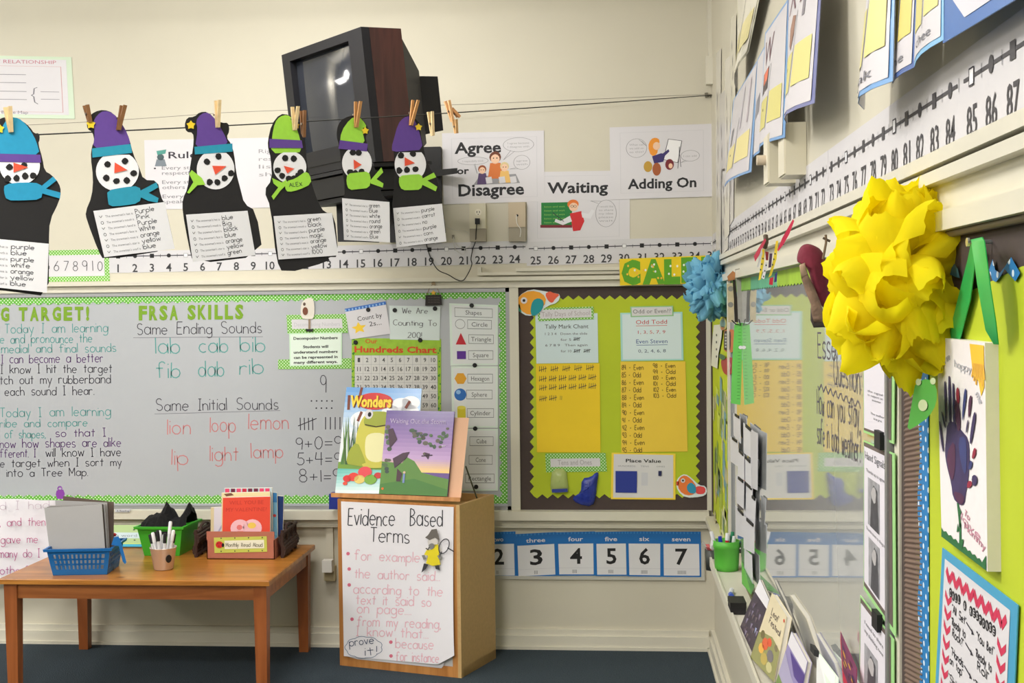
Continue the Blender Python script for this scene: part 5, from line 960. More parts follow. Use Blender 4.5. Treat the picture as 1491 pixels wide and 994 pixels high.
b = MB(); b.line(CP, [zW(604 + 24 * cos(a * pi / 10) * 1.0 + 14 * sin(a * pi / 10), 272 - 38 * sin(a * pi / 10) + 6 * cos(a * pi / 10)) for a in range(21)], 1.4, M((60, 60, 66)), .0205); b.line(CP, [zW(622, 280), zW(656, 300)], 1.6, M((60, 60, 66)), .0205); b.line(CP, [zW(580, 330), zW(592, 300)], 1.4, M((60, 60, 66)), .0205); b.build('magnifying_glass', t2)
b = MB(); b.tube([CP.at(*zW(508, 282), .021), CP.at(*zW(520, 290), .021), CP.at(*zW(526, 276), .021)], .003, M((50, 50, 54)), 5); b.build('pipe', t2)
# book easel on the cart
eb = lambda u, v, o=0: Qe.at(u, v, o)
pB = CP; e0 = -.0
lean = .13
def ept(px, py, k):  # point on the leaning plane of the easel
    n = (nC + Vector((0, 0, .22))).normalized(); p0 = C(0, .05, CT); return Pl(p0, n).at(px, py, k)
class Ez:
    n = (nC + Vector((0, 0, .22))).normalized()
    def at(s, x, y, o=0): return ept(x, y, o)
EZ = Ez()
t = thing('book_easel', ept(580, 722, 0), 'wooden tabletop easel on the cart with peach back board and front ledge', 'easel')
b = MB(); b.slab(EZ, mp(zS, [(300, 330), (1008, 338), (950, 915), (200, 890)]), M((226, 180, 148), .6, .03, 10), -.016, .012); b.build('back_board', t)
b = MB(); b.slab(EZ, mp(zS, [(8, 880), (945, 915), (945, 945), (10, 912)]), LAMD, -.012, .055); b.build('ledge', t)
b = MB(); g = EZ.at(*zS(985, 690), -.03); b.tube([g, Vector((g.x + .045, g.y + .12, CT - .02))], .004, M((90, 95, 80), .5, metal=.5), 6); g = EZ.at(*zS(450, 690), -.03); b.tube([g, Vector((g.x + .02, g.y + .12, CT - .02))], .004, M((90, 95, 80), .5, metal=.5), 6); b.build('wire_support', t)
def ebk(px, o, th, m, lab, draw):
    f = Qd(*[EZ.at(*zS(*p), o) for p in px], 1, 1.3, EZ.n); b = MB(); q = [(0, 0), (1, 0), (1, 1.3), (0, 1.3)]; b.slab(f, q, m, th - .001, .001); ob = b.build('cover_tmp', None) if 0 else None
    draw(b, f, th + .0006); T = b.build('picture_book', None, lab, 'book', 'books on the easel')
    b = MB(); b.slab(f, [(.01, .01), (.99, .01), (.99, 1.29), (.01, 1.29)], M((235, 232, 222)), .001, th - .0022); b.build('pages', T); b = MB(); b.slab(f, q, m, 0, .001); b.build('back_cover', T)
def grad(b, f, x0, x1, y0, y1, c0, c1, n, o, gl=1):
    for i in range(n):
        k = i / (n - 1); b.rect(f, x0, y0 + (y1 - y0) * i / n, x1, y0 + (y1 - y0) * (i + 1) / n, M(tuple(c0[j] + (c1[j] - c0[j]) * k for j in range(3)), .18, spec=.6), o)
def d(b, f, o):
    e = .00035
    grad(b, f, 0, 1, 0, .62, (110, 165, 225), (235, 240, 245), 10, o)
    for x, y, r in ((.75, .22, .14), (.88, .18, .12), (.62, .3, .12), (.95, .3, .14), (.25, .4, .15)): b.ell(f, min(x, .99 - r), y, r, r * .7, M((242, 244, 248), .2), o + e)
    grad(b, f, 0, 1, .98, 1.3, (95, 185, 175), (215, 235, 240), 8, o + e)
    b.poly(f, [(0, .92), (.35, .9), (1, .95), (1, 1.02), (0, 1.0)], M((110, 150, 50), .3), o + 2 * e)
    for k in range(26):
        x = random.uniform(.02, .3); b.poly(f, [(x, .95), (x + .025, .95), (x + random.uniform(-.08, .08), random.uniform(.3, .6))], M(random.choice(((50, 95, 50), (80, 130, 60), (40, 75, 45), (120, 150, 80))), .3), o + (3 + k % 2) * e)
    for x0, y0, x1, y1 in ((.06, .28, .05, .1), (.19, .14, .21, .0), (.81, .25, .86, .16), (.2, .42, .24, .3)): b.line(f, [(x0, y0), (x1, y1)], .035, M((120, 55, 35), .4), o + 5 * e)
    G1, G2, W_ = M((150, 160, 40), .3), M((196, 190, 70), .3), M((226, 222, 168), .3)
    b.poly(f, smoothp([(.2, .55), (.26, .36), (.36, .3), (.6, .3), (.72, .42), (.7, .6), (.74, .85), (.6, .98), (.2, .96), (.1, .86), (.2, .75)], 2), G2, o + 6 * e)
    b.poly(f, smoothp([(.34, .56), (.6, .56), (.66, .8), (.55, .93), (.36, .9), (.32, .7)], 2), W_, o + 7 * e); b.poly(f, smoothp([(.1, .94), (.12, .78), (.22, .66), (.32, .84), (.38, .98), (.2, .96)], 1), G1, o + 8 * e)
    b.poly(f, smoothp([(.27, .46), (.3, .33), (.4, .29), (.62, .3), (.7, .42), (.6, .47), (.4, .5)], 2), G1, o + 8 * e); b.line(f, [(.3, .46), (.45, .485), (.65, .45)], .014, M((60, 45, 25)), o + 9 * e)
    b.ell(f, .34, .33, .055, .06, PAPER, o + 9 * e, 16); b.ell(f, .35, .335, .024, .03, INK, o + 10 * e, 10)
    b.poly(f, smoothp([(.3, .93), (.55, .92), (.7, .97), (.55, .99), (.34, .99)], 1), G2, o + 10 * e)
    for x, y, r, c in ((.14, 1.12, .055, (215, 45, 45)), (.22, 1.1, .07, (225, 60, 50)), (.36, 1.04, .09, (222, 70, 80)), (.53, 1.08, .05, (200, 45, 50)), (.3, 1.13, .07, (225, 200, 110)), (.44, 1.13, .08, (120, 170, 60)), (.12, 1.18, .03, (225, 80, 60))): b.ell(f, x, y, r, r * .75, M(c, .3), o + 11 * e, 14)
    b.ell(f, .40, .17, .24, .105, M((205, 35, 30), .25), o + 11 * e, 24); b.text(f, "Wonders", .085, .245, .14, M((120, 60, 10)), o + 12 * e, w=.55, bold=.05); b.text(f, "Wonders", .075, .24, .14, M((245, 208, 50), .3), o + 13 * e, w=.55, bold=.04)
ebk([(128, 118), (672, 128), (620, 890), (45, 885)], -.003, .008, M((225, 230, 235), .2), 'large picture book with a frog on the cover, left on the easel', d)
def d(b, f, o):
    e = .00035; grad(b, f, 0, 1, 0, .75, (86, 58, 140), (186, 150, 200), 12, o); grad(b, f, 0, 1, .75, .95, (190, 155, 190), (238, 195, 110), 6, o)
    b.poly(f, [(0, .8), (.3, .82), (.36, .72), (.48, .78), (.6, .95), (.8, 1.0), (1, 1.04), (1, 1.3), (0, 1.3)], M((92, 138, 60), .3), o + e); b.poly(f, [(0, 1.15), (.5, 1.05), (1, 1.2), (1, 1.3), (0, 1.3)], M((70, 125, 55), .3), o + 2 * e)
    for k in range(46):
        x, y = (random.gauss(.52, .09), random.gauss(.4, .07)) if k < 20 else ((random.gauss(.84, .04), random.gauss(.42, .1)) if k < 30 else (random.uniform(0.02, .14), random.uniform(.25, 1.0)))
        b.ell(f, min(max(x, .04), .96), y, random.uniform(.02, .045), random.uniform(.02, .04), M(random.choice(((62, 88, 62), (80, 108, 70), (95, 90, 80), (52, 72, 66))), .3), o + (2 + k % 4) * e, 7)
    for q in ([(.05, .3), (.12, .28), (.2, .45), (.1, .6)], [(.16, .75), (.3, .66), (.4, .64), (.36, .74), (.26, .84), (.2, .9)], [(.62, .64), (.7, .66), (.68, .75), (.64, .7)]): b.poly(f, q, M((78, 58, 74), .4), o + 7 * e)
    b.line(f, [(.58, .7), (.74, .68)], .014, M((60, 45, 60)), o + 8 * e); b.rect(f, .335, .98, .365, 1.12, M((130, 150, 200)), o + 8 * e); b.ell(f, .35, .96, .02, .02, M((220, 190, 170)), o + 8 * e, 8); b.poly(f, [(.24, .9), (.32, .98), (.3, 1.1), (.24, 1.1)], M((90, 70, 80)), o + 7 * e)
    b.text(f, "Waiting Out the Storm", .07, .2, .075, M((215, 200, 232)), o + 8 * e, w=.82); b.text(f, "er", .86, .55, .04, PAPER, o + 8 * e, w=.06); b.ell(f, .05, 1.22, .02, .02, M((230, 120, 60)), o + 8 * e, 8)
ebk([(418, 285), (908, 294), (855, 908), (362, 888)], .007, .007, M((96, 66, 140), .2), 'purple and green picture book Waiting Out the Storm in front on the easel', d)
# blue box edge seen behind cart left
b = MB(); P_ = [PY(x, y, 6.30) for x, y in ((479, 719), (494, 719), (494, 741), (479, 741))]; b.prism(P_, [p + Vector((0, .08, 0)) for p in P_], M((30, 50, 140), .4)); b.build('blue_caddy', None, 'small dark blue block on the whiteboard sill just left of the cart', 'eraser')
# ================================================================ RIGHT WALL
class Wx:
    """metric frame on the right wall: a = distance from the back wall towards the camera, b = down from z0"""
    def __init__(s, X, z0=0): s.X = X; s.z0 = z0; s.n = Vector((-1, 0, 0))
    def at(s, a, b, off=0): return Vector((s.X - off, YB - a, s.z0 - b))
def yw(u, v=500, X=XR): return PX(u, v, X).y
XS = .487
t = thing('side_whiteboard', (XR, 3.8, .722), 'glossy whiteboard on the right wall reflecting the back wall', 'whiteboard')
y0, y1 = 5.27, yw(1311)
b = MB(); b.bx(XS, XR - .001, y1, y0, .722, 1.872, M((205, 208, 208), .03, spec=.6, coat=1, name='gloss_whiteboard')); 
f = Wx(XS, 0)
def wr(s, px, py, h, w_, lw=.005, c=(96, 92, 100)):
    p = PX(px, py, XS); b.hand(f, s, YB - p.y, -p.z, h, M(c), .0006, w=w_, lw=lw)
def yy2(u, v): p = PX(u, v, XS); return YB - p.y, p.z
for s, (ua, va), (ub, vb), h in (("Essential", (1191, 520), (1247, 528), .062), ("Question:", (1214, 558), (1254, 574), .07), ("How can you stay", (1190, 602), (1251, 622), .062), ("safe in bad weather?", (1190, 645), (1254, 675), .06)):
    a0, z0 = yy2(ua, va); a1, z1 = yy2(ub, vb); b.hand(f, s, a0, -z0, h, M((92, 86, 96)), .0006, w=a1 - a0, lw=.0045, ang=math.atan2(z0 - z1, a1 - a0))
a0, z0 = yy2(1191, 562); a1, z1 = yy2(1253, 590); b.line(f, [(a0 + (a1 - a0) * k / 32, -(z0 + (z1 - z0) * k / 32) + .008 * sin(k * 1.6)) for k in range(33)], .004, M((92, 86, 96)), .0006)
b.build('writing_surface', t)
b = MB(); b.bx(XS - .012, XR - .001, y1, y1 + .018, .722, 1.872, ALU); b.build('aluminium_frame', t); b = MB(); b.bx(XS - .008, XR - .001, y0 - .012, y0, .722, 1.872, ALU); b.build('aluminium_frame', t)
def vscal(name, ya, yb, za, zb, X, mat, amp, n, par, th=.001, lab=None, wavy=1):
    """upright border strip on the right wall between ya and yb (ya nearer the camera), wavy on the yb edge"""
    b = MB(); P = [];
    for i in range(n * 6 + 1): z = za + (zb - za) * i / (n * 6); P.append((z, yb + amp * sin(2 * pi * i / 6) * wavy))
    rows = [[Vector((X, ya, z)), Vector((X, y, z))] for z, y in P]; r2 = [[p - Vector((th, 0, 0)) for p in r] for r in rows]
    b.grid([list(x) for x in zip(*r2)], mat, False); b.grid([list(x) for x in zip(*rows)], mat, False)
    b.grid([[r[1] for r in rows], [r[1] for r in r2]], mat, False); b.grid([[r[0] for r in rows], [r[0] for r in r2]], mat, False); return b.build(name, par, lab)
for i in range(2): vscal('border_strip', yw(1311) + .02, yw(1301), .74 + i * .565, 1.305 + i * .56, XS - .0008, GREENDR, .004, 12, t)
nb = 4
for i in range(nb):
    ya = y1 + .1 + (y0 - y1 - .12) * i / nb; yb = y1 + .1 + (y0 - y1 - .12) * (i + 1) / nb; b = MB(); N = 24; P = [(YB - yb, -1.868), (YB - ya, -1.868)]
    for k in range(N + 1): a = YB - ya + (ya - yb) * k / N; P.append((a, -1.826 + (.006 if k % 2 else 0)))
    b.slab(f, P, M([(96, 160, 140), (150, 185, 50), (90, 165, 130), (120, 170, 70)][i], .6, .15, 12), .0008 + .0004 * (i % 2), .001); b.build('border_strip', t)

# ---- near-corner pinboard with collage
t = thing('corner_pinboard', (XR, 5.85, .722), 'lime papered pinboard squeezed between the corner and the glossy whiteboard', 'pinboard')
b = MB(); b.bx(XR - .012, XR - .001, 5.30, YB - .06, .722, 1.87, LIME); b.build('lime_backing', t)
b = MB(); b.bx(XR - .03, XR - .001, 5.27, 5.30, .722, 1.87, TRIM); b.build('divider_post', t)
b = MB(); b.bx(XR - .016, XR - .013, YB - .14, YB - .07, .73, 1.86, BROWNP); b.build('brown_edge', t)
f = Wx(XR - .0125)
cols = ((110, 150, 160), (150, 165, 60), (200, 190, 80), (130, 160, 70), (170, 165, 130), (110, 130, 100), (190, 205, 90), (160, 180, 60), (205, 210, 160))
for k in range(60):
    a = random.uniform(.18, 1.0); z = random.uniform(.76, 1.46); wv, hv = random.uniform(.05, .15), random.uniform(.05, .14)
    b = MB(); b.slab(f, [(a, -z), (a + wv, -z + .01), (a + wv - .01, -z + hv), (a - .01, -z + hv - .01)], M(random.choice(cols), .6, .25, 30), .0004 + .0004 * (k % 6), .0006); b.build('paper_scrap', t)
def rcut(name, px, X, th, m, lab, cat, z=None, extra=None, group=None):
    pf = PlX(X); P = mp(z, px) if z else px; b = MB(); b.slab(pf, P, m, 0, th)
    if extra: extra(b, pf, th + .0006)
    return b.build(name, None, lab, cat, group)
zU = Z(1000, 430, 7.65)
def d(b, f, o):
    for k in range(4): b.ell(f, *zU(330, 440 + k * 80), .9, 2, MARK, o, 6)
rcut('price_tag_strip', [(300, 330), (400, 320), (385, 480), (352, 650), (340, 815), (270, 780), (285, 480)], XR - .018, .001, M((226, 226, 214)), 'long white paper strip with dark marks on the pinboard by the corner', 'paper', zU, d)
def d(b, f, o):
    b.poly(f, smoothp(mp(zU, [(415, 400), (440, 392), (480, 392), (490, 420), (488, 600), (470, 612), (425, 612), (413, 590)]), 1), M((50, 46, 48)), o)
    for k in range(5):
        for x in (432, 462): b.rect(f, *zU(x - 8, 425 + k * 34), *zU(x + 10, 445 + k * 34), M((185, 185, 185)), o + .0003)
rcut('calculator_cutout', [(412, 400), (430, 382), (515, 378), (530, 405), (524, 620), (500, 634), (430, 625), (412, 600)], XR - .02, .002, M((190, 110, 70)), 'orange and black calculator cutout on the corner pinboard above the apple', 'paper cutout', zU, d)
T = rcut('apple_cutout', smoothp(mp(zU, [(375, 740), (400, 698), (450, 700), (480, 685), (525, 700), (530, 780), (505, 880), (440, 890), (400, 850)]), 2), XR - .02, .002, M((165, 40, 62), .5), 'red apple cutout on the corner pinboard beside the green paper strip', 'paper cutout')
pf = PlX(XR - .023); b = MB(); b.slab(pf, mp(zU, [(355, 668), (375, 648), (420, 670), (430, 705), (400, 720), (372, 705)]), M((70, 105, 75)), 0, .0015); b.build('leaf', T); b = MB(); b.slab(pf, mp(zU, [(462, 730), (475, 720), (492, 780), (482, 830), (470, 790)]), M((215, 150, 165)), 0, .0012); b.build('highlight', T)
rcut('owl_cutout', smoothp(mp(zU, [(365, 290), (400, 232), (432, 260), (445, 310), (440, 370), (400, 395), (372, 370)]), 1), XR - .019, .002, M((196, 190, 110), .5), 'yellow and pale green animal cutout on the corner pinboard below the blue flower', 'paper cutout', None, lambda b, f, o: (b.ell(f, *zU(400, 310), 4, 6, M((150, 190, 190)), o, 10), b.ell(f, *zU(398, 365), 3, 3, M((210, 140, 100)), o, 8)))

# ---- hanging green strip with the wooden slats and black hook (in front of the side wall)
Yh = 4.86; f = PlY(Yh); t = thing('measuring_strip', PY(1075, 470, Yh), 'bright green paper measuring strip hanging beside the glossy whiteboard', 'paper')
b = MB(); b.slab(f, mp(zL, [(122, 225), (158, 215), (156, 400), (150, 588), (106, 580), (112, 400)]), M((110, 205, 95), .6), 0, .002)
for k in range(22): b.line(f, mp(zL, [(140 - k * .3, 245 + k * 15), (152 - k * .3, 245 + k * 15)]), .5, M((50, 110, 50)), .0025)
b.build('strip', t); b = MB(); b.tube([f.at(*zL(110, 205), .006), f.at(*zL(128, 222), .01), f.at(*zL(150, 228), .006), f.at(*zL(142, 200), .006)], .0025, BLACK, 5); b.build('hook', t)
b = MB(); b.slab(f, ellp(*zL(150, 328), 3, 2.6, 10), M((235, 235, 238)), .003, .003); b.build('white_tack', t)
t = thing('ruler_bundle', PY(1067, 400, Yh), 'two wooden slats with a dark gap hanging right of the blue tissue flower', 'ruler')
zl2 = Z(1030, 380, 7.1)
for px, m in (([(200, 240), (262, 225), (275, 400), (276, 630), (215, 632), (212, 420)], M((196, 182, 148), .6, .1, 30)), ([(285, 85), (345, 70), (360, 200), (372, 420), (378, 632), (318, 632), (305, 300)], M((160, 158, 150), .6, .1, 30))):
    b = MB(); b.slab(f, mp(zl2, px), m, .0, .006); b.build('slat', t)
b = MB(); b.slab(f, mp(zl2, [(262, 190), (292, 200), (312, 420), (322, 632), (282, 632), (272, 400)]), M((52, 46, 42), .7), -.004, .004); b.build('painted_gap_shade', t)  # dark strip standing in for the shade in the gap between the slats
b = MB(); b.slab(f, mp(zl2, [(205, 160), (262, 100), (288, 120), (285, 190), (215, 205)]), M((176, 120, 76), .7, .1, 30), .004, .004); b.build('tan_tie', t)
for cy in (285, 450): b = MB(); b.slab(f, ellp(*zl2(240, cy), 4, 4, 12), M((140, 138, 130)), .0062, .001); b.build('tape_patch', t)

# ---- white pocket cards with black clips
zc = Z(1030, 590, 3.68); XC = XS - .012; n = 0
cards = [[(140, 42), (176, 60), (180, 205), (142, 160)], [(124, 165), (165, 190), (168, 330), (126, 300)], [(163, 228), (198, 262), (198, 400), (163, 385)], [(194, 92), (242, 130), (242, 285), (196, 255)], [(194, 262), (236, 300), (238, 445), (196, 395)],
    [(156, 375), (198, 405), (196, 555), (158, 520)], [(196, 402), (244, 440), (240, 622), (196, 590)], [(152, 535), (200, 585), (200, 710), (154, 690)], [(196, 590), (254, 640), (252, 795), (196, 765)], [(200, 765), (240, 805), (244, 965), (200, 925)], [(236, 480), (262, 500), (256, 640), (238, 625)], [(232, 130), (272, 150), (270, 455), (236, 440)]]
names = ['topmost left', 'upper far left', 'upper middle', 'large top right', 'second down at the right', 'middle left', 'third down at the right', 'lower left', 'fourth down at the right', 'lowest of all', 'narrow one at the right edge', 'tall one behind the top right']
for i, c in enumerate(cards):
    X_ = XC - .004 * (i % 3) + (.006 if i == 11 else 0); qd = quadX(mp(zc, c), X_); b = MB(); b.slab(qd, [(0, 0), (1, 0), (1, 1), (0, 1)], M((214, 214, 220) if i != 11 else (196, 196, 202), .5), 0, .0015); T = b.build('pocket_card', None, 'white pocket card left of the glossy whiteboard, ' + names[i], 'card', 'white pocket cards')
    if i not in (9, 11): b = MB(); b.slab(qd, [(.38, -.04), (.95, -.02), (.95, .08), (.38, .06)], BLACK, .002, .004); b.build('black_clip', T)

# ---- tray
XT = .383; TT = .722
t = thing('marker_tray', (XT, 3.5, TT), 'cream ledge under the glossy whiteboard holding books and markers', 'ledge')
b = MB(); b.bx(XT + .008, XR - .001, 1.0, 5.32, TT - .018, TT, TRIM); b.bx(XT, XT + .008, 1.0, 5.32, TT - .03, TT + .008, TRIM); b.build('tray_shelf', t)
for k in range(4):
    b = MB(); yk = 5.1 - k * .9; b.prism([(XT + .01, yk, TT - .018), (XR - .03, yk, TT - .018), (XR - .03, yk, TT - .1)], [(XT + .01, yk - .012, TT - .018), (XR - .03, yk - .012, TT - .018), (XR - .03, yk - .012, TT - .1)], TRIM); b.build('bracket', t)
# green cup with markers
cg = Vector((.434, 4.98, TT)); GC = M((88, 178, 62), .4); t = thing('marker_cup', cg, 'green plastic cup of colourful markers at the far end of the marker ledge', 'cup')
rc = .0505; b = MB(); hC = .118; b.lathe(cg, [(0, .001), (rc * .9, .001), (rc * .94, .02), (rc, hC - .03), (rc * 1.05, hC - .028), (rc * 1.05, hC - .012), (rc * 1.02, hC - .01), (rc * 1.04, hC), (rc * .97, hC), (rc * .88, .006), (0, .006)], GC, 28); b.build('cup_body', t)
for i, (dx, dy, tl, ty, c, nm) in enumerate(((-.018, -.015, -.12, -.05, (35, 60, 180), 'blue'), (-.002, -.02, .02, -.03, (200, 35, 60), 'red'), (.02, -.015, .12, -.02, (25, 120, 70), 'dark green'), (-.026, .01, -.3, 0, (230, 230, 235), 'white-capped'), (.004, .012, .05, .05, (90, 60, 160), 'violet'), (.018, .012, .1, .1, (30, 130, 90), 'teal green'))):
    b0 = cg + Vector((dx * .7, dy * .7, .012)); ax = Vector((tl, ty, 1)).normalized(); T = thing('dry_erase_marker', b0, nm + ' marker standing in the green cup on the marker ledge', 'marker', 'markers in the green cup'); L = .125 + .012 * (i in (1, 5)) + .02 * (i in (3,))
    b = MB(); b.tube([b0, b0 + ax * L * .8], .0075, M(c, .35) if i != 1 else M((200, 35, 60), .35), 8); b.build('barrel', T); b = MB(); b.tube([b0 + ax * L * .8, b0 + ax * L], [.0085, .007], M((232, 232, 238), .35) if i in (1, 3, 4, 2) else M(c, .35), 8); b.build('cap', T)
# clear wrapped thing and dark cup behind, on the sill corner
t = thing('dark_cup', PY(1037, 820, 5.3), 'small dark cup topped with crumpled clear wrap left of the green cup', 'cup'); cd = PY(1037, 830, 5.22)
b = MB(); b.lathe((cd.x + .0, cd.y, TT - .05), [(0, .0), (.026, 0), (.03, .085), (.027, .085), (.024, .004), (0, .004)], M((62, 66, 62), .4), 16); b.build('cup_body', t)
b = MB(); 
for k in range(9): a = k * .7; p = Vector((cd.x + .018 * cos(a), cd.y + .018 * sin(a), TT + .03)); q = p + Vector((.022 * cos(a), .022 * sin(a), .02 + .01 * (k % 3))); s = Vector((-sin(a), cos(a), 0)) * .012; b.face([p - s, p + s, q + s * .6, q - s], M((215, 215, 220), .15, alpha=.8) if k % 3 else M((210, 80, 90), .2, alpha=.8))
b.build('clear_wrap', t)
b = MB(); b.tube([cd + Vector((.03, -.01, .0)), cd + Vector((.012, -.02, .095))], .008, M((236, 236, 238), .3), 8); b.build('white_pen', None, 'white pen leaning between the dark cup and the green cup', 'marker')
# eraser, small marker
e0, e1 = PZ(*zM(105, 650), TT), PZ(*zM(200, 665), TT); t = thing('board_eraser', (e0 + e1) / 2, 'black felt board eraser lying on the marker ledge before the books', 'eraser')
b = MB(); ce = (e0 + e1) / 2 + Vector((0, .045, .0)); b.box(ce + Vector((0, 0, .012)), (.052, .10, .022), M((38, 36, 38), .9, .1, 80)); b.build('felt', t); b = MB(); b.box(ce + Vector((0, 0, .032)), (.054, .102, .018), M((24, 23, 24), .5)); b.build('back', t)
t = thing('dry_erase_marker', PZ(*zM(115, 560), TT), 'blue tipped white marker lying on the marker ledge behind the black eraser', 'marker'); p = PZ(*zM(115, 570), TT) + Vector((.0, .0, .009))
b = MB(); b.tube([p, p + Vector((0.01, .07, 0))], .009, M((225, 226, 232), .3), 10); b.build('barrel', t); b = MB(); b.tube([p - Vector((0, .03, 0)), p], .0095, M((60, 90, 190), .3), 10); b.build('cap', t)
p = PZ(*zM(195, 590), TT) + Vector((0, 0, .008)); b = MB(); b.box(p + Vector((.02, .03, .002)), (.012, .34, .012), M((112, 110, 80), .6)); b.build('wooden_stick', None, 'thin olive brown stick lying along the marker ledge beside the eraser', 'stick')
b = MB(); qd = Qd(PX(*zM(168, 395), .48), PX(*zM(232, 520), .48), PX(*zM(215, 560), .44), PX(*zM(170, 505), .44)); b.slab(qd, [(0, 0), (1, 0), (1, 1), (0, 1)], M((88, 165, 70), .5), 0, .004); b.build('green_folder', None, 'green folder edge standing behind the green cup on the marker ledge', 'folder')
# ledge books: four 3D corners each
def lbook(tl, tr, br, bl, th, m, lab, draw, name='picture_book', grp='books on the marker ledge', cat='book'):
    qd = Qd(tl, tr, br, bl, 1, 1.3); b = MB(); q = [(0, 0), (1, 0), (1, 1.3), (0, 1.3)]; b.slab(qd, q, m, 0, .0015)
    if draw: draw(b, qd, .0022)
    T = b.build(name, None, lab, cat, grp); b = MB(); b.slab(qd, [(.01, .01), (.99, .01), (.99, 1.29), (.01, 1.29)], M((228, 222, 208)), -th + .001, th - .0015); b.build('pages', T)
    b = MB(); b.slab(qd, q, m, -th, .0012); b.build('back_cover', T)
def d(b, f, o):
    b.poly(f, [(0, 0), (1, 0), (1, .22), (0, .34)], M((226, 224, 230)), o); b.poly(f, [(0, .34), (1, .22), (1, 1.3), (0, 1.3)], M((62, 52, 66), .35, .2, 30), o)
    for k in range(26): x, y = random.uniform(.12, .85), random.uniform(.4, 1.2); b.poly(f, [(x, y), (x + .1, y - .04), (x + .05, y + .12)], M(random.choice(((96, 80, 100), (140, 130, 160), (82, 66, 76), (120, 105, 110), (165, 175, 215))), .35), o + .0004 + .0002 * (k % 3))
def LB(tlp, trp, brp, blp, Xt, zb=TT, th=.008, **k):
    A, B, D = PX(*zM(*tlp), Xt), PX(*zM(*trp), Xt), PZ(*zM(*blp), zb); n = (B - A).cross(D - A).normalized()
    lbook(A, B, Pl(A, n).at(*zM(*brp)), D, th, **k)
LB((262, 482), (308, 585), (232, 865), (165, 718), .462, m=M((62, 52, 66), .35), lab='dark purple picture book with a white top band, farthest on the marker ledge', draw=d)
def d(b, f, o):
    b.poly(f, [(0, .78), (.25, .7), (.6, .62), (1, .7), (1, 1.3), (0, 1.3)], M((150, 150, 96), .5), o); b.hand(f, "Leaf", .28, .3, .12, M((120, 110, 100)), o, w=.4, lw=.02); b.hand(f, "Festival", .3, .47, .12, M((110, 100, 95)), o, w=.58, lw=.02)
    for x, y, r, c in ((.4, .85, .14, (220, 100, 60)), (.3, .98, .12, (235, 180, 80)), (.55, .75, .1, (225, 90, 55)), (.2, .75, .1, (120, 110, 70)), (.7, .95, .14, (120, 115, 120)), (.5, 1.1, .14, (190, 170, 90)), (.85, .72, .08, (130, 120, 90)), (.75, 1.15, .12, (200, 195, 140)), (.94, .12, .04, (215, 80, 50))): b.ell(f, x, y, r, r * .8, M(c, .5), o + .0004, 9)
LB((320, 552), (392, 668), (330, 990), (215, 868), .455, m=M((226, 214, 180), .4), lab='cream picture book with autumn leaves on the cover, middle of the marker ledge', draw=d, th=.014)
def d(b, f, o):
    b.poly(f, [(0, 0), (1, 0), (1, .27), (0, .22)], M((232, 230, 238), .3), o); b.poly(f, [(0, .22), (1, .27), (1, 1.3), (0, 1.3)], M((150, 140, 190), .35), o)
    b.poly(f, [(.2, .26), (1, .3), (1, .6), (.6, .55)], M((72, 50, 140), .3), o + .0004); b.poly(f, [(.0, .35), (.5, .6), (.9, .8), (1, 1.3), (0, 1.3)], M((176, 170, 205), .3), o + .0006); b.poly(f, [(.0, .75), (.5, .95), (1, 1.0), (1, 1.3), (0, 1.3)], M((120, 150, 80), .3), o + .0008)
LB((418, 742), (496, 890), (440, 1180), (310, 1100), .452, m=M((160, 150, 196), .3), lab='violet picture book with a white top band, nearest on the marker ledge', draw=d, th=.01)
# marker standing near
p = PZ(*zM(468, 1250), TT); T = thing('dry_erase_marker', p, 'white capped marker standing at the very bottom before the violet book', 'marker')
tp = PY(*zM(467, 966), p.y); b = MB(); b.lathe((tp.x, tp.y, 0), [(0, TT + .001), (.009, TT + .001), (.009, tp.z - .045)], M((210, 212, 216), .3), 12); b.build('barrel', T); b = MB(); b.lathe((tp.x, tp.y, 0), [(.0102, tp.z - .044), (.0102, tp.z - .002), (.009, tp.z), (0, tp.z)], M((238, 238, 242), .3), 14); b.build('cap', T)
# clipped papers and dark red book on the board
def rq(px, Xs, th, m, name, lab, cat, draw=None, z=zM, W=1, Hh=1, group=None, parent=None):
    qd = quadX(mp(z, px) if z else px, Xs, W, Hh); b = MB(); b.slab(qd, [(0, 0), (W, 0), (W, Hh), (0, Hh)], m, 0, th)
    if draw: draw(b, qd, th + .0006)
    return b.build(name, parent, lab, cat, group), qd
T, qd = rq([(545, 835), (648, 970), (640, 1160), (540, 1100)], [.47, .47, .44, .44], .0015, M((215, 232, 215), .5), 'clipped_papers', 'pale green papers hung from a black clip low on the glossy whiteboard', 'paper')
b = MB(); b.slab(qd, [(.0, .02), (.9, .02), (.8, .9), (.02, .9)], M((230, 232, 232), .5), .0022, .001)
for k in range(4): b.line(qd, [(.1, .3 + k * .15), (.5, .3 + k * .15)], .02, GRAYLINE, .0036)
b.build('top_page', T); b = MB(); b.slab(qd, [(-.1, -.05), (.12, -.04), (.12, .09), (-.1, .08)], BLACK, .003, .012); b.build('black_clip', T)
T, qd = rq([(658, 742), (682, 740), (738, 905), (735, 1000)], XS - .035, .03, M((190, 45, 70), .5), 'a', None, None) if 0 else (None, None)
def d(b, f, o):
    for k in range(16): x, y = random.uniform(.1, .8), random.uniform(.1, .9); b.ell(f, x, y, .1, .04, M(random.choice(((60, 40, 90), (120, 50, 90), (200, 150, 60), (70, 30, 50))), .4), o, 7)
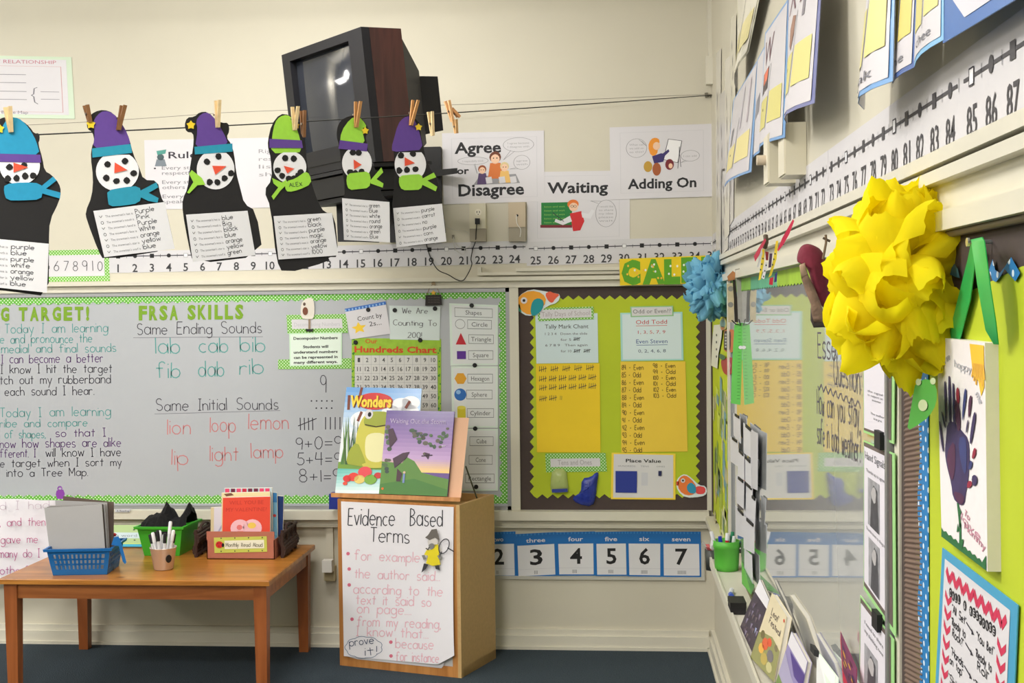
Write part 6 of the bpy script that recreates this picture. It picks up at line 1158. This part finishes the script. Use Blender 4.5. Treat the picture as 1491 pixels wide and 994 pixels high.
qd = quadX(mp(zM, [(656, 770), (676, 742), (742, 905), (738, 1090)]), .47); qd = Qd(PX(*zM(656, 745), .468), PX(*zM(735, 925), .468), PX(*zM(735, 1120), .44), PX(*zM(668, 935), .44)); b = MB(); b.slab(qd, [(0, 0), (1, 0), (1, 1), (0, 1)], M((112, 48, 84), .4), 0, .002); d(b, qd, .0028); T = b.build('pencil_case', None, 'purple case with a crimson edge leaning low at the right of the glossy whiteboard', 'case')
b = MB(); b.slab(qd, [(0, -.05), (1.03, -.05), (1.03, 1), (0, 1)], M((196, 44, 72), .5), -.02, .0195); b.build('crimson_edge', T)

# ---- hand signal sheets
def hs(px, name, lab, texts, photos, top=None):
    fr_px = mp(zO, px) if name != 'P' else px; X_ = XS - .006
    T, qd = rq(px, X_, .0015, M((168, 226, 148), .3), 'hand_signal_sheet', lab, 'poster', None, zO, 1, 2.0, 'hand signal sheets')
    b = MB(); b.slab(qd, [(.03, .02), (.93, .02), (.93, 1.93), (.03, 1.93)], M((104, 92, 88), .5), .0018, .0006); b.build('brown_mat', T)
    b = MB(); b.slab(qd, [(.06, .07), (.82, .07), (.82, 1.86), (.06, 1.86)], M((228, 224, 234), .5), .003, .0006); o = .0042
    for s, x, y, h, w_ in texts: b.text(qd, s, x, y, h, M((105, 105, 112)), o, w=w_)
    for x0, y0, x1, y1 in photos:
        b.rect(qd, x0, y0, x1, y1, M((150, 150, 156), .5, .3, 60), o); b.poly(qd, [(x0 + .08, y1), (x0 + .12, y0 + .2), (x0 + .2, y0 + .05), (x1 - .06, y0 + .1), (x1 - .02, y1)], M((72, 72, 78), .5, .3, 60), o + .0004); b.poly(qd, smoothp([(x0 + .1, y0 + .2), (x0 + .2, y0 + .06), (x1 - .08, y0 + .1), (x1 - .12, y0 + .3)], 1), M((185, 182, 184), .5), o + .0008)
    b.build('printed_page', T); return qd
hs([(64, 130), (226, 170), (222, 590), (66, 530)], '', 'laminated hand signal sheet with only text lines, topmost of the column', [("the signal", .2, .9, .06, .5), ("to support an", .2, 1.0, .06, .5), ("answer", .35, 1.1, .06, .3), ("The author", .3, 1.45, .06, .46), ("says", .4, 1.56, .06, .28)], [])
hs([(66, 570), (226, 640), (232, 1590), (66, 1340)], '', 'laminated sheet headed Hand Signals with two grey photographs', [("Hand Signals", .1, .22, .1, .66), ("Thumbs up to agree", .14, .38, .045, .6), ("Thumbs down to disagree", .14, 1.13, .045, .62)], [(.2, .44, .58, 1.04), (.22, 1.2, .58, 1.82)])
hs([(48, 1370), (222, 1600), (222, 2500), (40, 2200)], '', 'laminated hand signal sheet at the very bottom of the column', [("I need to share", .2, .25, .05, .56), ("my thinking now", .2, .35, .05, .56)], [(.2, .48, .6, 1.2)])
for px, py, s in ((1281, 640, 'dark magnet clip between the top hand signal sheet and the Hand Signals page'), (1277, 903, 'dark magnet clip between the Hand Signals page and the lowest sheet')):
    p = PX(px, py, XS - .012); b = MB(); b.box(p, (.01, .05, .032), BLACK); b.build('magnet_clip', None, s, 'magnet')

# ---- big pinboard on the right
ya = yw(1313); ZT = 1.872
t = thing('side_pinboard', (XR, 1.0, .722), 'large lime and brown pinboard at the right edge with a wavy blue border', 'pinboard')
b = MB(); b.bx(XR - .010, XR - .001, -1.2, yw(1321), .722, ZT, BROWNP); b.build('brown_backing', t)
b = MB(); b.bx(XR - .014, XR - .001, yw(1321), yw(1314), .722, ZT, TRIM); b.build('divider_post', t)
# corrugated strip: real ridges
b = MB(); yA, yB_ = yw(1319, 700, .488), yw(1345, 700, .488); rows = []; nR = 500
for i in range(nR + 1):
    z = .74 + (1.80 - .74) * i / nR; o = .0035 * (.5 + .5 * cos(2 * pi * i * .25)); sl = .02
    rows.append([Vector((XR - .0115 - o, yA + (yB_ - yA) * k, z + sl * k)) for k in (0, .5, 1)])
b.grid(rows, M((112, 92, 80), .75, .05, 40), True); b.build('corrugated_strip', t)
b = MB(); lp = [(YB - yw(1344), -.73), (YB + 1.0, -.73), (YB + 1.0, -1.86), (YB - 1.55, -1.812), (YB - 1.66, -1.798), (YB - 1.81, -1.78), (YB - yw(1344), -1.77)]; b.slab(Wx(XR - .010), lp, LIME, .0006, .001); b.build('lime_paper', t)
for i in range(2): vscal('blue_border_strip', yw(1353, 700, .4865), yw(1339, 700, .4865), .73 + i * .51, 1.24 + i * .5, XR - .0125 - .0005 * i, BLUEDR, .009, 3, t)
# top blue zigzag pieces + silver of it behind the tissue flower
pf = PlX(XR - .0135); b = MB(); b.slab(pf, mp(zN, [(828, 440), (845, 388), (858, 440), (880, 455), (900, 430), (935, 378), (978, 455), (955, 495), (920, 455), (903, 435), (885, 470), (862, 498), (845, 490)]), BLUEDR, .0004, .0012); b.build('blue_zigzag_border', t)
b = MB(); b.slab(pf, mp(zV, [(318, 380), (326, 345), (342, 320), (362, 350), (372, 400), (350, 395)]), M((50, 90, 100), .6), .0004, .0012); b.build('teal_border_scrap', t)
b = MB(); b.tube([Vector((XR - .02, y, 1.868)) for y in (ya - .05, -1.2)], .006, M((120, 108, 96), .5), 6); b.build('top_bead', t)
# dotted green leaf
T = rcut('paper_leaf', smoothp(mp(zO, [(330, 270), (400, 250), (440, 290), (440, 380), (400, 450), (345, 490), (285, 525), (300, 440), (318, 340)]), 1), XR - .06, .002, M((74, 160, 58), .6), 'green paper leaf with pale dots under the yellow tissue flower', 'paper leaf')
pf = PlX(XR - .0625); b = MB()
for x, y, r in ((368, 390, 6.8), (345, 270, 4), (420, 265, 4)): b.slab(pf, ellp(*zO(x, y), r, r * 1.25, 14), M((190, 205, 160)), 0, .0008)
b.build('pale_dots', T)

# ---- canvas with painted hand
XCv = .4705
def canv():
    f = quadX([(1364, 491), (1434, 499), (1438, 832), (1371, 781)], XCv, 1, 2.6); t = thing('canvas_painting', f.at(.5, 1.3), 'small stretched canvas with a purple painted handprint flower hung on green ribbon', 'painting')
    WC = M((236, 230, 232), .7, .02, 60); b = MB(); q = [(0, 0), (1, 0), (1, 2.6), (0, 2.6)]; fr = [f.at(*p) for p in q]; bk_ = [Vector((XR - .011, p.y, p.z)) for p in fr]; b.prism(fr, bk_, WC); b.build('canvas', t)
    o = .0008; zc = lambda x, y: ((zO(x, y)[0] - 1364) / 68.5, 0)
    def cv(x, y, z=zO):   # photo pixel to canvas coordinates
        p = PX(*z(x, y), XCv); a = f.at(0, 0); ex = (f.at(1, 0) - a); ey = (f.at(0, 2.6) - a); m2 = Matrix(((ex.y, ey.y), (ex.z, ey.z))).inverted(); s, q = m2 @ Vector(((p - a).y, (p - a).z)); return (s, q * 2.6)
    V1, V2, V3, V4 = M((62, 50, 92), .6, .15, 40), M((84, 44, 76), .6, .15, 40), M((60, 66, 120), .6, .15, 40), M((150, 40, 66), .6)
    b = MB()
    def pt(P, m, k, sm=1): P = [cv(*p) for p in P]; b.poly(f, smoothp(P, sm), m, o + k * .0004)
    pt([(498, 480), (530, 470), (575, 520), (610, 560), (620, 640), (612, 790), (600, 840), (592, 905), (565, 905), (530, 870), (520, 790), (495, 700), (485, 630), (492, 560)], V1, 0)
    pt([(495, 640), (540, 560), (545, 700), (530, 790), (510, 740)], V2, 1); pt([(556, 560), (598, 545), (606, 640), (600, 760), (575, 700)], V3, 1); pt([(526, 830), (592, 850), (590, 900), (560, 900)], V2, 1)
    for P, m in (([(482, 270), (494, 262), (500, 480), (490, 470)], V1), ([(504, 240), (516, 238), (524, 480), (510, 480)], V1), ([(526, 270), (537, 280), (546, 510), (532, 500)], V1), ([(545, 310), (560, 290), (566, 370), (552, 400)], V4), ([(538, 350), (566, 390), (572, 520), (552, 520)], V2),
        ([(590, 310), (600, 298), (602, 350), (590, 430), (582, 480), (580, 420)], V3), ([(612, 370), (622, 335), (632, 345), (622, 440), (612, 460)], V2), ([(606, 470), (614, 462), (608, 520), (598, 540)], V1), ([(640, 430), (652, 420), (650, 480), (628, 595), (620, 580), (628, 500)], V1),
        ([(468, 420), (478, 425), (496, 510), (484, 500)], V1), ([(455, 470), (465, 475), (484, 620), (476, 635)], V1), ([(640, 615), (655, 606), (654, 650), (632, 672)], V4), ([(622, 672), (638, 680), (632, 715), (614, 725)], V3), ([(632, 760), (650, 745), (665, 765), (660, 800), (640, 808)], V1), ([(612, 780), (636, 780), (634, 810), (608, 820)], V4)): pt(P, m, 2)
    GN = M((42, 108, 62), .6); c = lambda x, y: cv(x, y, zP)
    b.line(f, [cv(556, 895), cv(564, 960), cv(570, 1020), c(618, 150), c(620, 250)], .045, GN, o); 
    for P in ([(606, 150), (614, 190), (600, 200)], [(610, 60), (626, 90), (616, 110)], [(615, 240), (640, 235), (632, 290), (612, 285)]): b.poly(f, [c(*q) for q in P], GN, o + .0004)
    G = [c(513, 225)];
    for k in range(18): x = 513 + k * 13.5; y = 172 + k * 10.3; G += [c(x, y + (12 if k % 2 else 0))]
    G += [(.985, 2.42), (.985, 2.595), (.015, 2.595)]; b.poly(f, G, GN, o)
    OY = M((240, 196, 60), .6); b.poly(f, [(.72, .03), (.99, .03), (.99, .5), (.93, .62), (.88, .45), (.78, .4)], OY, o)
    for k in range(7): b.line(f, [(.8 + k * .03, .25), (.76 + k * .04, .42 + .04 * (k % 3))], .025, M((236, 180, 70)), o + .0004)
    LG = M((190, 190, 198)); b.hand(f, "you are", .12, .36, .09, LG, o, w=.22, lw=.015, ang=-.5); b.hand(f, "happy", .4, .34, .09, LG, o, w=.34, lw=.015, ang=.1); b.hand(f, "me", .82, .62, .09, LG, o, w=.13, lw=.015, ang=.9)
    PKW = M((200, 140, 160)); b.hand(f, "To:", .55, 2.12, .08, PKW, o, w=.12, lw=.014, ang=.3); b.hand(f, "love", .48, 2.2, .09, PKW, o, w=.4, lw=.014, ang=.25); b.hand(f, "Mommy", .55, 2.28, .09, PKW, o, w=.42, lw=.014, ang=.25); b.build('handprint_paint', t)
    e = f.at(1, 0).y
    # ribbon
    GRB = M((24, 168, 84), .35, .05, 30); GRD = GRB
    A_ = PX(1412, 350, XR - .04); rb = lambda P, Xs, n_, m: None
    def rib(L, R, m, nm):  # two pixel edge chains at their X
        b = MB(); l = [PX(x, y, X) for x, y, X in L]; r = [PX(x, y, X) for x, y, X in R]; b.grid([l, r], m, True); nv = Vector((.0012, 0, 0)); b.grid([[p + nv for p in l], [p + nv for p in r]], m, True); b.grid([l, [p + nv for p in l]], m); b.grid([r, [p + nv for p in r]], m); b.build(nm, t)
    v = lambda x, y, X: (*zV(x, y), X)
    rib([v(432, 186, .462), v(437, 200, .455), v(470, 440, .455), v(515, 690, .46), v(560, 768, .472)], [v(495, 172, .462), v(508, 195, .455), v(540, 440, .455), v(572, 650, .46), v(586, 770, .472)], GRB, 'ribbon_front')
    rib([v(436, 200, .47), v(415, 300, .478), v(350, 560, .478), v(318, 690, .478), v(322, 735, .48)], [v(452, 205, .468), v(452, 350, .475), v(430, 520, .478), v(385, 690, .478), v(372, 742, .48)], GRD, 'ribbon_back')
    b = MB(); p = PX(*zV(424, 200), .46); b.tube([Vector((XR - .01, p.y, p.z)), p], .0028, ALU, 8); b.tube([p, p - Vector((.003, 0, 0))], .006, M((220, 220, 225), .2, metal=.8), 10); b.build('nail', t)
canv()
# ---- call and response poster
def d(b, f, o):
    b.rect(f, .055, .035, .925, 1.2, PAPER, o); R_ = M((206, 52, 88), .5); n = 8
    b.line(f, [(.09 + .8 * k / (n * 2), .07 + (.04 if k % 2 else 0)) for k in range(n * 2 + 1)], .032, R_, o + .0004)
    for side in (0, 1):
        for k in range(16):
            y = .155 + k * .062; x = .09 if side == 0 else .80; b.poly(f, [(x, y), (x + .05, y + .03), (x + .1, y), (x + .1, y + .028), (x + .05, y + .058), (x, y + .028)], R_, o + .0004)
    for k, ch in enumerate("CALL & RESPONSE"):
        if ch == ' ': continue
        x = .17 + k * .042; y = .15 + .004 * sin(k * 1.3); b.ell(f, x, y, .023, .02, M((40, 38, 42)), o + .0005, 12); b.text(f, ch, x, y + .012, .024, PAPER, o + .0008, al='c', w=.022)
    for s, x, y, w_ in (('"All Set"', .17, .222, .2), ('"Ready to', .17, .272, .2), ('Rock?"', .19, .314, .16), ('"Hands', .19, .39, .17), ('on top"', .17, .43, .19), ('"Shhh"', .17, .505, .19), ('"Class"', .17, .6, .19), ('"You Bet"', .54, .235, .22), ('"Ready to', .54, .30, .2), ('Roll"', .57, .34, .14), ('"That', .53, .42, .15), ('means stop"', .53, .46, .24)): b.hand(f, s, x + (.035 if x < .5 else .01), y, .032, M((52, 50, 56)), o + .0005, w=w_, lw=.006)
    for y in (.22, .30, .39, .48): b.line(f, [(.41, y - .012), (.5, y + .004)], .007, MARK, o + .0005); b.poly(f, [(.485, y - .008), (.52, y + .007), (.485, y + .014)], MARK, o + .0006)
rq([(1373.5, 797), (1484, 881), (1462, 1400), (1353, 1200)], XR - .014, .0015, M((74, 160, 200), .5), 'call_response_poster', 'white poster with red chevron border on blue paper, lower right corner', 'poster', d, None, 1, 1.23)

# ---------------------------------------------------------------- number line on the right wall
f = Wx(XR - .0008)
known = {36: 6.33, 60: 4.17, 61: 4.07, 72: 3.03, 73: 2.919, 84: 1.904, 85: 1.79, 96: .80}
def ny(n):
    for a, c in ((36, 60), (61, 72), (73, 84), (85, 96)):
        if a <= n <= c: return known[a] + (known[c] - known[a]) * (n - a) / (c - a)
labs = {36: 'far', 61: 'middle', 73: 'near', 85: 'nearest'}
for a, c, e0, e1 in ((36, 60, 6.40, 4.12), (61, 72, 4.12, 2.965), (73, 84, 2.965, 1.845), (85, 96, 1.845, .75)):
    b = MB(); P = [(YB - e0, -2.125), (YB - e1, -2.125), (YB - e1, -1.988), (YB - e0, -1.988)]; k_ = 0 if a in (36, 73) else .0006; b.slab(f, P, M((208, 206, 210), .5), k_, .0012); o = k_ + .0022
    b.line(f, [(YB - e0 + .015, -2.082), (YB - e1 - .02, -2.082)], .0055, M((70, 68, 72)), o)
    for n in range(a, c + 1):
        x = YB - ny(n); b.text(f, str(n), x, -1.999, .046, M((64, 62, 66)), o, w=.05, al='c', bold=.008)
        if n % 5 == 0: b.rect(f, x - .012, -2.095, x + .012, -2.069, M((235, 235, 238)), o + .0003); b.frame(f, x - .012, -2.095, x + .012, -2.069, .0025, MARK, o + .0006)
        elif n % 2: b.rect(f, x - .011, -2.094, x + .011, -2.070, M((70, 68, 72)), o + .0003)
        else: b.ell(f, x, -2.082, .011, .0125, M((70, 68, 72)), o + .0003, 12)
        b.line(f, [(x + .046, -2.092), (x + .046, -2.072)], .0025, GRAYLINE, o)
    b.build('number_strip', None, 'white number strip %d to %d on the right wall, %s section' % (a, c, labs[a]), 'number line', None)

# ---------------------------------------------------------------- alphabet cards hanging on the right wall
def acard(px, Xs, lab, col=(210, 207, 214), edge=(110, 160, 215), letter='', pic=None, yel=True, word='', Wd=1, Hd=2.2, lowcol=(208, 200, 122), ew=.05, curl=.0, z=None, gen=None):
    P = mp(z, px) if z else px; c = [PX(x, y, X) for (x, y), X in zip(P, Xs)]; qd = Qd(*c, 1, 2.2)
    class Cv:
        n = qd.n
        def at(s, x, y, o=0): return qd.at(x, y, o + curl * sin(pi * x) * (y / 2.2))
    f = Cv(); b = MB(); N = 8; th = .0015
    def gr(x0, y0, x1, y1, m, o, n=4):
        b.grid([[f.at(x0 + (x1 - x0) * i / n, y0 + (y1 - y0) * j / n, o) for i in range(n + 1)] for j in range(n + 1)], m, True)
    gr(0, 0, 1, 2.2, M(edge, .35), 0); gr(0, 0, 1, 2.2, M((225, 225, 230), .5), -th)
    gr(ew, ew, 1 - ew, 2.2 - ew, M(col, .35), th * .5); o = th
    if letter: b.text(f, letter, .12, .72, .5, M((120, 90, 100)), o, w=.62 if len(letter) > 1 else .4)
    if pic: 
        for P_, c_ in pic: b.poly(f, P_, M(c_, .5, .15, 40), o)
    if yel:
        gr(.1, 1.35, .48, 1.9, M(lowcol, .5), o, 3); gr(.54, 1.3, .9, 1.85, M(tuple(min(255, q + 5) for q in lowcol), .5), o, 3)
        b.line(f, [(.5, .8), (.5, 1.95)], .012, GRAYLINE, o + .0003); b.ell(f, .3, 1.55, .02, .03, MARK, o + .0006, 6)
    if word: b.text(f, word, .5, 2.08, .1, M((110, 110, 120)), o, w=.5, al='c')
    return b.build('alphabet_card', None, lab, 'card', 'alphabet cards on the right wall')
FL = [([(.14, .85), (.42, .8), (.42, 1.2), (.14, 1.25)], (70, 62, 68)), ([(.18, .86), (.4, .82), (.38, 1.02), (.2, 1.08)], (220, 110, 80))]
XO = [([(.25, .95), (.34, .8), (.46, .85), (.44, 1.1), (.36, 1.3), (.28, 1.2)], (150, 110, 92)), ([(.64, .7), (.7, .7), (.7, .95), (.64, .95)], (120, 115, 125))]
acard([(1068, 145), (1105, 84), (1094, 250), (1055, 272)], [.47, .465, .44, .455], 'alphabet card with pale yellow patches, lower in the far group', pic=[([(.2, .9), (.3, .88), (.28, 1.3), (.18, 1.3)], (120, 120, 125)), ([(.55, .2), (.6, .2), (.6, 1.1), (.55, 1.1)], (190, 185, 195)), ([(.78, .2), (.82, .2), (.82, 1.1), (.78, 1.1)], (180, 170, 180))], lowcol=(226, 214, 150), curl=.02)
acard([(1103, 86), (1116, 62), (1106, 222), (1096, 232)], [.462, .462, .45, .45], 'narrow alphabet card overlapped by the fire picture card', pic=[([(.3, 1.0), (.7, .9), (.7, 1.3), (.3, 1.4)], (130, 130, 140))], yel=False, curl=.005)
acard([(1114, 48), (1149, -4), (1143, 200), (1105, 218)], [.46, .455, .44, .445], 'alphabet card with a small orange fire picture and letters W', letter='W', pic=FL, curl=.02)
acard([(1148, -40), (1202, -110), (1186, 150), (1146, 180)], [.455, .45, .42, .44], 'alphabet card with the letters X x and a brown picture', letter='X x', pic=XO, curl=.03, edge=(112, 118, 172))
acard([(1073, -30), (1132, -130), (1090, 75), (1074, 135)], [.46, .46, .47, .47], 'cream edged card curling away at the top of the far group', col=(232, 228, 214), edge=(225, 222, 200), lowcol=(226, 216, 160), curl=.03)
acard([(1268, -160), (1308, -240), (1300, 118), (1258, 160)], [.46, .455, .44, .45], 'slim alphabet card with a pink picture and yellow block, left of the shell-blue pair', pic=[([(.3, 1.0), (.6, .9), (.5, 1.15), (.3, 1.2)], (220, 130, 120))], word='yak', curl=.03, Wd=1)
acard([(1310, -180), (1346, -250), (1331, 98), (1299, 130)], [.47, .47, .455, .46], 'alphabet card with tall yellow block and the end of the word she', word='she', edge=(70, 100, 165), curl=.012, lowcol=(210, 194, 95))
acard([(1342, -220), (1376, -290), (1374, 58), (1331, 98)], [.462, .462, .45, .455], 'alphabet card with a light blue edge and the word cheese', word='chee', edge=(120, 180, 225), curl=.01)
# thick blue framed card
qd = quadX([(1366, -180), (1510, -420), (1510, -18), (1375, 63)], [.462, .462, .458, .452], 1, 1.6); b = MB(); b.slab(qd, [(0, 0), (1, 0), (1, 1.6), (0, 1.6)], M((48, 104, 178), .35), 0, .002); b.slab(qd, smoothp([(.07, .08), (.95, .08), (.95, 1.5), (.07, 1.5)], 1), M((214, 214, 226), .35), .0022, .0006); b.text(qd, "white", .62, 1.36, .1, M((90, 92, 110)), .0034, w=.3); b.build('blue_framed_card', None, 'large card with a thick rounded blue frame at the top right corner', 'card')
# far cluster of thin laminated strips near the corner
for i, (xa, xb, ya_, yb_, c) in enumerate(((1043, 1050, 70, 372, (214, 210, 200)), (1048, 1057, 130, 375, (205, 202, 200)), (1056, 1064, 80, 350, (222, 218, 208)), (1062, 1070, 100, 330, (210, 206, 204)), (1050, 1062, 240, 372, (218, 214, 206)), (1064, 1072, 20, 200, (226, 222, 205)))):
    qd = quadX([(xa, ya_ + 8), (xb, ya_), (xb - 2, yb_ - 10), (xa, yb_)], [.4955 - .0015 * (i % 3)] * 4); b = MB(); b.slab(qd, [(0, 0), (1, 0), (1, 1), (0, 1)], M(c, .25), 0, .0012)
    for k in range(5): b.line(qd, [(.3 + .1 * (k % 3), .2 + k * .13), (.35 + .1 * (k % 3), .28 + k * .13)], .06, M((130, 125, 128)), .002)
    b.build('laminated_strip', None, 'pale laminated strip on the right wall near the corner, ' + ['farthest of all', 'second from the corner', 'middle one', 'beside the yellow patched card', 'short low one', 'high one under the curling card'][i], 'paper', 'laminated strips near the corner')
# ---- electrical boxes
def ebox(name, lab, u0, u1, v0, v1, dpt, ln):
    y = PX(u1, (v0 + v1) / 2, XR).y; zt_ = PX(u1, v0, XR).z; zb_ = PX(u1, v1, XR).z; x0 = PY(u0, (v0 + v1) / 2, y).x; T = thing(name, (XR, y, zb_), lab, 'electrical box')
    b = MB(); b.bx(x0, XR - .001, y, y + ln, zb_, zt_, M((214, 208, 186), .4)); b.build('body', T); b = MB(); b.bx(x0 - .004, x0, y + .004, y + ln - .004, zb_ + .004, zt_ - .004, M((222, 216, 196), .4)); b.build('cover_plate', T); return T, x0, y
T, x0, y = ebox('switch_box', 'cream electrical box, nearer and taller one on the right wall below the X card', 1144, 1175, 177, 254, .06, .12)
T, x0, y = ebox('switch_box', 'wider cream electrical box behind the nearer one on the right wall', 1120, 1160, 192, 266, .08, .1)
b = MB(); b.tube([Vector((x0 - .004, y + .05, PY(1113, 230, y).z)), Vector((x0 - .028, y + .05, PY(1113, 230, y).z))], .014, M((205, 190, 170), .4), 12); b.build('knob', T)
T, x0, y = ebox('wall_box', 'small cream box high in the corner beside the conduit', 1029, 1043, 82, 124, .06, .05) if 0 else (None, 0, 0)
b = MB(); b.bx(PY(1028, 100, 6.36).x, PY(1043, 100, 6.36).x, 6.34, YB - .061, PY(1035, 123, 6.36).z, PY(1035, 82, 6.36).z, TRIM); b.build('junction_box', None, 'small cream junction box high in the far right corner', 'electrical box')

# ---------------------------------------------------------------- tissue flowers
def pom(name, c, R, sq, mat, label, n, seed, ws=1.0):
    rnd = random.Random(seed); T = thing(name, c, label, 'paper flower'); protos = []
    for k in range(7):
        b = MB(); nu, nv = 12, 10; rows = []; ph = rnd.uniform(0, 6); wk = rnd.uniform(.36, .5) * ws; cur = rnd.uniform(.5, .85); bend = rnd.uniform(.75, 1.05)
        for j in range(nv + 1):
            v = j / nv; row = []; th = v * pi * .5 * bend
            for i in range(nu + 1):
                u = -1 + 2 * i / nu; wd = wk * max(.06, sin(pi * (.08 + .80 * v))) ** .55
                r = .30 + .66 * sin(th) / sin(pi * .5 * bend) ; out = cur * (1 - cos(th)); rip = .022 * v * sin(ph + 4 * u + 2 * v) + .012 * v * v * sin(ph * 2 + 13 * u)
                r2 = r - (.12 + .14 * v) * u * u + (.03 * sin(ph + 6 * u) + .02 * sin(ph * 3 + 15 * u)) * (v > .95) * .35
                row.append((u * wd, out + rip * 1.5, r2 + rip))
            rows.append(row)
        b.grid(rows, mat, True); me_o = b.build('petal', None, org=(0, 0, 0), normals=False); protos.append(me_o.data); bpy.data.objects.remove(me_o); 
    for i in range(n):
        z = 1 - 2 * (i + .5) / n; a = i * 2.39996 + rnd.uniform(-.2, .2); s = math.sqrt(1 - z * z); d = Vector((s * cos(a), s * sin(a), z))
        q = d.to_track_quat('Z', 'Y').to_matrix() @ Matrix.Rotation(rnd.uniform(0, 6.28), 3, 'Z'); k = rnd.uniform(.86, 1.04)
        o = bpy.data.objects.new('petal', protos[i % 7]); COL.objects.link(o); o.parent = T; o.matrix_local = (Matrix.Diagonal((sq[0], sq[1], sq[2], 1)) @ q.to_4x4() @ Matrix.Scale(R * k, 4))
pom('tissue_flower', Vector((.432, 1.93, 1.80)), .154, (.49, .88, 1.0), tissue('yellow_tissue', (255, 242, 34)), 'large yellow tissue paper flower on the right wall', 125, 3)
pom('tissue_flower', PY(1036, 419, 5.55), .142, (.62, .9, 1.0), tissue('blue_tissue', (142, 206, 232)), 'small blue tissue paper flower in the far corner beside the yellow sign', 200, 5, .62)
# ---------------------------------------------------------------- ribbons and the maroon bundle under the right rail
zr = Z(1000, 240, 4.97); Yr = 3.15; f = PlY(Yr)
t = thing('ribbon_cluster', f.at(1125, 375), 'cluster of yellow, pink and white printed ribbons hanging from the right rail', 'ribbon')
for P, c in (([(768, 392), (778, 405), (742, 500), (700, 575), (662, 625), (655, 615), (690, 530), (735, 450)], (205, 52, 84)), ([(735, 470), (745, 480), (700, 580), (672, 600), (690, 540)], (238, 200, 215)), ([(545, 612), (562, 610), (560, 700), (535, 828), (518, 835), (535, 720)], (236, 212, 60)), ([(645, 550), (662, 548), (650, 680), (612, 800), (590, 818), (622, 700)], (238, 214, 60)),
    ([(575, 700), (585, 720), (560, 828), (540, 818)], (225, 222, 228)), ([(565, 530), (575, 545), (530, 640), (495, 700), (485, 660), (520, 600)], (196, 70, 90)), ([(540, 600), (548, 640), (520, 740), (508, 740)], (190, 190, 190)), ([(598, 640), (620, 640), (610, 740), (590, 745)], (80, 60, 90)), ([(600, 820), (628, 810), (622, 870), (595, 865)], (195, 40, 60)), ([(638, 790), (656, 770), (650, 845), (632, 850)], (60, 60, 130)), ([(568, 625), (592, 630), (590, 690), (572, 690)], (150, 40, 50))):
    o = random.uniform(-.015, .02); b = MB(); b.slab(f, mp(zr, P), M(c, .5), o, .0015)
    if c[1] > 195: 
        cx = sum(p[0] for p in P) / len(P); cy = sum(p[1] for p in P) / len(P)
        for k in (-1, 0, 1): b.ell(f, *zr(cx - k * 9, cy + k * 40), 1, 1.4, M((40, 60, 60)), o + .002, 6)
    b.build('ribbon', t)
b = MB(); b.tube([f.at(*zr(570, 510), .0), f.at(*zr(575, 560), .01), f.at(*zr(565, 600), 0)], .006, M((80, 66, 50), .5), 6); b.build('clip', t)
Ym = 2.55; zm = Z(1150, 340, 6.21); t = thing('fabric_bundle', PY(1195, 400, Ym), 'maroon fabric bundle with a brown striped strap, left of the yellow flower', 'bag')
def blob(P, mat, nm, dpt, off=0, sm=2):
    f = PlY(Ym); P = smoothp(mp(zm, P), sm); cx = sum(p[0] for p in P) / len(P); cy = sum(p[1] for p in P) / len(P); b = MB(); R = []
    for k, o in ((.1, 1.0), (.55, .88), (.85, .55), (1, 0), (.85, -.55), (.5, -.9), (.1, -1)): R.append([f.at(cx + (x - cx) * k, cy + (y - cy) * k, off + dpt * o) for x, y in P])
    b.grid(R, mat, True, True); b.face(R[0], mat); b.face(R[-1], mat); b.build(nm, t)
MRN = M((112, 34, 52), .85, .2, 30, .6)
blob([(62, 250), (68, 180), (100, 110), (160, 88), (230, 110), (290, 150), (330, 250), (360, 400), (370, 620), (330, 690), (270, 640), (210, 500), (160, 300), (90, 270)], MRN, 'maroon_fabric', .035)
ST = M((128, 104, 88), .8, .3, 50, .6)
blob([(85, 285), (135, 262), (150, 320), (170, 380), (230, 500), (268, 600), (300, 690), (322, 740), (290, 800), (215, 805), (192, 700), (190, 640), (140, 520), (105, 410)], ST, 'strap', .006, .03, 0); blob([(85, 285), (135, 262), (150, 320), (166, 372), (106, 408)], M((160, 134, 112), .8, .2, 40, .4), 'strap_top', .0065, .031, 0); blob([(188, 670), (205, 690), (215, 800), (320, 790), (380, 810), (375, 845), (215, 850), (186, 782)], M((62, 54, 50), .8, .2, 50, .5), 'dark_base', .006, .024, 0)
b = MB(); f = PlY(Ym - .03); b.tube([f.at(*zm(325, 10)), f.at(*zm(328, 80)), f.at(*zm(300, 230))], .0025, M((120, 100, 76), .7), 6); b.tube([f.at(*zm(300, 38)), f.at(*zm(365, 70))], .0025, M((90, 78, 64), .7), 6); b.build('wire_twig', t)
